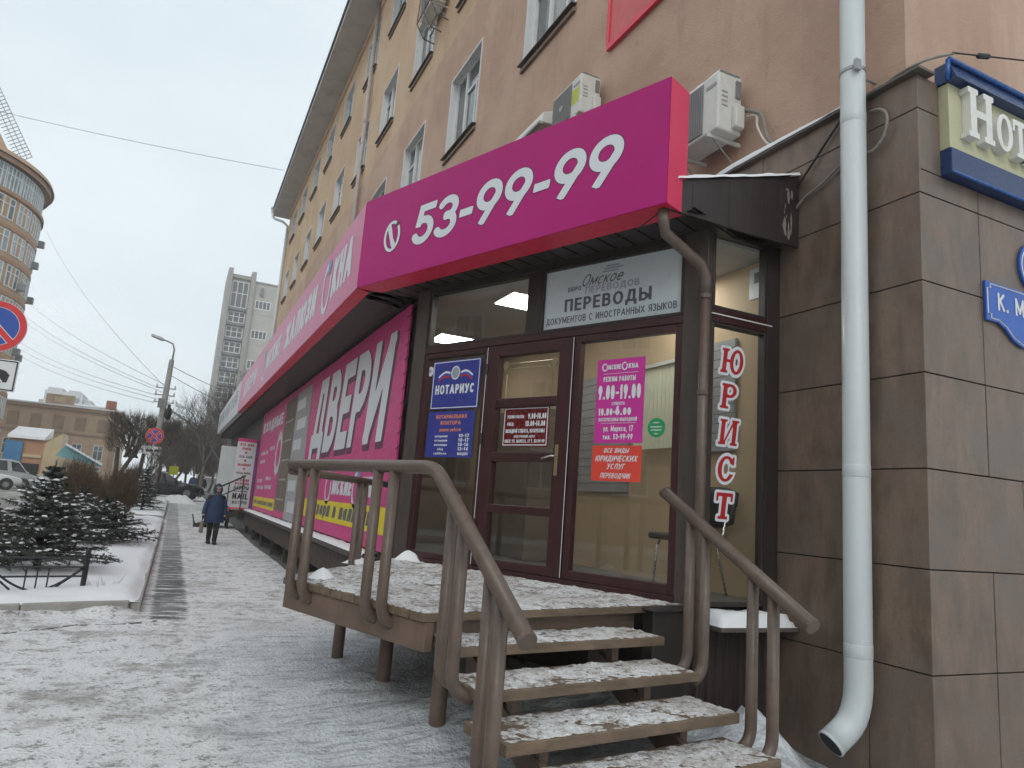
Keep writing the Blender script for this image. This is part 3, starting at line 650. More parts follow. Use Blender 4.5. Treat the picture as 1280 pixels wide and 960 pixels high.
# ================================================================== CORNER BUILDING
XF, YE, ZE = 5.25, 3.70, 22.65
bld = thing('apartment_building', 'long pink and ochre plastered building with brown stone cladding at its corner', 'building', (XF, YE, 0))
cols_far = [7.45, 12.02, 16.70, 21.08, 25.40, 29.65, 34.45, 39.1, 43.5, 48.1, 52.5]
rows = [(10.45, 12.65), (14.98, 17.05), (19.60, 21.60)]
WW = 2.06
ys = sorted({YE, 55.0} | {c for c in cols_far} | {c-WW for c in cols_far}); zs = sorted({-0.4, 4.0, ZE} | {z for r in rows for z in r})
mb = MB()
for i in range(len(ys)-1):
    for j in range(len(zs)-1):
        ym, zm = (ys[i]+ys[i+1])/2, (zs[j]+zs[j+1])/2
        if any(c-WW < ym < c for c in cols_far) and any(a < zm < b for a, b in rows): continue
        mb.add([(XF, ys[i+1], zs[j]), (XF, ys[i], zs[j]), (XF, ys[i], zs[j+1]), (XF, ys[i+1], zs[j+1])], [(0, 1, 2, 3)])
mb.add([(XF, YE, -.4), (17, YE, -.4), (17, YE, ZE), (XF, YE, ZE)], [(0, 1, 2, 3)])
mb.add([(17, YE, -.4), (17, 55, -.4), (17, 55, ZE), (17, YE, ZE)], [(0, 1, 2, 3)])
mb.add([(17, 55, -.4), (XF, 55, -.4), (XF, 55, ZE), (17, 55, ZE)], [(0, 1, 2, 3)])
mb.build('wall', 'facade_plaster', bld)
mb = MB().box(3.98, 2.9, ZE, XF+0.05, 56.0, ZE+0.22); mb.box(XF+0.05, 2.9, ZE, 17.6, YE, ZE+0.22); ev = mb.build('eave', 'eave_paint', bld)
MB().box(3.90, 2.85, ZE+0.223, 4.06, 56.05, ZE+0.36).build('gutter', 'roof_dark', ev)
MB().box(XF-0.07, YE-0.07, ZE-0.35, XF-0.002, 55, ZE-0.003).build('cornice', 'facade_plaster', ev)
MB().hexa([(3.95, 2.85, ZE+0.225), (17.7, 2.85, ZE+0.225), (17.7, 56, ZE+0.225), (3.95, 56, ZE+0.225), (10.8, 9, ZE+3.6), (11, 9, ZE+3.6), (11, 50, ZE+3.6), (10.8, 50, ZE+3.6)]).build('roof', 'snow_roof', bld)
# window kit, local frame: origin at the outer lower far corner, y towards camera negative
def facade_window(z0, z1, variant):
    h = z1-z0; d = 0.24; L = Vector((XF, 0, z0))
    mb = MB(); w = 0.075
    def bx(ya, yb, za, zb, xa=d-0.075, xb=d): mb.box(XF+xa, ya, z0+za, XF+xb, yb, z0+zb)
    bx(-WW, -WW+w, 0, h); bx(-w, 0, 0, h); bx(-WW+w, -w, 0.0, w, d-0.074, d-0.001); bx(-WW+w, -w, h-w, h, d-0.074, d-0.001)
    m1 = -WW*0.36; bx(m1-0.05, m1+0.05, w, h-w, d-0.085, d-0.002)
    if variant == 0: bx(-WW+w, m1-0.05, h*0.68, h*0.68+0.07, d-0.07, d-0.003)
    else: bx(m1+0.05, -w, h*0.68, h*0.68+0.07, d-0.07, d-0.003)
    m2 = -WW*0.70; bx(m2-0.04, m2+0.04, w, h*0.68 if variant == 0 else h-w, d-0.08, d-0.0035)
    win = mb.build('window', 'window_white', bld)
    WLOC[win.name] = WLOC[bld.name]
    for q, (a, b, m) in enumerate(((-WW+w, m2, 'pane_dark'), (m2, m1, 'pane_curtain' if variant else 'pane_dark'), (m1, -w, 'pane_dark'))):
        MB().add([(XF+d-0.03, b, z0+w), (XF+d-0.03, a, z0+w), (XF+d-0.03, a, z1-w), (XF+d-0.03, b, z1-w)], [(0, 1, 2, 3)]).build('pane', m, win)
    mb = MB()
    mb.box(XF-0.012, -0.003, z0-0.0, XF+d+0.03, 0.05, z1+0.05); mb.box(XF-0.012, -WW-0.05, z0, XF+d+0.03, -WW+0.003, z1+0.05); mb.box(XF-0.011, -WW+0.003, z1-0.003, XF+d+0.03, -0.003, z1+0.05)
    mb.build('reveal', 'window_white', win)
    mb = MB().hexa([(XF-0.12, -WW-0.08, z0-0.065), (XF+d, -WW-0.08, z0-0.03), (XF+d, 0.08, z0-0.03), (XF-0.12, 0.08, z0-0.065),
                    (XF-0.12, -WW-0.08, z0-0.045), (XF+d, -WW-0.08, z0-0.004), (XF+d, 0.08, z0-0.004), (XF-0.12, 0.08, z0-0.045)])
    mb.build('sill', 'ledge_metal', win)
    MB().box(XF-0.06, -WW-0.06, z0-0.20, XF-0.002, 0.06, z0-0.12).build('sill_moulding', 'sill_brown', win)
    return win
first = {}
for ri, (z0, z1) in enumerate(rows):
    for ci, c in enumerate(cols_far):
        vv = (ri+ci) % 2
        if (ri, vv) not in first: o = facade_window(z0, z1, vv); first[(ri, vv)] = o
        else: o = copy_tree(first[(ri, vv)], bld)
        o.location = (0, c, 0)
# stone cladding of the corner
jz = [-0.50, 0.54, 1.285, 2.03, 2.775, 3.52, 4.265, 5.01, 5.32]
back = MB(); back.box(5.125, 3.525, -0.6, 5.246, 6.3, 5.30); back.box(5.246, 3.525, -0.4, 12, YE-0.004, 5.30); back.build('cladding_backing', 'dark_void', bld)
g_ = 0.005
for i in range(len(jz)-1):
    for a, b in ((3.5, 4.03), (4.03, 5.22), (5.22, 6.3)):
        if a > 5 and jz[i] < 4.2: continue
        MB().box(5.10+random.uniform(0, .003), a+(g_ if a > 3.6 else 0.0), jz[i]+g_, 5.124, b-g_, jz[i+1]-g_).build('cladding_panel', 'stone_panel', bld, bevel=0.003, seg=1)
    xj = [5.102, 6.30, 7.45, 8.60, 9.75] if i == 2 else [5.102, 5.855, 6.95, 8.05, 9.2, 10.3]
    for a, b in zip(xj[:-1], xj[1:]):
        z0, z1 = jz[i], jz[i+1]
        if i == 6: z0, z1 = 4.265, 4.47
        if i == 7: continue
        MB().box(a+(g_ if a > 5.2 else 0.001), 3.5+random.uniform(0, .003), z0+g_, b-g_, 3.524, z1-g_).build('cladding_panel', 'stone_panel', bld, bevel=0.003, seg=1)
for a, b in ((4.47, 5.01), (5.01, 5.32)):
    MB().box(5.103, 3.501, a+g_, 5.375, 3.524, b-g_).build('cladding_panel', 'stone_panel', bld, bevel=0.003, seg=1)
mb = MB().box(5.04, 3.44, 5.322, XF-0.003, 6.3, 5.345); cap = mb.build('cladding_cap', 'ledge_metal', bld)
mb = MB(); k = 24
for j in range(k+1):
    y = 4.15+(6.25-4.15)*j/k; h = 0.03+0.022*fnoise(y*3, 1.3)+0.02*sstep(y, 4.1, 4.8)
    mb.v += [(5.035+0.012*fnoise(y*5, 3), y, 5.346), (5.05, y, 5.346+h), (5.235, y, 5.346+h*1.6)]
for j in range(k): mb.f += [(3*j, 3*j+3, 3*j+4, 3*j+1), (3*j+1, 3*j+4, 3*j+5, 3*j+2)]
mb.build('snow', 'snow', cap, smooth=True)
# broken plaster edge above the cap
mb = MB()
for q in range(26):
    y = random.uniform(3.75, 4.4); z = 5.36+abs(random.gauss(0, 0.05)); s_ = random.uniform(0.012, 0.04)
    mb.sphere((XF-0.02, y, z), (s_, s_*1.4, s_*0.8), 5, 4)
mb.build('plaster_rubble', 'facade_plaster', bld, kind='stuff')

# ---- downpipes
def downpipe(x, y, z0, z1, r, mat, label, joints, outlet=None, clamp=None):
    t = thing('downpipe', label, 'pipe', (x, y, z0))
    pts = []
    if outlet:
        ox, oy, oz = outlet; pts += [Vector((ox, oy, oz)), Vector((ox+(x-ox)*0.45, oy+(y-oy)*0.45, oz+0.09))]
        pts += [p for p in bez((ox+(x-ox)*0.5, oy+(y-oy)*0.5, oz+0.10), (x, y, oz+0.20), (x, y, oz+0.46), 6)]
    pts += [Vector((x, y, z0+0.5)), Vector((x, y, z1))]
    MB().tube(pts, r, 20).build('pipe', mat, t, smooth=True)
    if outlet:
        p0, p1 = pts[0], pts[1]; d = (p0-p1).normalized()
        MB().tube([p0+d*0.001, p0+d*0.003], r*0.93, 20).build('mouth', 'dark_void', t)
        MB().tube([p0-d*0.02, p0+d*0.0008], r*1.03, 20).build('rim', mat, t, smooth=True)
    for z in joints: MB().tube([(x, y, z-0.05), (x, y, z-0.045), (x, y, z+0.045), (x, y, z+0.05)], [r*1.001, r*1.022, r*1.022, r*1.001], 20).build('joint_ring', mat, t, smooth=True)
    for z in clamp or []:
        mb = MB().tube([(x, y, z-0.015), (x, y, z+0.015)], r*1.06, 20); mb.build('clamp', 'sign_metal', t)
        MB().box(x-0.05-r*0.5, y-r-0.02, z-0.05, x-r*0.4, y-r+0.01, z+0.05).build('clamp_buckle', 'sign_metal', t)
        MB().tube([(x, y, z), (XF, y, z)], 0.012, 6).build('bracket', 'sign_metal', t)
    return t
downpipe(4.955, 4.0, 0.0, 12.0, 0.104, 'pipe_white', 'thick white downpipe with open elbow in front of the brown stone wall', [0.62, 2.0, 5.1, 7.6, 10.1], (4.71, 4.05, -0.06), [5.55])
downpipe(XF-0.14, 27.85, 4.0, ZE-0.02, 0.09, 'pipe_old', 'old pale downpipe running down the ochre upper facade', [7, 10, 13, 16, 19], None, [11, 17])
t = downpipe(XF-0.14, 54.6, 4.0, ZE-1.6, 0.10, 'pipe_white', 'grey downpipe at the far end of the long facade', [8, 12, 16], None, None)
MB().tube([(XF-0.14, 54.6, ZE-1.7), (XF-0.14, 54.6, ZE-1.1), (XF-0.5, 54.8, ZE-0.75), (4.15, 55.2, ZE-0.5), (4.0, 55.3, ZE-0.3), (4.0, 55.3, ZE+0.1)], 0.10, 10).build('swan_neck', 'pipe_white', t, smooth=True)
MB().lathe([(0.11, 0), (0.24, 0.28), (0.24, 0.42)], (4.0, 55.3, ZE-0.02), 12).build('funnel', 'pipe_white', t)

# ---- red mesh banner high on the wall
t = thing('wall_banner', 'red mesh banner hung high on the pink wall above the shop sign', 'banner', (XF, 8.0, 8.7))
MB().box(XF-0.05, 7.0, 8.80, XF-0.02, 8.62, 11.5).build('sheet', 'gauze_red', t)
MB().box(XF-0.07, 6.95, 8.70, XF-0.015, 8.68, 8.795).build('lower_rail', 'sign_red', t); MB().box(XF-0.07, 8.622, 8.797, XF-0.015, 8.70, 11.5).build('side_rail', 'sign_red', t)

# ---- notary sign round the corner
R_X = (1, 0, 0); R_NY = (0, -1, 0)
t = thing('notary_sign', 'olive and blue fascia sign with raised cream letters on the brown corner', 'sign', (5.38, 3.5, 4.48))
MB().box(5.38, 3.42, 4.70, 8.9, 3.52, 5.285).build('panel', 'olive_panel', t, bevel=0.004)
MB().box(5.375, 3.405, 4.475, 8.9, 3.518, 4.697).build('lower_band', 'sign_blue', t, bevel=0.006)
MB().hexa([(5.36, 3.33, 5.288), (8.9, 3.33, 5.288), (8.9, 3.52, 5.288), (5.36, 3.52, 5.288), (5.36, 3.40, 5.46), (8.9, 3.40, 5.46), (8.9, 3.52, 5.46), (5.36, 3.52, 5.46)]).build('upper_band', 'sign_blue', t)
mb = MB().tube([(5.345, 3.38, 5.47), (8.9, 3.38, 5.47)], 0.022, 8); mb.tube([(5.345, 3.40, 5.29), (5.345, 3.39, 5.47)], 0.02, 8); mb.build('upper_edge', 'sign_blue_edge', t, smooth=True)
MB().tube([(5.37, 3.40, 4.475), (8.9, 3.40, 4.475)], 0.014, 8).build('lower_edge', 'sign_blue_edge', t, smooth=True)
text(t, 'Н', 'cream_letter', (5.53, 3.42, 4.815), R_X, 0.45, 0.72, serif=True, split=True, depth=0.075, lift=0.002, res=44)
text(t, 'ОТАРИУС', 'cream_letter', (5.90, 3.42, 4.815), R_X, 0.345, 0.70, gap=0.03, serif=True, split=True, depth=0.075, lift=0.002, res=44)

# ---- street name plate and round number plate
t = thing('street_plate', 'blue enamel street name plate with notched corners on the stone corner', 'sign', (5.87, 3.495, 3.3))
def notch(x0, x1, z0, z1, c, zc=None):
    return [(x0, z0), (x1, z0), (x1, z1), (x0, z1)]
pl = [(5.865, 3.33), (6.02, 3.33), (6.12, 3.29), (6.22, 3.21), (6.34, 3.17), (6.75, 3.17), (6.95, 3.33), (7.1, 3.33), (7.1, 3.67), (5.865, 3.67)]
MB().extr([(x, 3.496, z) for x, z in pl], (0, -0.022, 0)).build('plate', 'plate_blue', t, bevel=0.003)
mb = MB(); c = 0.04
inn = [(5.885+c, 3.35), (6.03, 3.35), (6.13, 3.31), (6.23, 3.23), (6.35, 3.19), (6.74, 3.19), (6.94, 3.35), (7.04, 3.35), (7.04, 3.39), (7.08, 3.39), (7.08, 3.61), (7.04, 3.61), (7.04, 3.65), (5.885+c, 3.65), (5.885+c, 3.61), (5.885, 3.61), (5.885, 3.39), (5.885+c, 3.39)]
mb.tube([(x, 3.472, z) for x, z in inn+inn[:1]], 0.006, 4); mb.build('border', 'road_sign_white', t)
text(t, 'К. МАРКСА', 'road_sign_white', (6.02, 3.473, 3.435), R_X, 0.155, 0.78, 0.075, gap=0.14, width=0.98, split=True)
t = thing('number_plate', 'round blue house number plate above the street name plate', 'sign', (6.60, 3.49, 3.65))
mb = MB(); disc(mb, (6.60, 3.496, 3.92), R_X, (0, 0, 1), 0.235, 0.235, 32, 0.022, 0.022); mb.build('plate', 'plate_blue', t)
mb = MB(); ring(mb, (6.60, 3.4735, 3.92), R_X, (0, 0, 1), 0.215, 0.215, 0.20, 0.20, 36, lift=0.002); mb.build('border', 'road_sign_white', t)

# ================================================================== SHOP ANNEX
A_ = (2.64, 8.47); ANG = math.radians(24); TD = (math.sin(ANG), -math.cos(ANG)); DF = FR(A_, t=TD)
Bx, By = A_[0]+TD[0]*3.8, A_[1]+TD[1]*3.8
SF = FR((Bx, By), t=(1, 0)); LW = FR((2.64, 45.0), t=(0, -1))
FL = 0.82
anx = thing('shop_annex', 'low glazed shop annex with dark brown frames built against the pink building', 'shop', (2.64, 8.47, 0))
def part(name, mat, mb, bevel=0.0, smooth=False, parent=None): return mb.build(name, mat, parent or anx, smooth, bevel)
# long wall behind the banner, base, plinth ledge
part('wall', 'dark_brown', MB().box(2.642, 8.60, 0.62, 2.74, 44, 4.18))
part('end_wall', 'dark_brown', MB().box(2.74, 43.9, 0.0, 5.24, 44.0, 4.6))
pl_ = part('plinth_ledge', 'skirt_brown', MB().box(2.34, 9.35, 0.66, 2.638, 27.0, 0.735), 0.008)
mb = MB(); ks = 120
for j in range(ks+1):
    y = 9.4+17.5*j/ks; h = 0.028+0.018*fnoise(y*2.2, 4.0)
    mb.v += [(2.345+0.01*fnoise(y*4, 8), y, 0.737), (2.365, y, 0.738+h), (2.56, y, 0.74+h*1.5), (2.60, y, 0.738)]
for j in range(ks): mb.f += [(4*j+q, 4*j+q+4, 4*j+q+5, 4*j+q+1) for q in range(3)]
mb.build('snow', 'snow', pl_, smooth=True)
mb = MB()
for j in range(176):
    y = 9.36+j*0.10; mb.v += [(2.40, y, 0.25), (2.40, y, 0.658), (2.425, y+0.02, 0.25), (2.425, y+0.02, 0.658), (2.425, y+0.06, 0.25), (2.425, y+0.06, 0.658), (2.40, y+0.08, 0.25), (2.40, y+0.08, 0.658)]
for j in range(len(mb.v)//2-1): mb.f.append((2*j, 2*j+1, 2*j+3, 2*j+2))
part('corrugated_skirt', 'skirt_brown', mb)
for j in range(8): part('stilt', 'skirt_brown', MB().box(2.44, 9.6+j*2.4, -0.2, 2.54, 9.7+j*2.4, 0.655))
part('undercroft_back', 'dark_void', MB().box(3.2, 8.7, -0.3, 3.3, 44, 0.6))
# door face: posts, transom, mullions
fr = MB(); fr.fbox(DF, -0.16, 0.06, -0.10, 0.05, 0.62, 4.18); part('corner_post', 'skirt_brown', fr, 0.006)
fr = MB(); fr.fbox(DF, 3.62, 3.86, -0.12, 0.05, 0.0, 4.20); part('corner_post', 'skirt_brown', fr, 0.006)
part('transom', 'door_brown', MB().fbox(DF, 0.062, 3.618, -0.06, 0.045, 3.325, 3.40), 0.005)
part('head_beam', 'dark_brown', MB().fbox(DF, 0.062, 3.618, -0.10, 0.05, 4.135, 4.20))
part('mullion', 'dark_brown', MB().fbox(DF, 1.72, 1.88, -0.06, 0.04, 3.402, 4.133), 0.004)
part('threshold', 'door_brown', MB().fbox(DF, 0.062, 3.618, -0.06, 0.05, 0.795, 0.848), 0.004)
part('base_wall', 'dark_brown', MB().fbox(DF, -0.10, 3.66, -0.10, 0.0, -0.3, 0.793))
def glazing(name, s0, s1, z0, z1, w, mat='door_brown', fr=DF, o=0.0, wb=None):
    f = part(name, mat, MB().frame(fr, s0, s1, z0, z1, w, o-0.05, o+0.035, wb=wb), 0.005)
    part('pane', 'shop_glass', MB().fbox(fr, s0+w-0.01, s1-w+0.01, o-0.014, o-0.008, z0+(wb or w)-0.01, z1-w+0.01), parent=f); return f
glazing('fixed_window', 0.064, 1.155, 0.85, 3.323, 0.062, wb=0.07)
glazing('fixed_window', 2.385, 3.617, 0.85, 3.323, 0.075, wb=0.09)
glazing('transom_window', 0.064, 1.718, 3.402, 4.133, 0.035, 'dark_brown')
glazing('transom_window', 1.882, 3.617, 3.402, 4.133, 0.035, 'dark_brown')
# door leaf
dz = [(0.95, 1.44), (1.53, 2.0), (2.10, 2.60), (2.70, 3.19)]
mb = MB(); mb.fbox(DF, 1.165, 1.335, -0.05, 0.05, 0.855, 3.318); mb.fbox(DF, 2.195, 2.375, -0.05, 0.05, 0.855, 3.318)
zz = [0.855]+[q for a, b in dz for q in (a, b)]+[3.318]
for i in range(0, len(zz), 2): mb.fbox(DF, 1.335, 2.195, -0.045, 0.047, zz[i], zz[i+1])
door = part('door', 'door_brown', mb, 0.008)
for a, b in dz:
    part('pane', 'shop_glass', MB().fbox(DF, 1.33, 2.20, -0.008, -0.002, a-0.005, b+0.005), parent=door)
mb = MB(); mb.tube([DF.p(1.40, 0.004, 3.10), DF.p(2.13, 0.004, 3.10)], 0.006, 5); mb.tube([DF.p(1.44, 0.004, 2.70), DF.p(1.44, 0.004, 2.98), DF.p(1.50, 0.004, 3.04), DF.p(2.03, 0.004, 3.04), DF.p(2.09, 0.004, 2.98), DF.p(2.09, 0.004, 2.70)], 0.006, 5)
for s_ in (1.42, 2.11): mb.extr([DF.p(s_-0.045, 0.001, 3.08), DF.p(s_, 0.001, 3.02), DF.p(s_+0.045, 0.001, 3.08), DF.p(s_, 0.001, 3.14)], Vector(DF.n)*0.008)
part('glazing_bar', 'gold_metal', mb, parent=door)
hd = part('handle', 'gold_metal', MB().fbox(DF, 2.225, 2.265, 0.05, 0.062, 1.86, 2.18), 0.004, parent=door)
mb = MB().tube([DF.p(2.245, 0.06, 2.06), DF.p(2.245, 0.10, 2.06), DF.p(2.22, 0.115, 2.058), DF.p(2.10, 0.115, 2.03)], 0.011, 8); mb.build('lever', 'chrome', door, smooth=True)
for z in (1.30, 2.25, 3.05): part('hinge', 'iron_black', MB().tube([DF.p(1.17, 0.062, z-0.06), DF.p(1.17, 0.062, z+0.06)], 0.014, 8), parent=door)
mb = MB().tube([DF.p(1.158, 0.055, 0.86), DF.p(1.158, 0.052, 3.31)], 0.004, 4); part('weather_strip', 'sign_white', mb); part('weather_strip', 'sign_white', MB().tube([DF.p(2.381, 0.055, 0.86), DF.p(2.381, 0.052, 3.31)], 0.004, 4))
# side with the narrow window
part('side_post', 'dark_brown', MB().fbox(SF, 0.745, 0.905, -0.045, 0.04, 0.0, 4.23), 0.004)
part('side_post', 'dark_brown', MB().fbox(SF, 0.012, 0.075, -0.06, 0.035, 0.62, 4.23), 0.004)
part('transom', 'door_brown', MB().fbox(SF, 0.077, 0.743, -0.045, 0.04, 3.34, 3.47), 0.004)
part('drip_strip', 'white_plastic', MB().fbox(SF, 0.06, 0.80, 0.041, 0.052, 3.405, 3.415))
glazing('fixed_window', 0.077, 0.743, 0.80, 3.338, 0.026, 'dark_brown', SF)
glazing('transom_window', 0.077, 0.743, 3.472, 4.22, 0.026, 'dark_brown', SF)
sl = part('sill', 'ledge_metal', MB().box(Bx+0.03, By-0.30, 0.625, 5.092, By-0.002, 0.66), 0.004)
mb = MB(); nx_, ny_ = 26, 8
for j in range(ny_+1):
    for i in range(nx_+1):
        x = Bx+0.04+(5.085-Bx-0.04)*i/nx_; y = By-0.295+0.285*j/ny_
        e = min(1, min(i, nx_-i, 0 + j)/2.2) if True else 1
        mb.v.append((x, y, 0.662+0.105*sstep(e, 0, 1)+0.02*fnoise(x*4, y*4, 3)*e))
mb.f = [(j*(nx_+1)+i, j*(nx_+1)+i+1, (j+1)*(nx_+1)+i+1, (j+1)*(nx_+1)+i) for j in range(ny_) for i in range(nx_)]
mb.build('snow', 'snow', sl, smooth=True)
mb = MB()
for j in range(14):
    x = Bx-0.35+j*0.095; mb.v += [(x, By-0.06, -0.4), (x, By-0.06, 0.622), (x+0.02, By-0.04, -0.4), (x+0.02, By-0.04, 0.622), (x+0.06, By-0.04, -0.4), (x+0.06, By-0.04, 0.622), (x+0.075, By-0.06, -0.4), (x+0.075, By-0.06, 0.622)]
for j in range(len(mb.v)//2-1): mb.f.append((2*j, 2*j+2, 2*j+3, 2*j+1))
part('corrugated_skirt', 'dark_brown', mb)
# shed roof with dark side fascia and snow
fa = part('roof_fascia', 'dark_brown', MB().extr([(3.50, 4.76, 4.165), (5.09, 4.76, 4.165), (5.09, 4.76, 4.90), (3.50, 4.76, 4.42)], (0, -0.03, 0)))
for j in range(3): part('fascia_seam', 'dark_brown', MB().box(3.80+j*0.42, 4.7265, 4.17, 3.806+j*0.42, 4.729, 4.48+j*0.12), parent=fa)
mb = MB(); rng = random.Random(4)
for q in range(14):
    x = rng.gauss(4.93, 0.06); z = rng.uniform(4.25, 4.74); w_ = rng.uniform(0.004, 0.022); h_ = rng.uniform(0.015, 0.09); k_ = 7
    mb.add([(x+w_*math.cos(2*PI*i/k_)*rng.uniform(.5, 1.2), 4.7285-0.0004*q, z+h_*math.sin(2*PI*i/k_)*rng.uniform(.5, 1.2)) for i in range(k_)], [tuple(range(k_))])
mb.build('peeling_paint', 'cable_grey', fa, kind='stuff')
rf = part('roof', 'dark_brown', MB().add([(2.0, 9.2, 4.40), (3.48, 4.74, 4.42), (5.24, 4.74, 4.92), (5.24, 44, 4.92), (2.0, 44, 4.40)], [(0, 1, 2, 3, 4)]))
mb = MB(); k = 20
for j in range(k+1):
    x = 3.48+(5.09-3.48)*j/k; zt = 4.42+(x-3.50)*0.302; y0 = 4.70+0.02*fnoise(x*5, 2)
    mb.v += [(x, y0, zt+0.005), (x, y0+0.015, zt+0.035+0.018*fnoise(x*4, 6)), (x, 5.6, zt+0.09)]
for j in range(k): mb.f += [(3*j, 3*j+3, 3*j+4, 3*j+1), (3*j+1, 3*j+4, 3*j+5, 3*j+2)]
mb.build('snow', 'snow', rf, smooth=True)
# interior shell
rp = [(2.76, 8.50), (A_[0]+TD[0]*3.64-DF.n.x*0.12, A_[1]+TD[1]*3.64-DF.n.y*0.12), (Bx+0.05, By+0.05), (5.07, By+0.05), (5.07, 16.0), (2.76, 16.0)]
part('floor', 'room_floor', MB().prism(rp, FL-0.04, FL)); part('ceiling', 'room_ceiling', MB().prism(rp, 4.165, 4.20))
part('back_wall', 'tan_wall', MB().box(5.072, By-0.0, 0.0, 5.096, 16.0, 4.165)); part('partition', 'tan_wall', MB().box(2.745, 16.0, 0.8, 5.07, 16.1, 4.165)); part('inner_wall', 'room_dark', MB().box(2.742, 8.66, 0.83, 2.757, 16.0, 4.163))
part('counter', 'room_dark', MB().box(3.0, 11.6, 0.83, 4.6, 12.2, 1.9)); part('wardrobe', 'room_dark', MB().box(4.3, 8.6, 0.83, 5.06, 10.2, 2.9))
# soffit of ribbed siding under the signs
mb = MB()
def soff(p): return p
y = 9.0
while y < 43.5:
    mb.add([(1.98, y, 4.195), (2.66, y, 4.195), (2.66, y+0.20, 4.195), (1.98, y+0.20, 4.195), (1.98, y+0.20, 4.21), (2.66, y+0.20, 4.21), (2.66, y+0.23, 4.21), (1.98, y+0.23, 4.21)], [(0, 3, 2, 1), (3, 4, 5, 2), (4, 7, 6, 5)]); y += 0.23
part('soffit', 'skirt_brown', mb)
S1, S2 = Vector((1.80, 8.94, 0)), Vector((3.47, 4.65, 0)); SD = (S2-S1).normalized(); SG = FR((S1.x, S1.y), t=(SD.x, SD.y)); SLEN = (S2-S1).length
mb = MB(); x = -0.35
while x < SLEN-0.02:
    mb.add([SG.p(x, -0.28, 4.195), SG.p(x+0.19, -0.28, 4.195), SG.p(x+0.19, -1.15, 4.195), SG.p(x, -1.15, 4.195), SG.p(x+0.19, -0.28, 4.212), SG.p(x+0.22, -0.28, 4.212), SG.p(x+0.22, -1.15, 4.212), SG.p(x+0.19, -1.15, 4.212)], [(0, 3, 2, 1), (1, 2, 7, 4), (4, 7, 6, 5)]); x += 0.22
part('soffit', 'dark_brown', mb)
# brown drain hopper and pipe at the corner
dp = thing('drainpipe', 'brown drainpipe with cranked neck at the annex corner', 'pipe', (4.05, 4.80, 0.7))
P0 = Vector(SG.p(SLEN-0.10, -0.10, 4.17)); CX, CY = 4.07, 4.835
MB().tube([P0+Vector((0, 0, 0.02)), P0+Vector((0.01, 0, -0.12)), P0+Vector((0.05, 0.02, -0.20)), Vector((CX-0.07, CY-0.01, 3.78)), Vector((CX, CY, 3.68)), Vector((CX, CY, 3.5))], 0.05, 12).build('neck', 'brown_paint', dp, smooth=True)
MB().tube([(CX, CY, 3.52), (CX, CY, 0.30)], 0.044, 12).build('pipe', 'brown_paint', dp, smooth=True)
for z in (3.50, 2.62): MB().tube([(CX, CY, z-0.02), (CX, CY, z+0.02)], 0.053, 12).build('clamp', 'brown_paint', dp)
MB().tube([SG.p(SLEN-0.9, -0.35, 4.185), SG.p(SLEN-0.6, -0.3, 4.10), SG.p(SLEN-0.15, -0.12, 4.165)], 0.006, 5).build('cable', 'cable_black', dp)

# ================================================================== SIGNS OF THE SHOP
UP = (0, 0, 1)
# front box sign with the telephone number
sg = thing('shop_sign', 'magenta box sign with white telephone number above the shop door', 'sign', tuple(SG.p(SLEN/2, 0, 4.17)))
ZB, ZT = 4.17, 5.355
mb = MB(); mb.prism([SG.p(0, 0, 0)[:2], SG.p(SLEN, 0, 0)[:2], SG.p(SLEN, -0.30, 0)[:2], SG.p(0.115, -0.30, 0)[:2]][::1], ZB, ZT); mb.build('case', 'sign_red', sg)
MB().fbox(SG, 0.004, SLEN-0.002, 0.001, 0.012, ZB+0.004, ZT+0.006).build('face', 'magenta', sg)
MB().add([SG.p(SLEN+0.004, 0.012, ZB), SG.p(SLEN+0.004, -0.30, ZB), SG.p(SLEN+0.004, -0.30, ZT+0.004), SG.p(SLEN+0.004, 0.012, ZT+0.004)], [(0, 1, 2, 3)]).build('side_panel', 'sign_side', sg)
TN = (SD.x, SD.y, 0); so = 0.0125
txt = dict(wsc=1.06, hw=0.092, shear=0.14, gap=0.07, width=3.02, res=40)
text(sg, '53-99-99', 'letter_edge', SG.p(1.06, so, 4.505), TN, 0.50, infl=0.018, lift=0.001, split=True, **txt)
text(sg, '53-99-99', 'letter_white', SG.p(1.06, so, 4.505), TN, 0.50, lift=0.003, split=True, **txt)
mb = MB(); c = SG.p(0.655, so, 4.735)
ring(mb, SG.p(0.655, so+0.003, 4.735), TN, UP, 0.165, 0.205, 0.12, 0.165, 30, 60, 250); ring(mb, SG.p(0.655, so+0.003, 4.735), TN, UP, 0.165, 0.205, 0.12, 0.165, 30, -110, 40); mb.build('phone_ring', 'letter_white', sg)
mb = MB(); ring(mb, SG.p(0.655, so+0.0015, 4.735), TN, UP, 0.178, 0.218, 0.108, 0.15, 36); mb.build('ring_edge', 'letter_edge', sg)
def rpoly(pts): return [SG.p(0.655+a, so+0.005, 4.735+b) for a, b in pts]
mb = MB(); hs = [(-0.10, 0.15), (-0.045, 0.19), (-0.01, 0.10), (0.03, -0.03), (0.075, -0.10), (0.11, -0.15), (0.05, -0.20), (-0.0, -0.13), (-0.05, 0.0), (-0.085, 0.08)]
mb.add(rpoly(hs[::-1]), [tuple(range(len(hs)))]); mb.build('handset', 'letter_white', sg)

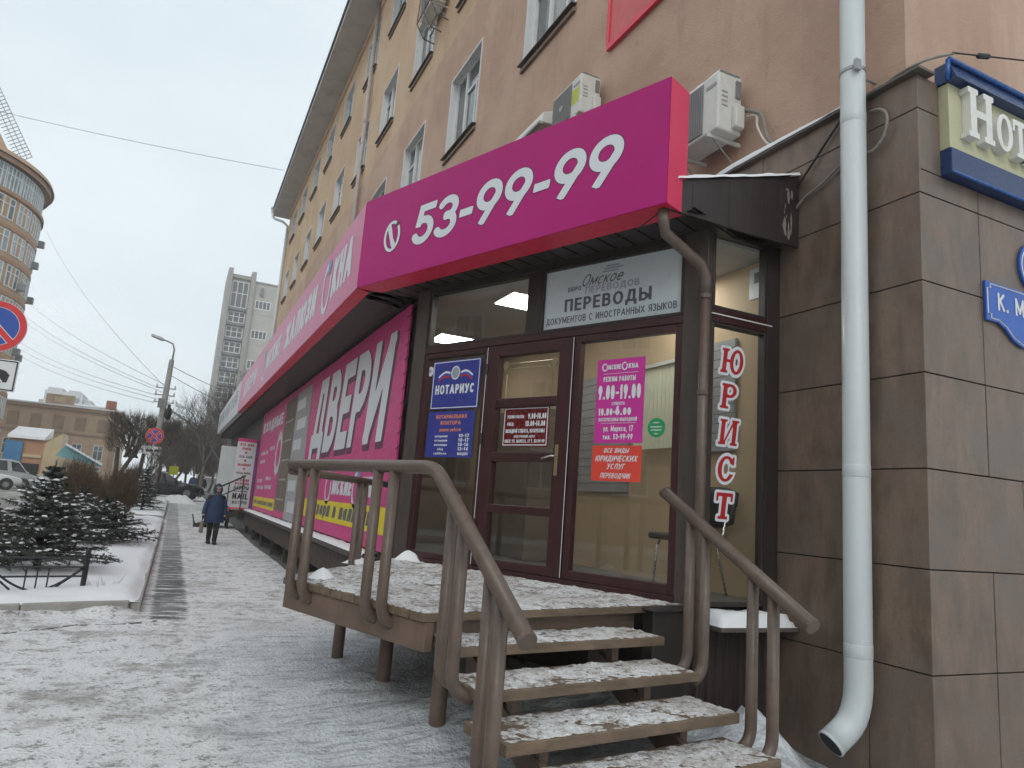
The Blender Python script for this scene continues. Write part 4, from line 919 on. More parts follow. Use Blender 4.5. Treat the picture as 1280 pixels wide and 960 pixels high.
# long side of the box sign
lg = thing('shop_sign', 'long pink box sign running down the street side of the annex', 'sign', (1.8, 18.0, 4.2))
def zb(y): return 4.17+0.0055*(y-9)
def zt(y): return 5.355+0.0095*(y-9)
Y0, Y1 = 8.95, 28.6
MB().hexa([(1.80, Y0, zb(Y0)), (1.98, Y0+0.11, zb(Y0)), (1.98, Y1, zb(Y1)), (1.80, Y1, zb(Y1)), (1.80, Y0, zt(Y0)), (1.98, Y0+0.11, zt(Y0)), (1.98, Y1, zt(Y1)), (1.80, Y1, zt(Y1))]).build('case', 'sign_red', lg)
MB().hexa([(1.788, Y0+0.003, zb(Y0)+.004), (1.799, Y0+0.003, zb(Y0)+.004), (1.799, Y1, zb(Y1)+.004), (1.788, Y1, zb(Y1)+.004), (1.788, Y0+0.003, zt(Y0)), (1.799, Y0+0.003, zt(Y0)), (1.799, Y1, zt(Y1)), (1.788, Y1, zt(Y1))]).build('face', 'sign_pink', lg)
fx = 1.788
def logo_o(parent, y, z, ax, ay, x=fx, right=R_NY, mat='letter_white'):
    mb = MB(); ring(mb, (x, y, z), right, UP, ax, ay, ax*0.70, ay*0.74, 30, 75, 385, 0.004); mb.build('logo_ring', mat, parent)
    mb = MB(); R_ = Vector(right); c_ = Vector((x, y, z)); n_ = R_.cross(Vector(UP))
    mb.add([c_+n_*0.005+R_*(a*ax)+Vector(UP)*(b*ay) for a, b in ((-0.15, 0.55), (0.25, 0.45), (0.75, 0.80), (0.45, 1.05), (0.0, 1.0))], [(0, 1, 2, 3, 4)]); mb.build('logo_leaf', 'logo_blue', parent)
M('logo_blue', (0.09, 0.28, 0.52), 0.4, 0.1, 6)
text(lg, 'КНА', 'letter_white', (fx, 10.92, 4.50), R_NY, 0.62, 0.8, 0.12, 0.12, 0.08, width=1.40, split=True)
logo_o(lg, 11.35, 4.78, 0.36, 0.44)
text(lg, 'ЖАЛЮЗИ', 'letter_white', (fx, 16.2, 4.56), R_NY, 0.55, 0.8, 0.12, 0.12, 0.08, width=3.85, split=True)
logo_o(lg, 20.3, 4.83, 0.40, 0.42)
text(lg, 'МСКИЕ', 'letter_white', (fx, 19.8, 4.62), R_NY, 0.50, 0.8, 0.12, 0.12, 0.08, width=2.75, split=True)
text(lg, 'ДВЕРИ', 'letter_white', (fx, 26.8, 4.66), R_NY, 0.50, 0.8, 0.10, 0.12, 0.08, width=4.3, split=True)
wg = thing('shop_sign', 'white box sign continuing the pink one at the far end of the annex', 'sign', (1.8, 35.0, 4.2))
MB().hexa([(1.80, Y1+0.02, zb(Y1)), (1.98, Y1+0.02, zb(Y1)), (1.98, 43, zb(43)), (1.80, 43, zb(43)), (1.80, Y1+0.02, zt(Y1)), (1.98, Y1+0.02, zt(Y1)), (1.98, 43, zt(43)-.2), (1.80, 43, zt(43)-.2)]).build('case', 'sign_white', wg)
text(wg, 'ДЛЯ НОГТЕЙ', 'letter_mid', (1.80, 42.0, 4.75), R_NY, 0.52, 0.8, 0.10, 0.0, 0.10, width=12.2, split=True)

# big door banner
bn = thing('shop_banner', 'large pink banner advertising doors on the street side of the annex', 'banner', (2.58, 15, 0.8))
bx_ = 2.575
MB().box(bx_, 9.06, 0.80, 2.60, 26.5, 4.13).build('sheet', 'banner_pink', bn)
st = dict(wsc=0.90, hw=0.098, shear=0.16, gap=0.08, width=6.05, res=40, split=True)
text(bn, 'ДВЕРИ', 'letter_edge', (bx_, 15.88, 2.235), R_NY, 1.58, infl=0.028, lift=0.001, **st)
text(bn, 'ДВЕРИ', 'letter_white', (bx_, 15.95, 2.30), R_NY, 1.58, lift=0.004, **st)
logo_o(bn, 13.35, 1.62, 0.28, 0.30, bx_); text(bn, 'МСКИЕ', 'letter_white', (bx_, 13.0, 1.50), R_NY, 0.30, 0.75, 0.12, 0.1, 0.06, width=1.55, split=True)
logo_o(bn, 11.1, 1.60, 0.28, 0.30, bx_); text(bn, 'КНА', 'letter_white', (bx_, 10.75, 1.50), R_NY, 0.30, 0.75, 0.12, 0.1, 0.06, width=0.95, split=True)
yl = MB().box(bx_-0.004, 9.2, 1.02, bx_-0.001, 16.2, 1.38).build('yellow_strip', 'banner_yellow', bn)
text(yl, 'двери в наличии', 'letter_grey', (bx_-0.004, 14.6, 1.10), R_NY, 0.27, 0.85, 0.115, 0.18, 0.1, width=4.6, split=True)
yl = MB().box(bx_-0.004, 20.7, 0.93, bx_-0.001, 26.35, 1.25).build('yellow_strip', 'banner_yellow', bn)
text(yl, 'более ста моделей дверей в наличии', 'letter_grey', (bx_-0.004, 26.1, 1.02), R_NY, 0.17, 0.75, 0.09, 0.0, 0.1, width=5.1)
# printed doors between the two halves
MB().box(bx_-0.005, 18.7, 0.98, bx_-0.001, 20.6, 3.95).build('printed_door', 'room_dark', bn)
MB().box(bx_-0.006, 16.5, 0.80, bx_-0.001, 18.66, 3.98).build('printed_door', 'slat_grey', bn)
for q in range(6):
    MB().box(bx_-0.009, 16.9+0.35*(q % 2), 1.0+q*0.5, bx_-0.0065, 18.2+0.25*(q % 2), 1.26+q*0.5).build('printed_panel', 'sign_white', bn)
    if q < 5: MB().box(bx_-0.008, 19.0, 1.25+q*0.52, bx_-0.0055, 20.4, 1.29+q*0.52).build('printed_panel', 'slat_grey', bn)
text(bn, 'ВХОДНЫЕ', 'letter_white', (bx_, 26.0, 3.40), R_NY, 0.34, 0.8, 0.11, 0, 0.1, width=4.9, split=True)
mb = MB(); ring(mb, (bx_, 21.2, 2.55), R_NY, UP, 0.62, 0.62, 0.40, 0.40, 32, lift=0.003)
for q in range(14):
    a = 2*PI*q/14; mb.add([(bx_-0.003, 21.2-0.60*math.cos(a-.09), 2.55+0.60*math.sin(a-.09)), (bx_-0.003, 21.2-0.60*math.cos(a+.09), 2.55+0.60*math.sin(a+.09)), (bx_-0.003, 21.2-0.76*math.cos(a), 2.55+0.76*math.sin(a))], [(0, 1, 2)])
mb.build('printed_star', 'sign_white', bn)
for i, (y, z, w_) in enumerate(((25.8, 2.62, 2.0), (23.4, 2.70, 1.2), (25.8, 2.35, 1.4), (25.9, 1.72, 1.5), (23.6, 1.78, 1.4), (25.9, 1.50, 1.9), (23.6, 1.52, 1.7))):
    text(bn, 'сталь замки петли'[:8+i % 4].strip(), 'letter_white', (bx_, y, z), R_NY, 0.16, 0.8, 0.10, 0, 0.1, width=w_)
# eyelet lacing round the banner
mb = MB()
for j in range(60):
    y = 9.2+j*0.29; mb.tube([(2.56, y, 0.79), (2.59, y+0.03, 0.755)], 0.006, 4, False)
for j in range(16):
    z = 0.95+j*0.2; mb.tube([(2.56, 9.08, z), (2.60, 8.98, z+0.06)], 0.006, 4, False)
mb.build('lacing', 'cable_black', bn, kind='stuff')
# fairy-light cable along the eave of the annex
cb = MB(); rng = random.Random(3)
pts = [(2.55+rng.uniform(-.02, .02), 9.0+j*0.35, 4.16-rng.uniform(0, .05)) for j in range(52)]
cb.tube(pts, 0.008, 5)
tag(cb.build('light_string', 'cable_black', loc=(2.55, 9, 4.1)), 'black string of lights sagging along the top of the door banner', 'cable')
cb = MB(); pts = [(2.60+rng.uniform(-.03, .03), 8.98+rng.uniform(-.04, .04), 4.1-j*0.13) for j in range(22)]; cb.tube(pts, 0.005, 4)
tag(cb.build('light_string', 'cable_black', loc=(2.6, 9, 1.3)), 'black string of lights hanging down beside the near edge of the door banner', 'cable')

# ---- sheets and plates on the glass (o = outward distance from the door face)
TT = (TD[0], TD[1], 0)
def sheet(name, label, cat, mat, s0, s1, z0, z1, o=-0.004, fr=DF, border=None):
    t = thing(name, label, cat, fr.p((s0+s1)/2, o, z0)); b = MB().fbox(fr, s0, s1, o, o+0.004, z0, z1).build('sheet', mat, t)
    if border: MB().frame(fr, s0+0.012, s1-0.012, z0+0.012, z1-0.012, 0.010, o+0.0041, o+0.0066).build('border', border, t)
    return t, o+0.004
def line(t, o, s, mat, c, z, h, wid=None, fr=DF, right=TT, **k):
    return text(t, s, mat, fr.p(c, o, z), right, h, width=wid, align='c', **k)
t, o = sheet('window_sign', 'pale translations sign filling the pane above the right window', 'sign', 'poster_pale', 1.918, 3.58, 3.438, 4.10)
line(t, o, 'ПЕРЕВОДЫ', 'letter_grey', 2.72, 3.615, 0.14, 1.06, hw=0.085, split=True)
line(t, o, 'ДОКУМЕНТОВ С ИНОСТРАННЫХ ЯЗЫКОВ', 'letter_grey', 2.74, 3.49, 0.075, 1.58, hw=0.075)
line(t, o, 'ПЕРЕВОДОВ', 'letter_mid', 2.78, 3.785, 0.075, 0.66, hw=0.08); line(t, o, 'БЮРО', 'letter_grey', 2.31, 3.835, 0.05, 0.17, hw=0.08)
line(t, o, 'Омское', 'letter_grey', 2.64, 3.868, 0.13, 0.50, hw=0.05, shear=0.45)
mb = MB()
for q, (a, w_) in enumerate(((0, .20), (.03, .24), (.10, .16))): mb.fbox(DF, 2.66+a*0.4, 2.66+a*0.4+w_, o+0.001, o+0.002, 3.985+q*0.028, 4.003+q*0.028)
mb.build('logo', 'letter_mid', t)
t, o = sheet('notary_plate', 'dark blue notary plate with white border and tricolour emblem', 'sign', 'poster_blue', 0.22, 1.03, 2.615, 3.215, 0.012, border='letter_white')
line(t, o, 'НОТАРИУС', 'letter_white', 0.62, 2.80, 0.115, 0.66, hw=0.10, split=True)
for sgn in (-1, 1):
    for q, m in enumerate(('letter_white', 'plate_blue', 'letter_red')):
        mb = MB()
        for i in range(6):
            a0, a1 = i/6, (i+1)/6; f = lambda a: DF.p(0.62+sgn*(0.09+a*0.20), o+0.002, 3.07-q*0.026+0.03*math.sin(a*PI*1.1)-0.035*a)
            g2 = lambda a: DF.p(0.62+sgn*(0.09+a*0.20), o+0.002, 3.045-q*0.026+0.03*math.sin(a*PI*1.1)-0.035*a)
            v_ = [g2(a0), g2(a1), f(a1), f(a0)]; mb.add(v_ if sgn > 0 else v_[::-1], [(0, 1, 2, 3)])
        mb.build('ribbon', m, t)
mb = MB(); disc(mb, DF.p(0.62, o+0.003, 3.055), TT, UP, 0.075, 0.085, 24); mb.build('seal', 'letter_mid', t); mb = MB(); ring(mb, DF.p(0.62, o+0.004, 3.055), TT, UP, 0.075, 0.085, 0.06, 0.07, 24); mb.build('seal_ring', 'letter_white', t)
t, o = sheet('office_hours_sheet', 'violet blue sheet of notary office hours below the notary plate', 'poster', 'poster_blue', 0.20, 0.985, 2.035, 2.588, 0.003)
line(t, o, 'НОТАРИАЛЬНАЯ', 'letter_orange', 0.60, 2.50, 0.048, 0.52, hw=0.09); line(t, o, 'КОНТОРА', 'letter_orange', 0.60, 2.425, 0.048, 0.34, hw=0.09); line(t, o, 'режим работы', 'letter_orange', 0.60, 2.345, 0.045, 0.36, hw=0.09)
for q, (a, b) in enumerate((('понедельник', '10-17'), ('вторник', '10-17'), ('пятница', '10-16'), ('обед', '13-14'), ('суббота', 'выходной'))):
    line(t, o, a, 'letter_white', 0.46, 2.275-q*0.052, 0.030, 0.22 if len(a) > 5 else 0.10, hw=0.10); line(t, o, b, 'letter_white', 0.84, 2.272-q*0.052, 0.042, 0.17, hw=0.10)
t, o = sheet('opening_hours_plate', 'dark red opening hours plate with white border on the door glass', 'sign', 'wine_plate', 1.44, 2.08, 2.165, 2.60, 0.002, border='letter_white')
line(t, o, 'РЕЖИМ РАБОТЫ:', 'letter_white', 1.62, 2.475, 0.036, 0.24, hw=0.11); line(t, o, '9.00-18.00', 'letter_white', 1.92, 2.465, 0.062, 0.25, hw=0.13)
line(t, o, 'ОБЕД:', 'letter_white', 1.55, 2.395, 0.036, 0.10, hw=0.11); line(t, o, '13.00-14.00', 'letter_white', 1.90, 2.385, 0.060, 0.27, hw=0.13)
line(t, o, 'ВЫХОДНОЙ СУББОТА, ВОСКРЕСЕНЬЕ', 'letter_white', 1.76, 2.315, 0.042, 0.55, hw=0.12); line(t, o, 'ЭЛЕКТРОННЫЙ АДРЕС', 'letter_white', 1.76, 2.262, 0.026, 0.30, hw=0.10); line(t, o, 'ОМСК УЛ. МАРКСА, 17 Т. 53-99-99', 'letter_white', 1.76, 2.205, 0.038, 0.56, hw=0.11)
t, o = sheet('opening_hours_poster', 'bright pink opening hours poster on the right window', 'poster', 'poster_pink', 2.665, 3.215, 2.20, 3.045, 0.0)
mb = MB(); ring(mb, DF.p(2.755, o+0.0015, 2.965), TT, UP, 0.036, 0.042, 0.022, 0.028, 20, 60, 400); mb.build('logo_ring', 'letter_white', t); mb = MB(); ring(mb, DF.p(2.985, o+0.0015, 2.965), TT, UP, 0.036, 0.042, 0.022, 0.028, 20, 60, 400); mb.build('logo_ring', 'letter_white', t)
line(t, o, 'МСКИЕ', 'letter_white', 2.868, 2.938, 0.05, 0.145, hw=0.11); line(t, o, 'КНА', 'letter_white', 3.085, 2.938, 0.05, 0.11, hw=0.11)
mb = MB(); mb.fbox(DF, 2.74, 3.14, o+0.001, o+0.002, 2.895, 2.899); mb.fbox(DF, 2.74, 3.14, o+0.001, o+0.002, 2.395, 2.399); mb.build('rule', 'letter_white', t, kind='stuff')
line(t, o, 'РЕЖИМ РАБОТЫ', 'letter_white', 2.93, 2.815, 0.052, 0.37, hw=0.11)
line(t, o, '9.00-19.00', 'letter_white', 2.935, 2.635, 0.145, 0.49, hw=0.085, wsc=0.55, gap=0.08, split=True)
line(t, o, 'СУББОТА', 'letter_white', 2.93, 2.575, 0.034, 0.15, hw=0.10); line(t, o, '10.00-', 'letter_white', 2.80, 2.475, 0.072, 0.19, hw=0.12); line(t, o, '6', 'letter_white', 2.925, 2.475, 0.092, 0.05, hw=0.14); line(t, o, '.00', 'letter_white', 3.02, 2.475, 0.072, 0.12, hw=0.12)
line(t, o, 'ВОСКРЕСЕНЬЕ-ВЫХОДНОЙ', 'letter_white', 2.93, 2.415, 0.036, 0.44, hw=0.10); line(t, o, 'ул. Маркса, 17', 'letter_white', 2.94, 2.315, 0.058, 0.34, hw=0.09); line(t, o, 'тел. 53-99-99', 'letter_white', 2.94, 2.235, 0.055, 0.34, hw=0.10)
t, o = sheet('legal_services_poster', 'red legal services poster below the pink one on the right window', 'poster', 'poster_red', 2.655, 3.215, 1.83, 2.175, 0.0)
for s_, z, h, w_ in (('ВСЕ ВИДЫ', 2.105, 0.045, 0.28), ('ЮРИДИЧЕСКИХ', 2.02, 0.058, 0.47), ('УСЛУГ', 1.945, 0.055, 0.20), ('ПЕРЕВОДЧИК', 1.858, 0.050, 0.34)): line(t, o, s_, 'letter_white', 2.93, z, h, w_, hw=0.075, shear=0.25)
t = thing('round_sticker', 'round green sticker on the right window beside the pink poster', 'sticker', DF.p(3.36, 0, 2.25))
mb = MB(); disc(mb, DF.p(3.36, 0.002, 2.345), TT, UP, 0.092, 0.092, 28, 0, 0.003); mb.build('disc', 'sticker_green', t)
for z, w_ in ((2.385, .06), (2.345, .12), (2.315, .11), (2.28, .04)): line(t, 0.002, 'открыто', 'letter_white', 3.36, z, 0.018, w_, hw=0.11)
t = thing('round_sticker', 'small round white sticker at the top of the left window', 'sticker', DF.p(0.155, 0, 3.05))
mb = MB(); disc(mb, DF.p(0.155, 0.002, 3.105), TT, UP, 0.052, 0.062, 20, 0, 0.003); mb.build('disc', 'letter_white', t); line(t, 0.0025, 'ТВР', 'letter_mid', 0.155, 3.09, 0.03, 0.05, hw=0.1)
# lawyer lettering stuck on the narrow side window
t = thing('window_lettering', 'column of red italic letters with white outline on the narrow side window', 'lettering', SF.p(0.3, 0, 1.55))
for q, ch in enumerate('ЮРИСТ'):
    x_ = 0.185+0.028*(4-q)*0.5+(0.0 if ch != 'Ю' else -0.02); z_ = 2.885-q*0.335; hh = 0.235
    text(t, ch, 'letter_white', SF.p(x_, -0.006, z_), R_X, hh, 0.95, serif=True, infl=0.10, shear=0.12, lift=0.002, name='outline', res=36, split=True)
    text(t, ch, 'letter_red', SF.p(x_, -0.006, z_), R_X, hh, 0.95, serif=True, shear=0.12, lift=0.0045, split=True, res=36)

# ================================================================== INSIDE THE SHOP
for lx, ly, nm in ((3.45, 7.66, 'square lit ceiling panel just inside the shop door'), (3.47, 10.36, 'square lit ceiling panel deeper inside the shop')):
    t = thing('ceiling_light', nm, 'light', (lx, ly, 4.12), 'ceiling lights in the shop')
    MB().box(lx, ly, 4.130, lx+0.58, ly+0.62, 4.1645).build('housing', 'white_plastic', t); MB().box(lx+0.02, ly+0.02, 4.122, lx+0.56, ly+0.60, 4.129).build('diffuser', 'light_panel', t)
for lx, ly in ((4.30, 5.85),):  # extra unseen panel, added to brighten the room behind the side window
    t = thing('ceiling_light', 'added unseen ceiling panel brightening the room above the chair', 'light', (lx, ly, 4.12), 'ceiling lights in the shop')
    MB().box(lx, ly, 4.130, lx+0.58, ly+0.62, 4.1645).build('housing', 'white_plastic', t); MB().box(lx+0.02, ly+0.02, 4.122, lx+0.56, ly+0.60, 4.129).build('diffuser', 'light_panel', t)
t = thing('vertical_blind', 'pale green vertical blind behind the right window', 'blind', (4.98, 6.7, 2.3))
MB().box(4.93, 6.22, 3.27, 5.0, 7.15, 3.31).build('rail', 'white_plastic', t)
for q in range(12): MB().box(4.955, 6.24+q*0.075, 2.30, 4.962, 6.296+q*0.075, 3.268).xf(Matrix.Translation((4.958, 6.27+q*0.075, 0)) @ Matrix.Rotation(0.25, 4, 'Z') @ Matrix.Translation((-4.958, -6.27-q*0.075, 0))).build('slat', 'blind_fabric', t)
t = thing('slat_board', 'grey slotted display board on the inside wall behind the narrow window', 'display board', (5.04, 5.7, 2.2))
for q in range(12): MB().box(5.035, 5.50, 2.24+q*0.098, 5.065, 6.0, 2.332+q*0.098).build('slat', 'slat_grey', t)
t = thing('slat_board', 'grey slotted display board deeper in the shop left of the vertical blind', 'display board', (5.04, 8.0, 1.8))
for q in range(14): MB().box(5.035, 7.35, 1.80+q*0.112, 5.065, 8.55, 1.905+q*0.112).build('slat', 'slat_grey', t)
t = thing('chair', 'black upholstered chair with chrome legs behind the narrow side window', 'chair', (4.6, 5.65, FL))
mb = MB(); mb.box(4.33, 5.42, 1.31, 4.84, 5.92, 1.375); mb.build('seat', 'chair_black', t, bevel=0.025, seg=3)
mb = MB()
for j in range(9):
    for i in range(7):
        u_, w_ = j/8, i/6; y_ = 5.41+0.52*u_; r_ = 0.03*(1-abs(2*u_-1)**3); z_ = 1.46+0.40*w_-0.05*(abs(2*u_-1)**4)*(1 if w_ > .5 else -1)
        mb.v.append((4.93+0.06*w_-0.05*(2*u_-1)**2*-1, y_, z_))
for j in range(8):
    for i in range(6): mb.f.append((j*7+i, (j+1)*7+i, (j+1)*7+i+1, j*7+i+1))
bk = mb.build('backrest', 'chair_black', t, smooth=True); so_ = bk.modifiers.new('thick', 'SOLIDIFY'); so_.thickness = 0.035
for y_ in (5.47, 5.87):
    MB().tube([(4.38, y_, FL), (4.42, y_, 1.25), (4.45, y_, 1.30)], 0.013, 8).build('leg', 'chrome', t, smooth=True)
    MB().tube([(4.96, y_, FL), (4.82, y_, 1.30), (4.90, y_, 1.40), (4.94, y_, 1.55)], 0.013, 8).build('leg', 'chrome', t, smooth=True)
t = thing('wall_notice', 'small white notice high on the inside wall by the side window', 'notice', (5.06, 5.2, 3.75)); MB().box(5.06, 5.12, 3.78, 5.068, 5.34, 4.10).build('sheet', 'letter_white', t); MB().box(5.056, 5.17, 3.94, 5.0595, 5.27, 4.05).build('picture', 'letter_grey', t)

# ================================================================== PORCH
po = thing('entrance_porch', 'brown steel porch with snowy wooden deck, steps and tube railings', 'porch', (2.2, 5.6, 0))
def pp(name, mat, mb, bevel=0.0, smooth=False, parent=None): return mb.build(name, mat, parent or po, smooth, bevel)
E0, E1, E2 = Vector((1.55, 4.44)), Vector((0.93, 6.25)), Vector((3.58, 4.90))
wl0 = Vector(DF.p(0.0, 0.055, 0)[:2]); wl1 = Vector(DF.p(3.72, 0.055, 0)[:2])
deck = [E0, E2, Vector((3.95, 5.0)), wl1, wl0, Vector((2.45, 8.42)), E1]
def clip(poly, n_, c_):
    out = []
    for i in range(len(poly)):
        a, b = poly[i], poly[(i+1) % len(poly)]; da, db = a.dot(n_)-c_, b.dot(n_)-c_
        if da >= 0: out.append(a)
        if (da >= 0) != (db >= 0): out.append(a+(b-a)*(da/(da-db)))
    return out
fd = (E2-E0).normalized(); fn = Vector((-fd.y, fd.x)); c0 = E0.dot(fn)
bw = 0.165; i = 0
while True:
    a = c0+i*bw-0.002; b = a+bw-0.012; P = clip(clip(deck, fn, a), -fn, -b); i += 1
    if i > 40: break
    if len(P) < 3: continue
    z_ = 0.80+random.uniform(-.003, .003); pp('plank', 'step_wood', MB().prism(P, 0.745, z_), 0.004)
def inside(p, poly):
    r = False
    for i in range(len(poly)):
        a, b = poly[i], poly[(i+1) % len(poly)]
        if (a.y > p.y) != (b.y > p.y) and p.x < (b.x-a.x)*(p.y-a.y)/(b.y-a.y)+a.x: r = not r
    return r
def edge_d(p, poly):
    m_ = 9
    for i in range(len(poly)):
        a, b = poly[i], poly[(i+1) % len(poly)]; ab = b-a; t_ = max(0, min(1, (p-a).dot(ab)/ab.length_squared)); m_ = min(m_, (p-a-ab*t_).length)
    return m_
def snow_patch(poly, z, st, seed, parent, mat='snow_step', cover=0.35, amp=0.011, stretch=(1, 1), fringe=0.05):
    x0, x1 = min(p.x for p in poly), max(p.x for p in poly); y0, y1 = min(p.y for p in poly), max(p.y for p in poly)
    nx_, ny_ = int((x1-x0)/st)+1, int((y1-y0)/st)+1; mb = MB(); idx = {}
    for j in range(ny_+1):
        for i in range(nx_+1):
            p = Vector((x0+i*st, y0+j*st))
            if not inside(p, poly): continue
            e = sstep(edge_d(p, poly), 0.0, fringe)
            h = (fnoise(p.x*3.1*stretch[0]+seed, p.y*3.1*stretch[1], seed, 5)*0.8+fnoise(p.x*16*stretch[0], p.y*16*stretch[1], seed+3, 4)*0.75+cover)*amp
            h = h*(0.25+0.75*e)-0.006*(1-e); idx[(i, j)] = len(mb.v); mb.v.append((p.x, p.y, z+max(-0.012, h)))
    for (i, j) in idx:
        q = [(i, j), (i+1, j), (i+1, j+1), (i, j+1)]
        if all(k in idx for k in q): mb.f.append(tuple(idx[k] for k in q))
    o = mb.build('snow', mat, parent, smooth=True); return o
snow_patch(deck, 0.803, 0.02, 11, po, cover=0.28, amp=0.018)
# snow heaps at the foot of the far railing and the corner
for cx, cy, r_, h_ in ((1.24, 6.22, 0.13, 0.09), (1.9, 7.75, 0.16, 0.07), (2.62, 8.28, 0.20, 0.12)):
    mb = MB(); k1, k2 = 6, 14; mb.v.append((cx, cy, 0.80+h_))
    for a in range(1, k1+1):
        for b in range(k2):
            t_ = 2*PI*b/k2; rr = r_*a/k1*(1+0.25*fnoise(math.cos(t_)*2+cx, math.sin(t_)*2+cy)); mb.v.append((cx+rr*math.cos(t_), cy+rr*math.sin(t_), 0.795+h_*math.cos(a/k1*PI/2)**1.5))
    for b in range(k2): mb.f.append((0, 1+b, 1+(b+1) % k2))
    for a in range(k1-1):
        for b in range(k2): q = 1+a*k2; mb.f.append((q+b, q+k2+b, q+k2+(b+1) % k2, q+(b+1) % k2))
    mb.build('snow_heap', 'snow', po, smooth=True)
# fascia beams and legs
def beam(name, a, b, z0, z1, th, inset=0.02):
    a, b = Vector(a), Vector(b); d = (b-a).normalized(); n_ = Vector((-d.y, d.x)); a2, b2 = a+n_*inset, b+n_*inset
    pp(name, 'beam_brown', MB().prism([a2, b2, b2+n_*th, a2+n_*th], z0, z1), 0.006)
beam('beam', E1, E0, 0.56, 0.742, 0.07); beam('beam', E0+fd*0.02, E2, 0.58, 0.741, 0.07, 0.095); beam('beam', Vector((2.40, 8.35)), E1+Vector((0.06, 0.02)), 0.57, 0.740, 0.06)
beam('cross_beam', Vector((1.35, 5.6)), Vector((3.4, 6.2)), 0.60, 0.738, 0.07)
for x_, y_ in ((1.77, 4.62), (1.73, 5.79), (3.45, 5.25), (1.62, 7.0), (2.95, 6.4)):
    pp('leg', 'beam_brown', MB().tube([(x_, y_, -0.3), (x_, y_, 0.575)], 0.055, 14), smooth=True)
pp('side_cheek', 'dark_brown', MB().prism([(3.60, 4.80), (4.10, 4.90), (4.10, 5.02), (3.60, 4.93)], 0.0, 0.765))
pp('side_cheek_cap', 'dark_brown', MB().prism([(3.56, 4.74), (4.14, 4.84), (4.14, 5.02), (3.56, 4.93)], 0.768, 0.795), 0.01)
# steps
tr = [(0.64, 4.20, 4.47), (0.48, 3.79, 4.07), (0.32, 3.43, 3.68), (0.16, 3.06, 3.33)]
for q, (z, yl_, yr_) in enumerate(tr):
    a, b = Vector((1.70, yl_)), Vector((3.47, yr_)); d = (b-a).normalized(); n_ = Vector((-d.y, d.x)); dep = 0.44
    P = [a, b, b+n_*dep, a+n_*dep]; tpart = pp('tread', 'step_wood', MB().prism(P, z-0.062, z), 0.006)
    ins = [a+n_*0.006+d*0.005, b+n_*0.006-d*0.005, b+n_*(dep-.01)-d*0.005, a+n_*(dep-.01)+d*0.005]
    snow_patch(ins, z+0.002, 0.014, 20+q*7, tpart, cover=0.22, amp=0.016, stretch=(1.0, 1.5), fringe=0.03)
    for f_ in (0.16, 0.76):
        c_ = a+(b-a)*f_+n_*0.10; pp('tread_bracket', 'beam_brown', MB().prism([c_, c_+d*0.06, c_+d*0.06+n_*0.06, c_+n_*0.06], z-0.17, z-0.064), parent=tpart)
for f_ in (0.14, 0.74):
    p0 = Vector((1.70+1.77*f_, 3.05+0.27*f_)); p1 = Vector((1.70+1.77*f_, 4.60+0.27*f_))
    pp('stringer', 'beam_brown', MB().hexa([(p0.x, p0.y, -0.2), (p0.x+0.05, p0.y, -0.2), (p1.x+0.05, p1.y, 0.40), (p1.x, p1.y, 0.40), (p0.x, p0.y, 0.02), (p0.x+0.05, p0.y, 0.02), (p1.x+0.05, p1.y, 0.55), (p1.x, p1.y, 0.55)]), 0.004)
# railings
ed = (E1-E0).normalized(); eo = Vector((-ed.y, ed.x))
if eo.x > 0: eo = -eo
OFF = 0.055; RZ = 1.725; RR = 0.046; PR = 0.039
def on(a, o=OFF): q = E0+ed*a+eo*o; return q.x, q.y
kx_, ky_ = on(-0.05)
far0 = on(1.90)
pts = [Vector((far0[0], far0[1], RZ)), Vector((kx_, ky_, RZ))+Vector((ed.x, ed.y, 0))*0.12]
pts += bez(pts[-1], (kx_, ky_, RZ), (kx_+0.008, ky_-0.10, RZ-0.065), 5)[1:]; pts += [Vector((1.565, 3.02, 0.905))]
pp('handrail', 'brown_paint', MB().tube(pts, RR, 14), smooth=True); pp('rail_cap', 'brown_paint', MB().tube([pts[-1]+(pts[-2]-pts[-1]).normalized()*0.02, pts[-1]-(pts[-2]-pts[-1]).normalized()*0.006], RR*1.06, 14))
wend = Vector((2.42, 8.50, RZ-0.06)); f0_ = Vector((far0[0], far0[1], RZ-0.05)); pp('handrail', 'brown_paint', MB().tube([f0_, wend], 0.036, 12), smooth=True)
pp('rail_cap', 'brown_paint', MB().sphere((far0[0], far0[1], RZ), RR*1.05, 12, 8), smooth=True)
def jpost(x_, y_, zt_, zb_, inx, iny, r=PR):
    pts = [Vector((x_, y_, zt_)), Vector((x_, y_, zb_+0.14))]; pts += bez((x_, y_, zb_+0.12), (x_, y_, zb_-0.0), (x_+inx, y_+iny, zb_-0.03), 6)
    pp('baluster', 'brown_paint', MB().tube(pts, r, 12), smooth=True)
inn_ = -eo
for a in (1.70, 1.50, 0.60, 0.40):
    x_, y_ = on(a); jpost(x_, y_, RZ-0.03, 0.70, inn_.x*0.10+0.015, inn_.y*0.10-0.02)
fdv = (Vector((wend.x, wend.y))-Vector(far0)).normalized()
for a in (0.22, 1.62, 1.80):
    q = Vector(far0)+fdv*a; jpost(q.x, q.y, RZ-0.07, 0.72, fdv.y*0.08, -fdv.x*0.08, 0.034)
def rz(y): return 0.905+(y-3.02)*(1.66-0.905)/(ky_-0.10-3.02)
for y_, zb_ in ((4.14, 0.46), (3.94, 0.44), (3.50, 0.13), (3.34, 0.12)): jpost(1.575, y_, rz(y_)-0.02, zb_, 0.13, -0.01)
R0, R1 = Vector((3.53, 4.62, 1.72)), Vector((3.53, 3.16, 0.945)); pp('handrail', 'brown_paint', MB().tube([R0, R1], RR, 14), smooth=True)
dR = (R1-R0).normalized()
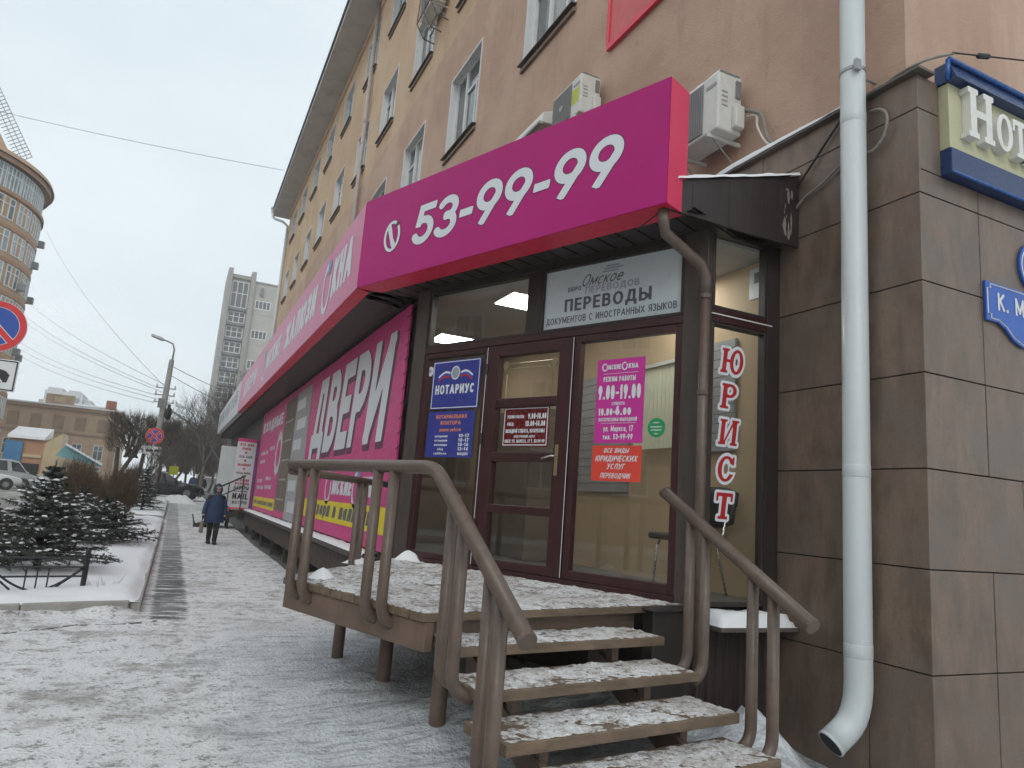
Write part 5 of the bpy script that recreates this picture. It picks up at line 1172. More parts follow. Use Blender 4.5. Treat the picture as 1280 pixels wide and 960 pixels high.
for p_, s_ in ((R0, -1), (R1, 1)): pp('rail_cap', 'brown_paint', MB().tube([p_-dR*s_*0.015, p_+dR*s_*0.006], RR*1.08, 14))
for y_, zb_ in ((4.30, 0.46), (4.13, 0.44), (3.66, 0.14), (3.48, 0.13)): jpost(3.545, y_, R1.z+(y_-R1.y)*(R0.z-R1.z)/(R0.y-R1.y)-0.02, zb_, -0.10, -0.01)

# ================================================================== AIR CONDITIONERS AND CABLES
def ac_unit(y0, y1, z0, z1, label, face='grille', x0=None, dep=0.32, snow=True, sticker=None):
    xw = XF-0.10; xf = xw-dep; t = thing('air_conditioner', label, 'air conditioner', (xw, (y0+y1)/2, z0))
    MB().box(xf, y0, z0, xw, y1, z1).build('casing', 'white_plastic', t, bevel=0.025, seg=3)
    w = y1-y0; h = z1-z0; ga, gb = y0+w*0.30, y1-0.03
    MB().box(xf-0.008, ga, z0+0.04, xf-0.001, gb, z1-0.05).build('grille_back', 'grille_grey', t)
    mb = MB(); k = 26
    for q in range(k):
        z = z0+0.05+(h-0.11)*q/(k-1); mb.box(xf-0.016, ga+0.008, z-0.003, xf-0.009, gb-0.008, z+0.004)
    for q in range(14):
        y = ga+0.01+(gb-ga-0.02)*q/13; mb.box(xf-0.020, y-0.003, z0+0.045, xf-0.0165, y+0.003, z1-0.055)
    mb.build('grille', 'slat_grey', t, kind='stuff')
    mb = MB(); disc(mb, (xf-0.021, (ga+gb)/2, (z0+z1)/2-0.01), R_NY, UP, 0.055, 0.055, 18, 0.004, 0.004); mb.build('badge', 'sticker_green' if sticker is None else sticker, t)
    MB().box(xf-0.006, y0+0.03, z1-0.16, xf-0.0012, y0+w*0.24, z1-0.12).build('brand_strip', 'slat_grey', t)
    mb = MB()
    for q in range(4): mb.box(xf+0.05, y0-0.006, z0+h*0.42+q*0.055, xf+0.13, y0-0.0008, z0+h*0.42+q*0.055+0.018)
    mb.build('side_vent', 'slat_grey', t, kind='stuff')
    MB().box(xw-0.15, y0-0.075, z0+0.05, xw-0.02, y0-0.001, z0+h*0.46).build('valve_cover', 'white_plastic', t, bevel=0.015)
    MB().box(xw-0.10, y0-0.02, z0+h*0.62, xw-0.03, y0-0.0012, z0+h*0.92).build('handle_recess', 'grille_grey', t, bevel=0.004)
    for yy_ in (y0+0.12, y1-0.14):
        MB().box(xf-0.02, yy_, z0-0.045, XF, yy_+0.03, z0-0.003).build('bracket', 'white_plastic', t); MB().tube([(xf+0.05, yy_+0.015, z0-0.045), (XF, yy_+0.015, z0-0.34)], 0.010, 5).build('brace', 'sign_metal', t)
    if snow:
        mb = MB()
        for j in range(13):
            y = y0+0.02+(w-0.04)*j/12; hh = 0.03+0.012*fnoise(y*6, z0); mb.v += [(xf+0.02, y, z1+0.001), (xf+0.04, y, z1+hh), (xw-0.03, y, z1+hh*1.2), (xw-0.01, y, z1+0.001)]
        for j in range(12): mb.f += [(4*j+q, 4*j+q+4, 4*j+q+5, 4*j+q+1) for q in range(3)]
        mb.build('snow', 'snow', t, smooth=True)
    return t
ac_unit(5.60, 6.42, 5.76, 6.46, 'white air conditioner right of the magenta sign above the side fascia', dep=0.34)
t = ac_unit(8.72, 9.62, 7.56, 8.22, 'white air conditioner with yellow energy sticker behind the top of the sign', dep=0.36, sticker='slat_grey')
MB().add([(XF-0.10-0.36-0.0015, 8.98, 7.76), (XF-0.10-0.36-0.0015, 8.76, 7.76), (XF-0.10-0.36-0.0015, 8.76, 8.02), (XF-0.10-0.36-0.0015, 8.98, 8.02)], [(0, 1, 2, 3)]).build('energy_sticker', 'yellow_sign', t)
t = thing('window_canopy', 'small white plastic canopy on the wall beside the air conditioner above the sign', 'canopy', (XF, 10.7, 7.9))
MB().hexa([(4.72, 9.95, 7.98), (XF, 9.95, 8.02), (XF, 11.6, 8.02), (4.72, 11.6, 7.98), (4.78, 9.95, 8.18), (XF, 9.95, 8.38), (XF, 11.6, 8.38), (4.78, 11.6, 8.18)]).build('hood', 'white_plastic', t, bevel=0.02)
MB().box(4.70, 9.93, 7.94, 4.77, 11.62, 7.985).build('lip', 'slat_grey', t)
ac_unit(17.75, 18.95, 15.75, 16.85, 'beige air conditioner hung outside an upper window of the ochre facade', dep=0.42, snow=False, sticker='slat_grey')
t = thing('bracket_cage', 'rusty steel cage below the upper window air conditioner', 'cage', (XF, 18.4, 15.2))
for y in (17.7, 18.3, 18.95): MB().tube([(4.70, y, 16.9), (4.66, y, 15.65), (4.9, y, 15.25), (XF, y, 15.2)], 0.02, 5).build('bar', 'ledge_metal', t)
for z, x in ((15.68, 4.67), (15.25, 4.9)): MB().tube([(x, 17.7, z), (x, 18.95, z)], 0.02, 5).build('bar', 'ledge_metal', t)

def cable(pts, r, mat, label, sub=6, seg=6):
    P = [Vector(p) for p in pts]; out = []
    for i in range(len(P)-1):
        p0, p1, p2, p3 = P[max(i-1, 0)], P[i], P[i+1], P[min(i+2, len(P)-1)]
        for k in range(sub):
            t = k/sub; out.append(0.5*((2*p1)+(p2-p0)*t+(2*p0-5*p1+4*p2-p3)*t*t+(3*p1-p0-3*p2+p3)*t**3))
    out.append(P[-1]); return tag(MB().tube(out, r, seg).build('cable', mat, smooth=True, loc=pts[0]), label, 'cable')
cable([(5.16, 5.55, 6.05), (5.17, 5.42, 5.98), (5.16, 5.30, 5.86), (5.14, 5.22, 5.62), (5.10, 5.10, 5.44), (5.08, 5.0, 5.37), (5.15, 4.9, 5.36)], 0.022, 'cable_grey', 'taped grey hose looping from the air conditioner to the cladding edge')
cable([(5.17, 5.55, 5.98), (5.17, 5.40, 5.92), (5.12, 5.32, 5.72), (5.09, 5.16, 5.46), (5.09, 5.02, 5.38)], 0.012, 'white_plastic', 'thin white hose beside the taped one under the air conditioner')
cable([(5.07, 4.95, 4.40), (5.06, 4.98, 4.52), (5.07, 4.55, 4.95), (5.08, 4.22, 5.26), (5.10, 4.1, 5.36)], 0.012, 'cable_black', 'black cable rising steeply across the brown stone to the cladding cap')
cable([(4.95, 4.80, 4.38), (5.05, 4.85, 4.42), (5.07, 4.68, 4.62), (5.07, 4.45, 4.70), (5.07, 4.28, 4.78), (5.06, 4.08, 4.84), (5.05, 3.90, 4.78), (5.05, 3.78, 4.86), (5.05, 3.74, 5.02), (5.06, 3.80, 5.13), (5.08, 3.92, 5.18)], 0.013, 'cable_grey', 'grey cable snaking behind the white downpipe and looping out on its right')
cable([(5.22, 4.15, 5.40), (5.16, 3.85, 5.42), (5.12, 3.62, 5.42), (5.20, 3.46, 5.46), (5.38, 3.36, 5.52)], 0.012, 'cable_grey', 'bundled grey cable on the cladding cap beside the notary sign')
cable([(5.36, 3.36, 5.52), (6.0, 3.32, 5.68), (7.0, 3.28, 5.94), (9.5, 3.2, 6.6)], 0.008, 'cable_black', 'thin black cable stretched above the notary sign')
t = thing('cable_joint', 'black cable joint box on the wire above the notary sign', 'cable box', (5.75, 3.336, 5.6)); MB().tube([(5.66, 3.341, 5.592), (5.68, 3.340, 5.597), (5.80, 3.332, 5.629), (5.82, 3.331, 5.634)], [0.010, 0.024, 0.024, 0.010], 8).build('sleeve', 'cable_black', t)

# ================================================================== SECOND ENTRANCE AND ITS BOARD
t = thing('nail_board', 'tall white nail supplies board with red and black lettering beside the far steps', 'sign', (2.15, 27.0, 0.75))
MB().box(1.86, 27.02, 0.80, 2.50, 27.05, 3.12).build('board', 'sign_white', t); MB().box(1.86, 27.018, 3.123, 2.50, 27.052, 3.24).build('head_strip', 'banner_pink', t); MB().box(1.80, 27.018, 0.66, 2.55, 27.052, 0.797).build('foot_strip', 'sign_side', t); MB().box(2.503, 27.02, 0.80, 2.585, 27.05, 3.24).build('side_strip', 'violet', t)
for s_, z, h, w_, m in (('ВСЕ ДЛЯ', 2.98, .085, .46, 'letter_red'), ('ЛАМПЫ', 2.84, .085, .30, 'letter_red'), ('*', 2.70, .08, .05, 'letter_red'), ('ГЕЛЬ ЛАКИ', 2.55, .085, .45, 'letter_grey'), ('*', 2.42, .08, .05, 'letter_red'), ('МАНИКЮР', 2.26, .09, .45, 'letter_red'), ('*', 2.13, .08, .05, 'letter_red'), ('ФРЕЗЫ ПИЛКИ', 1.97, .08, .48, 'letter_grey'), ('*', 1.86, .08, .05, 'letter_red'), ('РАСХОДНЫЕ', 1.72, .085, .46, 'letter_red'), ('МАТЕРИАЛЫ', 1.60, .085, .48, 'letter_red'), ('НАБОРЫ', 1.42, .13, .50, 'letter_grey'), ('ДЛЯ НАЧИНАЮЩИХ', 1.34, .05, .46, 'letter_grey'), ('NAIL', 1.09, .21, .52, 'iron_black'), ('МАСТЕРОВ', 0.92, .12, .50, 'letter_grey')):
    text(t, s_, m, (2.18, 27.02, z), R_X, h, hw=0.11, width=w_, align='c', split=(h > 0.2))
t = thing('entrance_door', 'pale grey door leaf standing open beyond the nail board', 'door', (1.6, 28.6, 0.75)); MB().box(1.42, 28.6, 0.78, 2.0, 28.66, 3.0).build('leaf', 'door_white', t, bevel=0.01)
t = thing('side_steps', 'dark metal steps with black handrail below the nail board', 'steps', (1.6, 27.3, 0))
for q, (x_, z) in enumerate(((0.80, 0.20), (1.15, 0.38), (1.50, 0.56), (1.85, 0.74))):
    tp = MB().box(x_, 26.75, z-0.04, x_+0.40, 28.2, z).build('tread', 'dark_brown', t); snow_patch([Vector((x_+.01, 26.76)), Vector((x_+.39, 26.76)), Vector((x_+.39, 28.19)), Vector((x_+.01, 28.19))], z+0.002, 0.08, 3+q, tp, cover=0.8)
[MB().box(0.82+q*0.35, 26.80, -0.05, 0.86+q*0.35, 28.15, 0.155+q*0.18).build('riser', 'dark_void', t) for q in range(4)]
MB().hexa([(0.78, 26.74, 0.02), (0.84, 26.74, 0.02), (2.3, 26.74, 0.60), (2.24, 26.74, 0.60), (0.78, 26.745, 0.16), (0.84, 26.745, 0.16), (2.3, 26.745, 0.76), (2.24, 26.745, 0.76)]).build('stringer', 'dark_brown', t)
MB().tube([(1.25, 26.72, 1.35), (2.25, 26.72, 1.92)], 0.03, 8).build('handrail', 'iron_black', t); MB().tube([(1.25, 26.72, 1.02), (2.25, 26.72, 1.58)], 0.02, 8).build('handrail', 'iron_black', t)
for x_, a, b in ((1.30, 0.1, 1.38), (1.75, 0.4, 1.63), (2.2, 0.6, 1.89)): MB().tube([(x_, 26.72, a), (x_, 26.72, b)], 0.02, 6).build('rail_post', 'iron_black', t)
MB().tube([(0.72, 26.72, 0.50), (0.82, 26.72, 0.18)], 0.02, 6).build('rail_post', 'iron_black', t)

# ================================================================== BUILDINGS FURTHER OFF
def rect_window(parent, x, y, z, w, h, fr='window_white', pane='pane_dark', bars=1, dep=0.12, nrm=(0, -1), cross=0.0, fw=None):
    """window in a wall facing nrm; x,y,z = centre of the sill line on the wall face"""
    F_ = FR((x, y), t=(-nrm[1], nrm[0])); fw = fw or max(0.07, w*0.06)
    o = MB().frame(F_, -w/2, w/2, z, z+h, fw, -dep*0.4, 0.03); 
    for q in range(bars): s_ = -w/2+w*(q+1)/(bars+1); o.fbox(F_, s_-fw*0.45, s_+fw*0.45, -dep*0.4, 0.027, z+fw, z+h-fw)
    if cross: o.fbox(F_, -w/2+fw, w/2-fw, -dep*0.4, 0.024, z+h*cross-fw*0.4, z+h*cross+fw*0.4)
    f = o.build('window', fr, parent)
    MB().fbox(F_, -w/2+fw*0.6, w/2-fw*0.6, -0.03, 0.008, z+fw*0.6, z+h-fw*0.6).build('pane', pane, f)
    return f
# two-storey tan brick building across the junction
gb = gz(110)
t = thing('brick_building', 'two storey tan brick building with white framed windows across the junction', 'building', (-14, 110, gb))
MB().box(-21.5, 110.0, gb-1, -8.0, 128, 9.9).build('wall', 'brick_tan', t)
co = MB().box(-21.8, 109.6, 9.903, -7.6, 128.4, 10.35).build('cornice', 'brick_dark', t); MB().box(-21.9, 109.5, 10.353, -7.5, 128.5, 10.55).build('snow', 'snow_far', co)
MB().box(-21.6, 109.85, 6.7, -7.9, 109.997, 6.95).build('string_course', 'brick_dark', t); MB().box(-8.5, 109.80, gb, -7.85, 109.996, 9.90).build('pilaster', 'brick_dark', t)
for q in range(5):
    xc = -20.0+q*2.55
    MB().box(xc-0.6, 109.9, 7.35, xc+0.6, 109.995, 9.1).build('blind_panel', 'brick_dark', t); rect_window(t, xc, 110, 3.6, 1.15, 2.0, 'window_white', 'pane_dark', 1, cross=0.65); rect_window(t, xc, 110, 1.0, 1.1, 1.7, 'window_white', 'pane_dark', 1)
for q in range(5): rect_window(t, -8.0, 112+q*3.2, 3.6, 1.2, 2.0, nrm=(1, 0))
MB().box(-9.9, 111, 10.56, -8.7, 112.2, 11.9).build('chimney', 'brick_red', t); MB().box(-16.8, 110.2, 10.36, -13.6, 111.2, 11.9).build('parapet', 'brick_tan', t); MB().box(-15.8, 110.1, 10.9, -14.6, 110.197, 11.6).build('parapet_panel', 'kiosk_cream', t)
t = thing('office_block', 'low white block rising behind the tan brick building', 'building', (-16, 150, 0)); MB().box(-19.0, 150, 0, -11.8, 160, 14.0).build('wall', 'far_white', t)
for xx in (-16.2, -14.9, -13.6): MB().box(xx, 149.9, 12.3, xx+0.5, 149.995, 13.4).build('window', 'far_dark', t)
MB().box(-19.2, 149.8, 14.003, -11.6, 160, 14.3).build('roof', 'snow_far', t)
t = thing('apartment_block', 'distant white apartment block with stepped roof on the horizon', 'building', (-40, 300, 0))
MB().box(-46.5, 300, 0, -34.5, 316, 31.0).build('wall', 'far_white', t); MB().box(-34.47, 302, 0, -31.8, 316, 29.0).build('wing', 'far_white', t); MB().box(-48.0, 301, 0, -46.53, 316, 27.5).build('wing', 'tower_pilaster', t)
for q, (xa_, xb_, zz_) in enumerate(((-45.8, -41.2, 32.2), (-39.4, -35.6, 31.8))): MB().box(xa_, 300.5, 31.003, xb_, 312, zz_).build('roof_block', 'far_white', t)
for r_ in range(4):
    for q in range(5): MB().box(-45.9+q*2.3, 299.9, 10.0+r_*3.6+6.5, -44.6+q*2.3, 299.995, 11.9+r_*3.6+6.5).build('window', 'far_dark', t)
MB().box(-43.5, 299.8, 21.9, -38.0, 299.99, 26.3).build('glazing', 'far_dark', t)
# panel tower beyond the annex
t = thing('panel_tower', 'tall grey panel tower with glazed stair bay beyond the annex', 'building', (9, 160, 0))
MB().box(5.2, 161.0, 0, 9.0, 172, 47.0).build('stair_bay', 'tower_pilaster', t); MB().box(4.25, 159.6, 0, 5.19, 173, 48.2).build('pilaster', 'tower_pilaster', t); MB().box(9.01, 159.4, 0, 9.95, 173, 48.1).build('pilaster', 'tower_pilaster', t)
MB().box(9.96, 160.4, 0, 26, 174, 46.0).build('wall', 'tower_panel', t); MB().box(9.97, 160.2, 46.003, 26.2, 174, 46.35).build('roof_edge', 'tower_pilaster', t)
MB().box(5.2, 160.5, 46.4, 9.0, 160.996, 47.2).build('head_slab', 'tower_pilaster', t)
for q in range(12):
    z = 39.9-q*3.35 if q else 39.9
    hh = 5.9 if q == 0 else 2.45
    rect_window(t, 7.1, 161.0, z, 3.5, hh, 'window_white', 'pane_dark', 2, 0.3, cross=0.55, fw=0.2); MB().box(5.2, 160.3, z-0.72, 9.0, 160.99, z-0.12).build('floor_slab', 'far_dark', t)
for q in range(6):
    for xx in (12.1, 17.5): rect_window(t, xx, 160.4, 40.2-q*6.7, 3.3, 2.0, 'window_white', 'pane_dark', 3, 0.3, fw=0.2)
    MB().box(10.0, 160.36, 38.9-q*6.7, 26, 160.397, 39.0-q*6.7).build('panel_joint', 'tower_pilaster', t)
MB().box(11.3, 159.9, 43.2, 11.9, 160.39, 45.0).build('vent_box', 'far_dark', t)
# rounded brown apartment house, left edge
CXc, CYc, CR = -30.6, 90.5, 13.0
t = thing('round_apartment_house', 'brown brick apartment house with rounded glazed corner at the left edge', 'building', (CXc, CYc, 0))
def drum(r0, z0, z1, a0=-100, a1=70, k=48, r1=None):
    mb = MB(); r1 = r1 or r0
    for i in range(k+1):
        a = math.radians(a0+(a1-a0)*i/k); mb.v += [(CXc+r0*math.cos(a), CYc+r0*math.sin(a), z0), (CXc+r1*math.cos(a), CYc+r1*math.sin(a), z1)]
    for i in range(k): mb.f.append((2*i, 2*i+2, 2*i+3, 2*i+1))
    b0 = len(mb.v); mb.v.append((CXc, CYc, z1))
    for i in range(k): mb.f.append((2*i+1, 2*i+3, b0))
    return mb
drum(CR, 0, 29.2).build('wall', 'curved_brick', t); drum(CR-0.25, 29.2, 32.2).build('loggia_wall', 'pane_green', t)
for q in range(9): drum(CR+0.10, 2.6+q*3.3-0.0, 3.0+q*3.3).build('floor_band', 'curved_band', t)
drum(CR+0.25, 29.1, 29.5).build('floor_band', 'curved_band', t); drum(CR+0.45, 32.2, 32.7).build('cornice', 'curved_band', t); drum(CR+0.75, 32.7, 33.2, r1=CR+0.55).build('cornice', 'curved_brick', t)
def arc_window(ang, z, h, half, mat_f='window_white', mat_p='pane_green', r=CR, parent=None, bars=2):
    parent = parent or t
    def P(a, rr, zz): a = math.radians(a); return (CXc+rr*math.cos(a), CYc+rr*math.sin(a), zz)
    def seg(a0, a1, z0, z1, r0, r1): return [P(a0, r1, z0), P(a1, r1, z0), P(a1, r0, z0), P(a0, r0, z0), P(a0, r1, z1), P(a1, r1, z1), P(a1, r0, z1), P(a0, r0, z1)]
    mb = MB(); fw = 0.45
    for a in [ang-half]+[ang-half+2*half*(q+1)/(bars+1)-fw/2 for q in range(bars)]+[ang+half-fw]: mb.hexa(seg(a, a+fw, z, z+h, r-0.1, r+0.09))
    for zz, dd in ((z, .1), (z+h-.1, .1), (z+h*0.66, .09)): mb.hexa(seg(ang-half+fw, ang+half-fw, zz, zz+dd, r-0.1, r+0.07))
    f = mb.build('window', mat_f, parent); MB().hexa(seg(ang-half+.2, ang+half-.2, z+.05, z+h-.05, r-0.1, r+0.03)).build('pane', mat_p, f); return f
for q in range(8):
    for a in (-56, -43, -30, -17.5, -5, 7):
        arc_window(a, 3.55+q*3.3, 2.25, 5.0, mat_p=('pane_green', 'pane_pale', 'pane_dark')[(q*5+int(a)) % 3])
for q in range(9):
    for a in (-36.2, -23.7, -11.2, 1.2): pass
for a in (-56, -46.5, -37, -27.5, -18, -8.5, 1, 10.5): arc_window(a, 29.55, 2.6, 4.5, 'window_white', 'pane_green', CR-0.2, bars=3)
rng = random.Random(5)
for a, z in ((-11, 10.3), (-11, 20.2), (1.5, 23.5), (-23, 16.9), (11, 26.6), (11.5, 20.0), (12, 13.4), (-1, 13.6)):
    p = (CXc+(CR+0.3)*math.cos(math.radians(a)), CYc+(CR+0.3)*math.sin(math.radians(a))); MB().box(p[0]-.4, p[1]-.35, z, p[0]+.4, p[1]+.35, z+.75).build('air_conditioner_box', 'grille_grey', t, bevel=0.05)
MB().extr([(-31, 86, 33.2), (-19.9, 86, 33.2), (-27.5, 86, 46.0), (-31, 86, 46)], (0, 6, 0)).build('gable', 'curved_brick', t)
mb = MB()
for q in range(40):
    f_ = q/39; x_ = -19.6-7.6*f_; z_ = 33.4+12.9*f_; mb.tube([(x_, 85.9, z_), (x_+1.2, 85.9, z_+0.95)], 0.045, 3, False)
for o_ in (0.35, 0.7, 1.05): mb.tube([(-19.6+o_*1.1, 85.9, 33.4+o_*0.85), (-27.2+o_*1.1, 85.9, 46.3+o_*0.85)], 0.045, 3, False)
mb.build('roof_lattice', 'wire_grey', t)
for q in range(2):
    MB().box(-20.2+q*0.9, 77.0, 0.7+q*3.4, -17.4, 79.5, 3.9+q*3.4).build('bay', 'kiosk_cream', t)
for q in range(3): MB().box(-19.6+q*0.75, 76.9, 4.6, -19.1+q*0.75, 76.995, 6.6).build('bay_window', 'pane_pale', t)
# kiosk and canopy by the junction
gk = gz(85)
t = thing('kiosk', 'small orange kiosk with snowy roof and blue panel across the road', 'kiosk', (-13.5, 85, gk))
MB().box(-15.2, 85, gk, -12.3, 89, 4.7).build('front_wall', 'kiosk_orange', t); MB().extr([(-12.29, 84.9, gk), (-10.9, 84.9, gk), (-10.9, 84.9, 5.6), (-11.6, 84.9, 5.0), (-12.29, 84.9, 4.4)], (0, 4.5, 0)).build('side_wall', 'kiosk_cream', t)
MB().hexa([(-15.5, 84.6, 4.72), (-12.3, 84.6, 4.72), (-12.3, 89, 5.1), (-15.5, 89, 5.1), (-15.5, 84.7, 5.0), (-12.3, 84.7, 5.0), (-12.3, 89, 6.1), (-15.5, 89, 6.1)]).build('roof', 'snow_far', t)
MB().box(-15.6, 84.7, 2.4, -14.1, 84.95, 4.4).build('blue_panel', 'tarp_blue', t); MB().box(-14.0, 84.8, gk, -12.5, 84.99, 2.3).build('opening', 'dark_void', t); MB().box(-14.0, 84.85, 2.9, -12.4, 84.99, 3.2).build('fascia', 'kiosk_cream', t)
t = thing('market_canopy', 'teal roofed market canopy with snow along its edge across the road', 'canopy', (-8.5, 80, gz(80)))
MB().hexa([(-10.6, 80, 3.2), (-6.9, 80, 2.5), (-6.9, 84, 2.5), (-10.6, 84, 3.2), (-9.9, 80.5, 4.35), (-6.8, 80.4, 2.75), (-6.8, 83.6, 2.75), (-9.9, 83.6, 4.35)]).build('roof', 'teal_roof', t)
MB().hexa([(-9.9, 79.9, 4.28), (-6.6, 79.9, 2.60), (-6.6, 80.3, 2.60), (-9.9, 80.3, 4.28), (-9.9, 79.9, 4.46), (-6.6, 79.9, 2.78), (-6.6, 80.3, 2.78), (-9.9, 80.3, 4.46)]).build('snow', 'snow_far', t)
for x_ in (-10.4, -8.8, -7.2): MB().tube([(x_, 80.2, gz(80)), (x_, 80.2, 2.9)], 0.06, 6).build('post', 'sign_metal', t)
MB().box(-10.6, 81, gz(80), -7.0, 83, 1.9).build('brick_base', 'brick_red', t); MB().box(-10.7, 80.8, 1.903, -6.9, 83.1, 2.1).build('base_snow', 'snow_far', t)
# long brick house on the other side of the street (seen mirrored in the shop glass)
t = thing('street_house', 'tan brick house across the street mirrored in the shop windows', 'building', (-27, 20, 0))
MB().box(-38, -14, 0, -27, 58, 13.5).build('wall', 'brick_tan', t); MB().box(-38.3, -14.3, 13.503, -26.6, 58.3, 14.2).build('cornice', 'brick_dark', t)
wproto = rect_window(t, -27, 0.0, 2.6, 1.8, 2.2, nrm=(1, 0), bars=1)
k = 0
for r_ in range(3):
    for q in range(14):
        if r_ == 0 and q == 0: wproto.location = (0, -10.0, 0); continue
        c_ = copy_tree(wproto, t); c_.location = (0, -10.0+q*4.9, r_*3.9)

# ================================================================== POLE, ROAD SIGNS, WIRES
gp = gz(38)
t = thing('lamp_post', 'concrete street lamp post with curved arm and cable boxes beyond the beds', 'lamp post', (-1.0, 38, gp))
MB().tube([(-1.02, 38, gp-0.2), (-1.0, 38, 4.0), (-0.94, 38, 7.4)], [0.17, 0.15, 0.115], 10).build('pole', 'pole_concrete', t, smooth=True)
MB().tube([(-0.93, 38, 7.25), (-0.90, 38, 7.9), (-1.0, 38, 8.2), (-1.35, 38, 8.32), (-1.5, 38, 8.33)], 0.04, 8).build('arm', 'sign_metal', t, smooth=True)
MB().hexa([(-2.0, 37.86, 8.42), (-1.45, 37.86, 8.26), (-1.45, 38.14, 8.26), (-2.0, 38.14, 8.42), (-2.0, 37.9, 8.55), (-1.45, 37.9, 8.42), (-1.45, 38.1, 8.42), (-2.0, 38.1, 8.55)]).build('lamp_head', 'sign_metal', t, bevel=0.03)
for z in (5.95, 5.60, 5.25):
    MB().box(-1.45, 37.97, z, -0.55, 38.03, z+0.06).build('crossarm', 'sign_metal', t)
    for x_ in (-1.4, -0.6): MB().lathe([(0.03, 0), (0.05, 0.05), (0.03, 0.10), (0.045, 0.14)], (x_, 38, z+0.06), 8).build('insulator', 'road_sign_white', t)
MB().sphere((-0.72, 37.85, 4.75), (0.16, 0.16, 0.34), 8, 6).build('cable_coil', 'cable_black', t); MB().box(-1.24, 37.8, 5.0, -1.02, 37.95, 5.45).build('switch_box', 'grille_grey', t); MB().box(-0.80, 37.8, 4.6, -0.66, 37.95, 5.2).build('switch_box', 'cable_black', t)
def no_stop(name, label, c, r, cross, yaw=0.0, ring_m='road_sign_red', blue='road_sign_blue', pole=None, post_r=0.03, rec=None):
    t = thing(name, label, 'road sign', (c[0], c[1], pole if pole is not None else c[2]-r)); RX = Vector((math.cos(yaw), math.sin(yaw), 0)); U = Vector((0, 0, 1)); n_ = RX.cross(U); c = Vector(c)
    mb = MB(); disc(mb, c, RX, U, r, r, 40, 0, 0.02); mb.build('plate', 'road_sign_white', t)
    mb = MB(); ring(mb, c, RX, U, r*0.985, r*0.985, r*0.76, r*0.76, 48, lift=0.003); mb.build('red_ring', ring_m, t)
    mb = MB(); disc(mb, c, RX, U, r*0.735, r*0.735, 40, 0.003); mb.build('blue_field', blue, t)
    for s_ in ([1, -1] if cross else [1]):
        d = (RX*s_-U*1).normalized() if True else RX; p = n_.cross(d) ; mb = MB(); L_ = r*0.76
        mb.add([c+n_*0.005-d*L_-p*r*0.13, c+n_*0.005+d*L_-p*r*0.13, c+n_*0.005+d*L_+p*r*0.13, c+n_*0.005-d*L_+p*r*0.13], [(0, 1, 2, 3)]); mb.build('bar_edge', 'road_sign_white', t)
        mb = MB(); mb.add([c+n_*(0.007+0.001*s_)-d*L_*1.04-p*r*0.10, c+n_*(0.007+0.001*s_)+d*L_*1.04-p*r*0.10, c+n_*(0.007+0.001*s_)+d*L_*1.04+p*r*0.10, c+n_*(0.007+0.001*s_)-d*L_*1.04+p*r*0.10], [(0, 1, 2, 3)]); mb.build('bar', ring_m, t)
    if pole is not None:
        q = c-n_*0.05; MB().tube([(q.x, q.y, pole), (q.x, q.y, c.z+r*1.02)], post_r, 10).build('post', 'sign_metal', t, smooth=True)
    return t, RX, U, n_, c
t, RX, U, n_, c = no_stop('no_parking_sign', 'round red and blue no parking sign with car plate at the left edge', (-2.37, 11.0, 3.33), 0.34, False, yaw=-0.02, pole=0.1)
pc = c+Vector((0, 0, -0.62)); FRp = FR((pc.x, pc.y), t=(RX.x, RX.y))
MB().fbox(FRp, -0.33, 0.33, -0.02, 0.0, pc.z-0.215, pc.z+0.20).build('plate', 'road_sign_white', t, bevel=0.02)
MB().frame(FRp, -0.318, 0.318, pc.z-0.203, pc.z+0.188, 0.016, 0.001, 0.003).build('plate_border', 'iron_black', t)
def pic(pts, mat='iron_black', o=0.003): mb = MB(); mb.add([FRp.p(a, o, pc.z+b) for a, b in pts], [tuple(range(len(pts)))]); return mb
pic([(-0.26, -0.12), (0.23, -0.10), (0.25, 0.0), (0.20, 0.05), (0.12, 0.07), (0.05, 0.14), (-0.14, 0.14), (-0.2, 0.03), (-0.26, 0.0)][::1]).build('car_symbol', 'iron_black', t)
pic([(-0.11, 0.05), (0.06, 0.06), (0.02, 0.115), (-0.1, 0.115)], o=0.0045).build('car_symbol_window', 'road_sign_white', t)
for a in (-0.15, 0.13):
    mb = MB(); disc(mb, FRp.p(a, 0.005, pc.z-0.11), (RX.x, RX.y, 0), U, 0.055, 0.055, 16); mb.build('car_symbol_wheel', 'road_sign_white', t); mb = MB(); disc(mb, FRp.p(a, 0.006, pc.z-0.11), (RX.x, RX.y, 0), U, 0.037, 0.037, 16); mb.build('car_symbol_hub', 'iron_black', t)
t, RX, U, n_, c = no_stop('no_stopping_sign', 'violet faced no stopping sign with white plates in front of the lamp post', (-1.13, 37.5, 3.60), 0.39, True, ring_m='road_sign_red', blue='road_sign_violet', pole=gp, post_r=0.05)
MB().box(-1.52, 37.45, 2.72, -0.74, 37.47, 3.10).build('plate', 'road_sign_white', t); MB().box(-1.40, 37.44, 2.84, -1.1, 37.448, 2.95).build('tow_symbol', 'iron_black', t); MB().box(-1.05, 37.44, 2.86, -0.85, 37.448, 2.98).build('tow_symbol', 'iron_black', t)
MB().box(-1.30, 37.45, 1.85, -0.88, 37.47, 2.68).build('plate', 'road_sign_white', t); MB().box(-1.115, 37.44, 2.10, -1.065, 37.448, 2.60).build('arrow_shaft', 'iron_black', t); MB().add([(-1.17, 37.443, 2.12), (-1.09, 37.443, 1.95), (-1.01, 37.443, 2.12)], [(0, 1, 2)]).build('arrow_head', 'iron_black', t)
MB().box(-1.46, 37.56, 3.27, -0.80, 37.58, 3.93).build('back_board', 'brick_red', t)
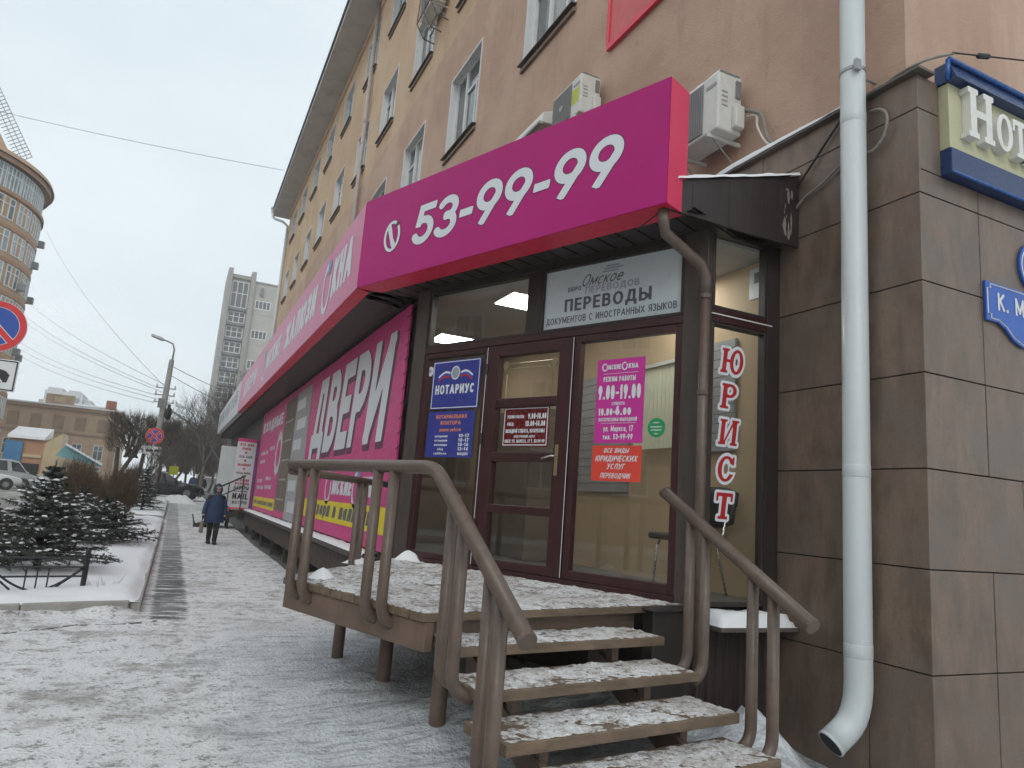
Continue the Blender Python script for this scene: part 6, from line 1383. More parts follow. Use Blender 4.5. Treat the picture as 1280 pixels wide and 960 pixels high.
t = thing('road_sign', 'small fluorescent yellow road sign behind the lamp post', 'road sign', (0.1, 52, gz(52))); MB().box(-0.40, 52, 2.0, 0.15, 52.03, 2.55).xf(Matrix.Identity(4)).build('plate', 'yellow_sign', t); MB().tube([(-0.1, 52.06, gz(52)), (-0.1, 52.06, 2.7)], 0.04, 6).build('post', 'sign_metal', t)
def wire(a, b, sag, label, r=0.012):
    a, b = Vector(a), Vector(b); pts = [a+(b-a)*(i/20)-Vector((0, 0, sag*4*(i/20)*(1-i/20))) for i in range(21)]
    tag(MB().tube(pts, r, 4).build('overhead_wire', 'wire_grey', loc=tuple(a)), label, 'wire', 'overhead wires')
edge = (-17.9, 91.0)
for q, (z0, z1, lab) in enumerate(((6.10, 20.2, 'topmost overhead wire between lamp post and rounded house'), (5.98, 18.7, 'second overhead wire from the top between lamp post and rounded house'), (5.72, 18.0, 'third overhead wire from the top between lamp post and rounded house'), (5.60, 15.6, 'third overhead wire from the bottom between lamp post and rounded house'), (5.36, 14.9, 'second overhead wire from the bottom between lamp post and rounded house'), (5.22, 14.3, 'lowest overhead wire between lamp post and rounded house'))):
    wire((-1.42 if q % 2 else -0.95, 38, z0), (edge[0], edge[1], z1), 0.5, lab)
wire((-0.9, 38, 7.1), (5.22, 46.5, 6.7), 0.25, 'upper overhead wire from lamp post to the annex side', 0.016); wire((-0.9, 38, 6.65), (5.22, 46.5, 5.9), 0.3, 'lower overhead wire from lamp post to the annex side', 0.016)
wire((4.0, 51.1, 24.4), (-30, 66.8, 30.4), 0.5, 'long overhead wire crossing the sky from the eave of the pink building', 0.02)
wire((-1.0, 38, 6.0), (-16.9, 91, 28.2), 0.9, 'thin overhead wire climbing from lamp post to the rounded house roof', 0.014)

# ================================================================== LOW FENCE IN THE BED
t = thing('garden_fence', 'low black ornamental garden fence in the snow at the front of the bed', 'fence', (-1.6, 9.75, 0.17))
fa_, fb_ = Vector((-0.80, 9.95)), Vector((-2.75, 9.35)); fdv2 = (fb_-fa_).normalized()
def fp(s_, z): q = fa_+fdv2*s_; return (q.x, q.y, 0.17+z)
FLn = (fb_-fa_).length
for s_ in (0.0, FLn): MB().tube([fp(s_, -0.1), fp(s_, 0.44)], 0.030, 4).build('post', 'iron_black', t); MB().sphere(fp(s_, 0.45), 0.03, 8, 6).build('post_cap', 'iron_black', t)
for z in (0.37, 0.265, 0.16): MB().tube([fp(0.0, z), fp(FLn, z)], 0.011, 6).build('rail', 'iron_black', t)
for c_ in (0.48, 1.48):
    MB().tube([fp(c_+a*0.45, 0.0+0.26*abs(a)**1.7) for a in [-1+i/8 for i in range(17)]], 0.012, 6).build('arc', 'iron_black', t, smooth=True)
    for a in (-0.11, 0.0, 0.11): MB().tube([fp(c_+a, 0.012+0.25*abs(a/0.45)**1.7), fp(c_+a, 0.265)], 0.009, 5).build('bar', 'iron_black', t)
for s0, s1 in ((0.02, 0.30), (0.98, 0.72), (0.98, 1.26)): MB().tube([fp(s0, 0.25), fp(s1, 0.02)], 0.011, 6).build('diagonal', 'iron_black', t)

# ================================================================== PLANTS
def twig(mb, p, d, L, r):
    d = d.normalized(); a = d.orthogonal().normalized(); b = d.cross(a); q = p+d*L
    k = len(mb.v); mb.v += [tuple(p+a*r), tuple(p-a*r*0.5+b*r*0.87), tuple(p-a*r*0.5-b*r*0.87), tuple(q)]; mb.f += [(k, k+1, k+3), (k+1, k+2, k+3), (k+2, k, k+3)]
def branch(mb, p, d, L, r, dep, rng, spread=0.6, up=0.15, kids=3, mintw=None):
    k = 4; pts = [p]; dd = d.copy()
    for i in range(k): dd = (dd+Vector((rng.gauss(0, .10), rng.gauss(0, .10), rng.gauss(0, .06)+up*0.25))).normalized(); pts.append(pts[-1]+dd*L/k)
    mb.tube(pts, [r*(1-0.5*i/k) for i in range(k+1)], 5 if r > 0.03 else 3, False)
    if dep <= 0:
        for q in range(5): i = rng.randint(1, k); twig(mb, pts[i], (dd+Vector((rng.gauss(0, .6), rng.gauss(0, .6), rng.gauss(0.1, .4)))), L*rng.uniform(.35, .8), max(0.006, r*0.5))
        return
    for q in range(kids):
        i = rng.randint(2, k); nd = (dd+Vector((rng.gauss(0, spread), rng.gauss(0, spread), rng.gauss(0.05, spread*0.6)+up))).normalized(); branch(mb, pts[i], nd, L*rng.uniform(.6, .82), r*0.55, dep-1, rng, spread, up, kids)
def bare_tree(x, y, h, label, seed, mat='bark_pale', dep=4, kids=3, group='bare trees', r=0.16, spread=0.5, lean=0.0):
    rng = random.Random(seed); g0 = gz(y)*gw(x); t = thing('bare_tree', label, 'tree', (x, y, g0), group); p0 = Vector((x, y, g0-0.1)); p1 = Vector((x+lean, y, g0+h*0.30))
    MB().tube([p0, (p0+p1)/2+Vector((rng.gauss(0, .05), 0, 0)), p1], [r*1.15, r, r*0.85], 8, False).build('trunk', mat, t, smooth=True)
    mb = MB()
    for q in range(4): d = Vector((rng.gauss(lean*0.3, .45), rng.gauss(0, .45), 1)).normalized(); branch(mb, p1, d, h*rng.uniform(.22, .32), r*0.55, dep, rng, spread, 0.12, kids)
    mb.build('crown', 'twig_grey', t)
bare_tree(2.6, 50.0, 8.6, 'tall bare tree spreading thin branches beside the end of the white sign', 3, dep=4, kids=4, r=0.15)
bare_tree(1.9, 60.0, 8.0, 'slender bare tree in front of the clipped row, left of the panel tower', 9, dep=4, kids=3, r=0.12)
bare_tree(3.9, 72.0, 9.5, 'bare tree behind the white sign below the panel tower', 21, dep=4, kids=3, r=0.15)
def clipped_tree(x, y, w, d, z0, z1, label, seed, n=1500, trunks=1, group='clipped street trees', mat='twig'):
    rng = random.Random(seed); g0 = gz(y); t = thing('clipped_tree', label, 'tree', (x, y, g0), group); mb = MB()
    for q in range(trunks): xx = x+(q-(trunks-1)/2)*0.6; mb.tube([(xx, y, g0-0.1), (xx+rng.gauss(0, .2), y, g0+(z0-g0)*0.6), (xx+rng.gauss(0, .4), y, z0+0.3)], [0.15, 0.12, 0.10], 7, False)
    mb.build('trunk', 'bark', t, smooth=True); mb = MB()
    for q in range(16): mb.tube([(x+rng.gauss(0, .2), y, z0-0.2), (x+rng.uniform(-.35, .35)*w, y+rng.uniform(-.35, .35)*d, (z0+z1)/2), (x+rng.uniform(-.48, .48)*w, y+rng.uniform(-.48, .48)*d, z1-0.2)], [0.06, 0.04, 0.02], 4, False)
    for q in range(n):
        a = rng.random(); p = Vector((x+rng.uniform(-.5, .5)*w, y+rng.uniform(-.5, .5)*d, z0+(z1-z0)*rng.random()**0.8)); dv = Vector(((p.x-x)/w*0.9+rng.gauss(0, .35), (p.y-y)/d*0.9+rng.gauss(0, .35), rng.uniform(0.4, 1.3))); twig(mb, p, dv, rng.uniform(.35, .85), 0.013)
    mb.build('crown', mat, t)
clipped_tree(-2.5, 45, 2.3, 2.4, 2.9, 4.9, 'clipped tree with flat topped twiggy crown left of the lamp post', 31, 1700, 3)
clipped_tree(-1.0, 47.5, 1.6, 2.4, 2.9, 5.0, 'clipped tree with flat topped twiggy crown just behind the lamp post', 32, 1300, 1)
for q, (x_, y_, lab) in enumerate(((0.5, 66, 'nearest clipped tree of the dense dark row down the street'), (2.0, 71, 'second clipped tree of the dense dark row down the street'), (1.0, 78, 'third clipped tree of the dense dark row down the street'), (3.4, 82, 'fourth clipped tree of the dense dark row, below the panel tower'), (-0.6, 74, 'clipped tree at the left end of the dense dark row'))): clipped_tree(x_, y_, 3.0, 3.6, 2.6, 6.5, lab, 40+q, 3600, 1)
def shrub(x, y, w, d, h, label, seed, n=900, mat='twig_brown', snow=0):
    rng = random.Random(seed); g0 = gz(y)+0.15; t = thing('shrub', label, 'shrub', (x, y, g0), 'bare brown shrubs in the beds'); mb = MB()
    for q in range(n):
        a, rr = rng.uniform(0, 2*PI), math.sqrt(rng.random()); px, py = rr*math.cos(a), rr*math.sin(a); top = h*(1-0.35*rr*rr)*rng.uniform(.65, 1.05)
        b = Vector((x+px*w*0.22, y+py*d*0.22, g0)); m_ = Vector((x+px*w*0.42, y+py*d*0.42, g0+top*0.55)); e = Vector((x+px*w*0.5+rng.gauss(0, .05), y+py*d*0.5+rng.gauss(0, .05), g0+top))
        if q % 3 == 0: mb.tube([b, m_, e], [0.008, 0.006, 0.003], 3, False)
        for k in range(3): twig(mb, m_+(e-m_)*rng.random(), Vector((rng.gauss(px*.4, .4), rng.gauss(py*.4, .4), rng.uniform(.3, 1.2))), rng.uniform(.12, .32)*h/1.6, 0.006)
    mb.build('twigs', mat, t)
shrub(-2.25, 22.5, 1.25, 2.0, 1.65, 'dense brown bare shrub behind the middle spruce', 51, 1500)
shrub(-1.45, 25.0, 1.0, 2.0, 1.7, 'bare brown shrub between the middle and far spruces', 52, 1100)
shrub(-2.9, 27.0, 1.2, 1.6, 1.9, 'bare brown shrub furthest left behind the near spruce', 53, 900)
shrub(-1.6, 35.5, 1.1, 1.4, 1.9, 'bare dark shrub at the foot of the lamp post', 54, 800, 'twig')
bare_tree(-1.75, 34.0, 3.6, 'small forked bare tree leaning beside the far spruce', 55, 'bark', 3, 3, 'bare trees', 0.07, 0.4, 0.5)
bare_tree(-1.15, 40.5, 3.8, 'small bare tree leaning right behind the no stopping sign', 56, 'bark', 3, 3, 'bare trees', 0.07, 0.4, 0.35)
def spruce(x, y, h, R, label, seed, whorls=13, per=9, leader=0.25, snow_n=160, mat='needle_dark', low=0.12):
    rng = random.Random(seed); g0 = gz(y)+0.16; t = thing('spruce', label, 'tree', (x, y, g0), 'young spruces in the beds'); nd = MB(); sn = MB(); st = MB()
    MB().tube([(x, y, g0-0.1), (x+rng.gauss(0, .02), y, g0+h*0.6), (x, y, g0+h)], [0.035*h, 0.02*h, 0.004], 6).build('trunk', 'bark', t)
    def spray(p, d, L, needle, n_):
        d = d.normalized(); a = d.orthogonal().normalized(); b = d.cross(a); st_ = 0.0045
        twig(st, p, d, L, st_)
        for q in range(n_):
            f_ = rng.random(); c = p+d*L*f_; an = rng.uniform(0, 2*PI); v_ = (a*math.cos(an)+b*math.sin(an)+d*0.75).normalized(); w_ = v_.cross(d).normalized()*0.0062
            k = len(nd.v); e = c+v_*needle; nd.v += [tuple(c-w_), tuple(c+w_), tuple(e)]; nd.f.append((k, k+1, k+2))
    for wv in range(whorls):
        f_ = wv/(whorls-1); z = g0+h*(low+(1-low-leader*0.4)*f_); Lm = R*(1-f_)**1.25+0.07*h; pr = per if f_ < .6 else max(4, per-5)
        for q in range(pr):
            a = 2*PI*(q+rng.uniform(-.3, .3))/pr+wv*0.7; L = Lm*rng.uniform(.75, 1.12); rise = -0.10+0.75*f_; pts = [Vector((x, y, z))]; dd = Vector((math.cos(a), math.sin(a), rise+0.15))
            k = 5
            for i in range(k): dd = dd+Vector((rng.gauss(0, .06), rng.gauss(0, .06), rng.gauss(-0.03, .05))); pts.append(pts[-1]+dd.normalized()*L/k)
            st.tube(pts, [0.010*(1-0.7*i/k)*h**.5 for i in range(k+1)], 4, False)
            for i in range(1, k+1):
                d2 = (pts[i]-pts[i-1]).normalized(); spray(pts[i-1], d2, L/k*1.15, 0.032, int(16+22*L))
                if i >= 1:
                    side = d2.cross(Vector((0, 0, 1))).normalized(); sl_ = L*(1-0.72*i/k)*0.55+0.04
                    for s_ in (-1, 1):
                        for m_ in range(2):
                            p = pts[i-1]+(pts[i]-pts[i-1])*rng.random(); spray(p, d2*0.75+side*s_*rng.uniform(.6, 1)+Vector((0, 0, rng.gauss(-.04, .15))), sl_*rng.uniform(.6, 1), 0.030, int(14+46*sl_))
                            if snow_n > 1 and rng.random() < 0.27 and f_ < 0.85:
                                c = p+(d2*0.5+side*s_*0.5)*sl_*rng.random()+Vector((0, 0, 0.016)); s2 = rng.uniform(.010, .034); [sn.sphere((c.x+rng.gauss(0, .014), c.y+rng.gauss(0, .014), c.z+rng.gauss(0, .004)), (s2*rng.uniform(.5, 1.3), s2*rng.uniform(.5, 1.3), s2*0.4), 5, 4) for _ in range(3)]
    for q in range(5): spray(Vector((x, y, g0+h*(0.80+0.04*q))), Vector((0, 0, 1)), h*0.05, 0.03, 24)
    nd.build('needles', mat, t, kind='stuff'); st.build('branches', 'bark', t, kind='stuff')
    if sn.v: sn.build('snow', 'snow', t, smooth=True, kind='stuff')
spruce(-1.52, 11.7, 1.50, 0.98, 'nearest young spruce dusted with snow behind the low fence', 61, 14, 10)
spruce(-2.35, 12.6, 0.95, 0.62, 'small green spruce at the left edge beside the nearest one', 62, 10, 8, snow_n=1)
spruce(-1.15, 16.7, 1.0, 1.06, 'wide low snowy spruce in the middle of the bed', 63, 12, 11)
spruce(-1.75, 18.6, 1.15, 0.8, 'second low spruce standing close behind the wide snowy one', 64, 11, 9)
spruce(-1.0, 32.0, 1.75, 0.72, 'far young spruce in the second bed below the lamp post', 65, 13, 9, mat='needle_blue')
rng = random.Random(77)
for (x_, y_, n_, lab) in ((-0.62, 9.98, 26, 'tuft of dry weeds poking from the snow at the fence post'), (-0.55, 16.2, 22, 'dry weed stalks in the bed snow before the wide spruce'), (-0.35, 19.5, 20, 'dry weed stalks near the kerb beyond the wide spruce')):
    mb = MB()
    for q in range(n_): a, rr = rng.uniform(0, 2*PI), 0.16*math.sqrt(rng.random()); twig(mb, Vector((x_+rr*math.cos(a), y_+rr*math.sin(a), 0.15)), Vector((rng.gauss(0, .4), rng.gauss(0, .4), 1)), rng.uniform(.06, .30), 0.004)
    tag(mb.build('dry_weeds', 'weed', loc=(x_, y_, 0.15)), lab, 'weeds', 'dry weeds in the snow')
# ploughed heap of snow at the end of the beds
mb = MB(); k1, k2 = 26, 16; X0, X1, YA, YB = -1.0, 1.55, 45.8, 48.6
for j in range(k2+1):
    for i in range(k1+1):
        u_, w_ = i/k1, j/k2; x_, y_ = X0+(X1-X0)*u_, YA+(YB-YA)*w_; e = min(u_, 1-u_, w_, 1-w_)*2; mb.v.append((x_, y_, gz(y_)-0.04+0.52*sstep(e, 0, .75)*(0.8+0.5*fnoise(x_*1.3, y_*1.3, 5))))
mb.f = [(j*(k1+1)+i, j*(k1+1)+i+1, (j+1)*(k1+1)+i+1, (j+1)*(k1+1)+i) for j in range(k2) for i in range(k1)]
tag(mb.build('snow_heap', 'snow', smooth=True, loc=(0.3, 47, gz(47))), 'ploughed white snow heap in front of the black car', 'snow heap')

# ================================================================== VEHICLES
def car(label, L, W, H, paint, loc, rotz, kind='sedan', scale=1.12):
    g0 = gz(loc[1])*gw(loc[0])+0.035; t = thing('van' if kind == 'van' else 'car', label, 'van' if kind == 'van' else 'car', (0, 0, 0)); hw = W/2
    if kind == 'van':
        lo = [(-L/2, .45, .95, .90*hw), (-L/2+.1, .32, 1.12, .97*hw), (-L*.2, .26, 1.15, hw), (L*.2, .26, 1.12, hw), (L/2-.75, .28, 1.08, .99*hw), (L/2-.25, .30, .95, .94*hw), (L/2, .42, .78, .80*hw)]
        gh = [(-L/2+.06, .93, .80), (-L/2+.22, 1.0, .84), (L*.16, 1.0, .85), (L/2-.62, .93, .76)]; top = [(-L/2+.16, 0.86*H+.0), (-L/2+.45, H), (L*.12, H*.985), (L/2-1.35, H*.93)]
    else:
        lo = [(-L/2, .48, .86, .84*hw), (-L/2+.15, .30, .98, .95*hw), (-L*.27, .24, 1.02, hw), (0, .22, 1.0, hw), (L*.25, .24, .96, .99*hw), (L/2-.35, .28, .84, .95*hw), (L/2-.05, .34, .72, .82*hw), (L/2, .42, .62, .70*hw)]
        gh = [(-L/2+.12, .90, .70), (-L/2+.75, .95, .76), (.05*L, .95, .77), (L*.20, .93, .74)]; top = [(-L/2+.55 if kind == 'suv' else -L/2+.95, H*.955), (-L/2+1.1 if kind == 'suv' else -L/2+1.5, H), (-.02*L, H*.985), (.03*L, H*.965)]
    def sec(x, z0, z1, w): m = (z0+z1)/2; return [(x, -w*.86, z0), (x, -w, z0+.14), (x, -w, m), (x, -w*.97, z1-.07), (x, -w*.90, z1), (x, w*.90, z1), (x, w*.97, z1-.07), (x, w, m), (x, w, z0+.14), (x, w*.86, z0)]
    def loft(secs):
        mb = MB(); k = len(secs[0])
        for s_ in secs: mb.v += s_
        for i in range(len(secs)-1):
            for j in range(k): j2 = (j+1) % k; mb.f.append((i*k+j, (i+1)*k+j, (i+1)*k+j2, i*k+j2))
        mb.f.append(tuple(range(k))); mb.f.append(tuple(len(mb.v)-1-i for i in range(k))); return mb
    loft([sec(*s_) for s_ in lo]).build('body', paint, t, smooth=True)
    def beltz(x):
        for a, b in zip(lo[:-1], lo[1:]):
            if a[0] <= x <= b[0]: f_ = (x-a[0])/(b[0]-a[0]); return a[2]+(b[2]-a[2])*f_
        return lo[0][2]
    gs = []
    for (xb, wb, wt), (xt, zt_) in zip(gh, top):
        zb_ = beltz(xb)-0.06; gs.append([(xb, -hw*wb, zb_), (xt, -hw*wt, zt_-.05), (xt, -hw*wt*.86, zt_), (xt, hw*wt*.86, zt_), (xt, hw*wt, zt_-.05), (xb, hw*wb, zb_)])
    cb_ = loft(gs).build('cabin', paint, t, smooth=False)
    def P(i, side, f_, out=0.012):
        a, b = Vector(gs[i][0 if side < 0 else 5]), Vector(gs[i][1 if side < 0 else 4]); q = a+(b-a)*f_; return q+Vector((0, side*out, 0.0))
    def lerp(a, b, f_): return a+(b-a)*f_
    for side in (-1, 1):
        for i in range(3):
            a0, a1, b0, b1 = P(i, side, .16), P(i, side, .92), P(i+1, side, .16), P(i+1, side, .92); q = [lerp(a0, b0, .07), lerp(a0, b0, .93), lerp(a1, b1, .93), lerp(a1, b1, .07)]
            MB().add(q if side < 0 else q[::-1], [(0, 1, 2, 3)]).build('side_window', 'car_glass', t)
        MB().add([Vector((lo[-3][0]+.18, side*lo[-3][3]*.72, lo[-3][2]-.12)), Vector((lo[-2][0]+.03, side*lo[-2][3]*.62, lo[-2][2]-.03)), Vector((lo[-2][0]+.035, side*lo[-2][3]*.62, lo[-2][2]-.20)), Vector((lo[-3][0]+.16, side*(lo[-3][3]*1.012), lo[-3][2]-.24))], [(0, 1, 2, 3)]).build('headlight', 'car_lamp', t)
        MB().box(-L/2-.012, side*hw*.55-.12, lo[0][2]-.25, -L/2+.05, side*hw*.55+.14, lo[0][2]-.03).build('tail_light', 'car_lamp_red', t)
        MB().sphere((gh[-1][0]-.12, side*(hw+.10), beltz(gh[-1][0])+.06), (.07, .10, .075), 8, 6).build('mirror', paint, t, smooth=True)
    F0, F1 = [Vector(p) for p in (gs[3][0], gs[3][5], gs[3][4], gs[3][1])], Vector((.014, 0, .008))
    MB().add([lerp(F0[0], F0[3], .14)+F1+Vector((0, .06, 0)), lerp(F0[1], F0[2], .14)+F1-Vector((0, .06, 0)), lerp(F0[1], F0[2], .95)+F1-Vector((0, .05, 0)), lerp(F0[0], F0[3], .95)+F1+Vector((0, .05, 0))], [(0, 1, 2, 3)]).build('windscreen', 'car_glass', t)
    B0 = [Vector(p) for p in (gs[0][0], gs[0][5], gs[0][4], gs[0][1])]; F2 = Vector((-.014, 0, .006))
    MB().add([lerp(B0[0], B0[3], .2)+F2+Vector((0, .06, 0)), lerp(B0[0], B0[3], .92)+F2+Vector((0, .05, 0)), lerp(B0[1], B0[2], .92)+F2-Vector((0, .05, 0)), lerp(B0[1], B0[2], .2)+F2-Vector((0, .06, 0))], [(0, 1, 2, 3)]).build('rear_window', 'car_glass', t)
    MB().box(L/2-.03, -hw*.5, .34, L/2+.012, hw*.5, .52).build('grille', 'tyre', t); MB().box(L/2+.0, -.26, .40, L/2+.02, .26, .50).build('number_plate', 'road_sign_white', t)
    MB().box(-L*.3, -hw*.8, .20, L*.3, hw*.8, .30).build('underbody', 'tyre', t)
    wr = .34 if kind != 'suv' else .38
    for x_ in (-L*.30, L*.31):
        for side in (-1, 1):
            y_ = side*(hw-.09); w_ = MB().tube([(x_, y_-.11, wr), (x_, y_+.11, wr)], wr, 20).build('wheel', 'tyre', t); MB().tube([(x_, y_+side*.112, wr), (x_, y_+side*.118, wr)], wr*.52, 16).build('rim', 'grille_grey', w_)
            MB().tube([(x_, y_-side*.06, wr+.02), (x_, y_+side*.096, wr+.02)], wr+.05, 20).build('wheel_arch', 'tyre', t)
    t.location = (loc[0], loc[1], g0); t.rotation_euler = (0, 0, rotz); t.scale = (scale,)*3; return t
car('black estate car parked across the end of the pavement behind the snow heap', 4.6, 1.8, 1.52, 'car_black', (-0.62, 52.0, 0), math.radians(-7), 'suv')
car('pale car just behind the black one at the end of the pavement', 4.6, 1.8, 1.62, 'car_silver', (-0.9, 57.0, 0), math.radians(-9), 'suv')
car('grey minivan with long dark windows across the road', 4.9, 1.85, 2.0, 'van_silver', (-12.4, 67.0, 0), math.radians(8), 'van')
car('white car cut off by the left edge in front of the minivan', 4.4, 1.75, 1.45, 'car_white', (-12.35, 61.5, 0), math.radians(10))
car('silver car facing the camera right of the minivan', 4.5, 1.78, 1.5, 'car_silver', (-8.45, 67.0, 0), math.radians(-97))

# ================================================================== PEOPLE
def person(label, loc, rotz, coat, trousers, height=1.62, bag=None, stride=0.16, hood=True, scarf='scarf_pale', face=True):
    t = thing('person', label, 'person', (0, 0, 0)); me = bpy.data.meshes.new('body'); s = stride
    V = [(0, 0, .86), (0, 0.0, 1.02), (0, .01, 1.20), (0, .0, 1.33), (0, -.01, 1.40), (0, -.02, 1.50), (0, -.02, 1.57),
         (.09, 0, .82), (.07, -s*.75, .46), (.055, -s*.95, .08), (.055, -s*1.0-.13, .035),
         (-.09, 0, .82), (-.07, s*.35, .46), (-.055, s*1.2, .11), (-.055, s*1.2-.11, .04),
         (.18, .01, 1.30), (.25, .03, 1.05), (.26, -.05, .83), (.26, -.07, .75),
         (-.18, .01, 1.30), (-.26, .02, 1.05), (-.29, -.05, .83), (-.30, -.06, .75)]
    E = [(0, 1), (1, 2), (2, 3), (3, 4), (4, 5), (5, 6), (0, 7), (7, 8), (8, 9), (9, 10), (0, 11), (11, 12), (12, 13), (13, 14), (3, 15), (15, 16), (16, 17), (17, 18), (3, 19), (19, 20), (20, 21), (21, 22)]
    Rr = [.14, .13, .15, .12, .055, .095, .085, .11, .085, .068, .045, .11, .085, .068, .045, .075, .055, .04, .038, .075, .055, .04, .038]
    me.from_pydata(V, E, []); o = bpy.data.objects.new('body', me); col.objects.link(o); md = o.modifiers.new('skin', 'SKIN'); md.use_smooth_shade = True
    for i, r_ in enumerate(Rr): me.skin_vertices[0].data[i].radius = (r_, r_)
    me.skin_vertices[0].data[0].use_root = True; o.modifiers.new('sub', 'SUBSURF').levels = 1
    m2 = bpy.data.meshes.new_from_object(o.evaluated_get(bpy.context.evaluated_depsgraph_get())); bpy.data.objects.remove(o); m2.materials.clear(); m2.materials.append(MATS[trousers]); m2.materials.append(MATS['skin'])
    for p in m2.polygons: p.use_smooth = True; p.material_index = 1 if p.center.z > 1.36 or (abs(p.center.x) > .22 and p.center.z < .84) else 0
    m2.name = 'body'; o = bpy.data.objects.new('body', m2); col.objects.link(o); o.parent = t
    def loft(rings, k=16):
        mb = MB()
        for cx, cy, z, rx, ry in rings: mb.v += [(cx+rx*math.cos(2*PI*j/k), cy+ry*math.sin(2*PI*j/k), z+0.012*math.sin(5*2*PI*j/k)*(1 if z < .9 else 0)) for j in range(k)]
        for i in range(len(rings)-1):
            for j in range(k): j2 = (j+1) % k; mb.f.append((i*k+j, i*k+j2, (i+1)*k+j2, (i+1)*k+j))
        mb.f.append(tuple(range((len(rings)-1)*k, len(rings)*k))); return mb
    ct = loft([(0, 0, .60, .262, .225), (0, 0, .62, .272, .235), (0, 0, .80, .252, .215), (0, 0, 1.00, .228, .19), (0, .0, 1.18, .205, .17), (0, .0, 1.29, .175, .145), (0, 0, 1.36, .12, .11), (0, 0, 1.40, .09, .085)]).build('coat', coat, t, smooth=True)
    for sgn, pts in ((1, [(.13, .01, 1.31), (.205, .02, 1.21), (.25, .035, 1.05), (.27, -.04, .86), (.272, -.05, .82)]), (-1, [(-.13, .01, 1.31), (-.205, .02, 1.21), (-.255, .03, 1.05), (-.295, -.04, .86), (-.305, -.05, .82)])):
        MB().tube(pts, [.07, .076, .07, .06, .055], 10).build('sleeve', coat, ct, smooth=True)
        hx = .27 if sgn > 0 else -.31; hand = MB().sphere((hx, -.065, .755), (.03, .038, .05), 8, 6)
        for q in range(4): hand.tube([(hx-.018+q*.012, -.075, .735), (hx-.018+q*.012, -.085, .70), (hx-.016+q*.011, -.075, .672-(q in (1, 2))*.008)], [.009, .008, .006], 5)
        hand.tube([(hx-sgn*.025, -.09, .77), (hx-sgn*.035, -.105, .735), (hx-sgn*.03, -.10, .71)], [.010, .009, .007], 5); hand.build('hand', 'cloth_black', t, smooth=True)
    if hood:
        mb = MB(); k1, k2 = 10, 18
        for i in range(k1+1):
            a = PI*0.20+PI*0.80*i/k1
            for j in range(k2): b = 2*PI*j/k2; mb.v.append((.128*math.sin(a)*math.cos(b)*(1-.18*max(0, math.sin(b))), .0-.15*math.cos(a), 1.515+(.185 if math.sin(b) > 0 else .15)*math.sin(a)*math.sin(b)))
        for i in range(k1):
            for j in range(k2): j2 = (j+1) % k2; mb.f.append((i*k2+j, (i+1)*k2+j, (i+1)*k2+j2, i*k2+j2))
        hd_ = mb.build('hood', coat, t, smooth=True); sm = hd_.modifiers.new('thick', 'SOLIDIFY'); sm.thickness = 0.02
    else: MB().sphere((0, .0, 1.565), (.105, .115, .10), 12, 8).build('hair', 'cloth_black', t, smooth=True)
    if face:
        mb = MB().sphere((0, -.03, 1.52), (.078, .085, .105), 14, 10); mb.tube([(0, -.113, 1.535), (0, -.130, 1.505), (0, -.110, 1.498)], [.010, .015, .010], 6); hd2 = mb.build('face', 'skin', t, smooth=True)
        for sgn in (-1, 1): MB().sphere((sgn*.030, -.108, 1.538), (.012, .007, .007), 6, 4).build('eye', 'cloth_black', hd2); MB().box(sgn*.030-.018, -.116, 1.553, sgn*.030+.018, -.108, 1.558).build('brow', 'bark', hd2)
        MB().sphere((0, -.106, 1.468), (.022, .008, .006), 8, 4).build('mouth', 'letter_red', hd2)
    if scarf:
        mb = MB(); mb.tube([(.085*math.cos(2*PI*j/14), -.02+.085*math.sin(2*PI*j/14), 1.395) for j in range(15)], .03, 8, False); mb.build('scarf', 'cloth_grey', t, smooth=True); MB().tube([(-.07, -.075, 1.578), (-.04, -.112, 1.584), (0, -.122, 1.586), (.04, -.112, 1.584), (.07, -.075, 1.578)], .02, 8).build('hat_band', scarf, t, smooth=True)
    for x_, y_ in ((.055, -s*1.0), (-.055, s*1.2)): MB().box(x_-.048, y_-.20, -.002, x_+.048, y_+.07, .075).build('shoe', 'cloth_black', t, bevel=.025, seg=3)
    if bag:
        b_ = MB(); b_.hexa([(-.36, -.15, .30), (-.26, -.15, .30), (-.26, .07, .30), (-.36, .07, .30), (-.35, -.13, .63), (-.28, -.13, .63), (-.28, .05, .63), (-.35, .05, .63)])
        bt = thing('shopping_bag', 'grey shopping bag carried by the person in the blue coat', 'bag', (0, 0, 0)); bb = b_.build('bag_body', bag, bt, bevel=.03, seg=3); MB().tube(bez((-.315, -.12, .62), (-.31, -.06, .80), (-.315, .03, .62), 8), .008, 6).build('handle', bag, bt)
        for q in (bt,): q.location = loc; q.rotation_euler = (0, 0, rotz); q.scale = (height/1.68,)*3
    t.location = loc; t.rotation_euler = (0, 0, rotz); t.scale = (height/1.68,)*3; return t
person('person in hooded blue coat and dark trousers walking towards the camera', (1.08, 20.3, 0.0), math.radians(6), 'coat_blue', 'cloth_black', 1.55, 'bag_grey')
person('person in black coat walking away past the black car', (2.05, 62.0, gz(62)), math.radians(170), 'cloth_black', 'cloth_black', 1.72, None, .12, False, None, False)
person('person in dark hooded jacket beyond the person in blue', (2.55, 47.0, gz(47)), math.radians(185), 'cloth_black', 'cloth_grey', 1.70, None, .1, True, None, False)
person('small distant person in dark blue jacket beside the parked cars', (1.45, 66.0, gz(66)), math.radians(10), 'coat_blue', 'cloth_black', 1.75, None, .12, False, None)

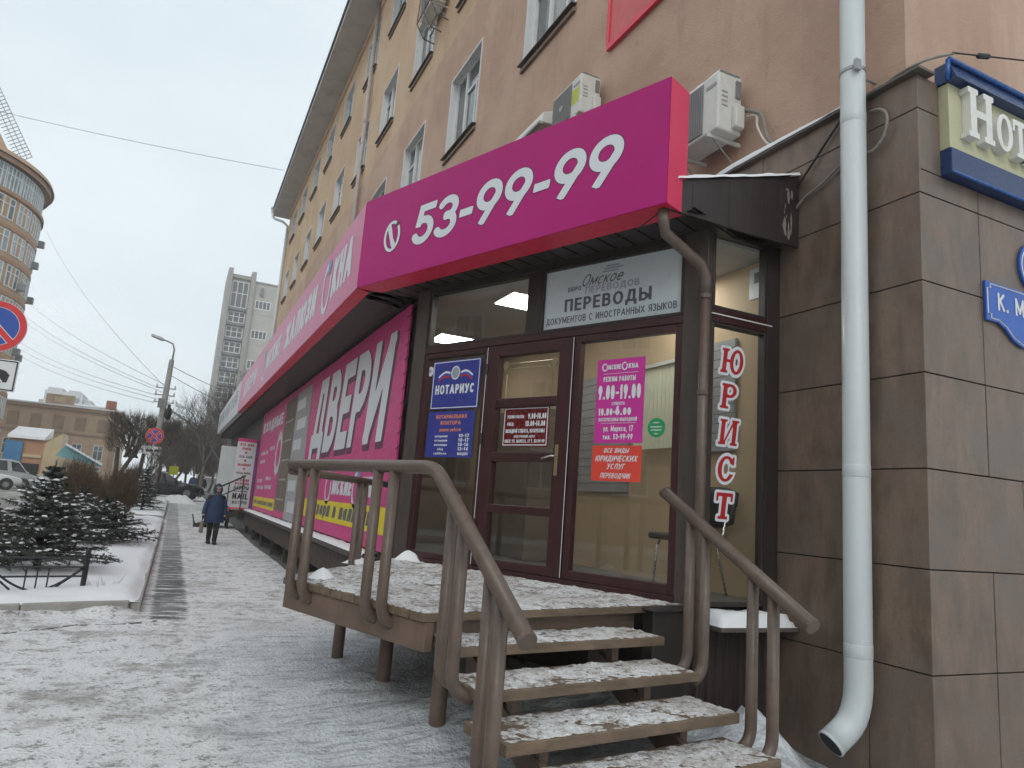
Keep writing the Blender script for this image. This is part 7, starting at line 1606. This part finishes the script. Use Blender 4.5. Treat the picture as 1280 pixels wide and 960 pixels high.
# ================================================================== AIR
n = N('haze_air'); pv = n.n('ShaderNodeVolumePrincipled'); pv.inputs['Color'].default_value = (1.0, 1.0, 1.0, 1); pv.inputs['Density'].default_value = 0.0011; pv.inputs['Anisotropy'].default_value = 0.2
n.t.links.new(pv.outputs[0], n.out.inputs['Volume'])
hz = MB().box(-310, -110, -3, 310, 450, 52).build('haze', 'haze_air'); hz['kind'] = 'stuff'; hz['label'] = 'thin winter haze over the street'
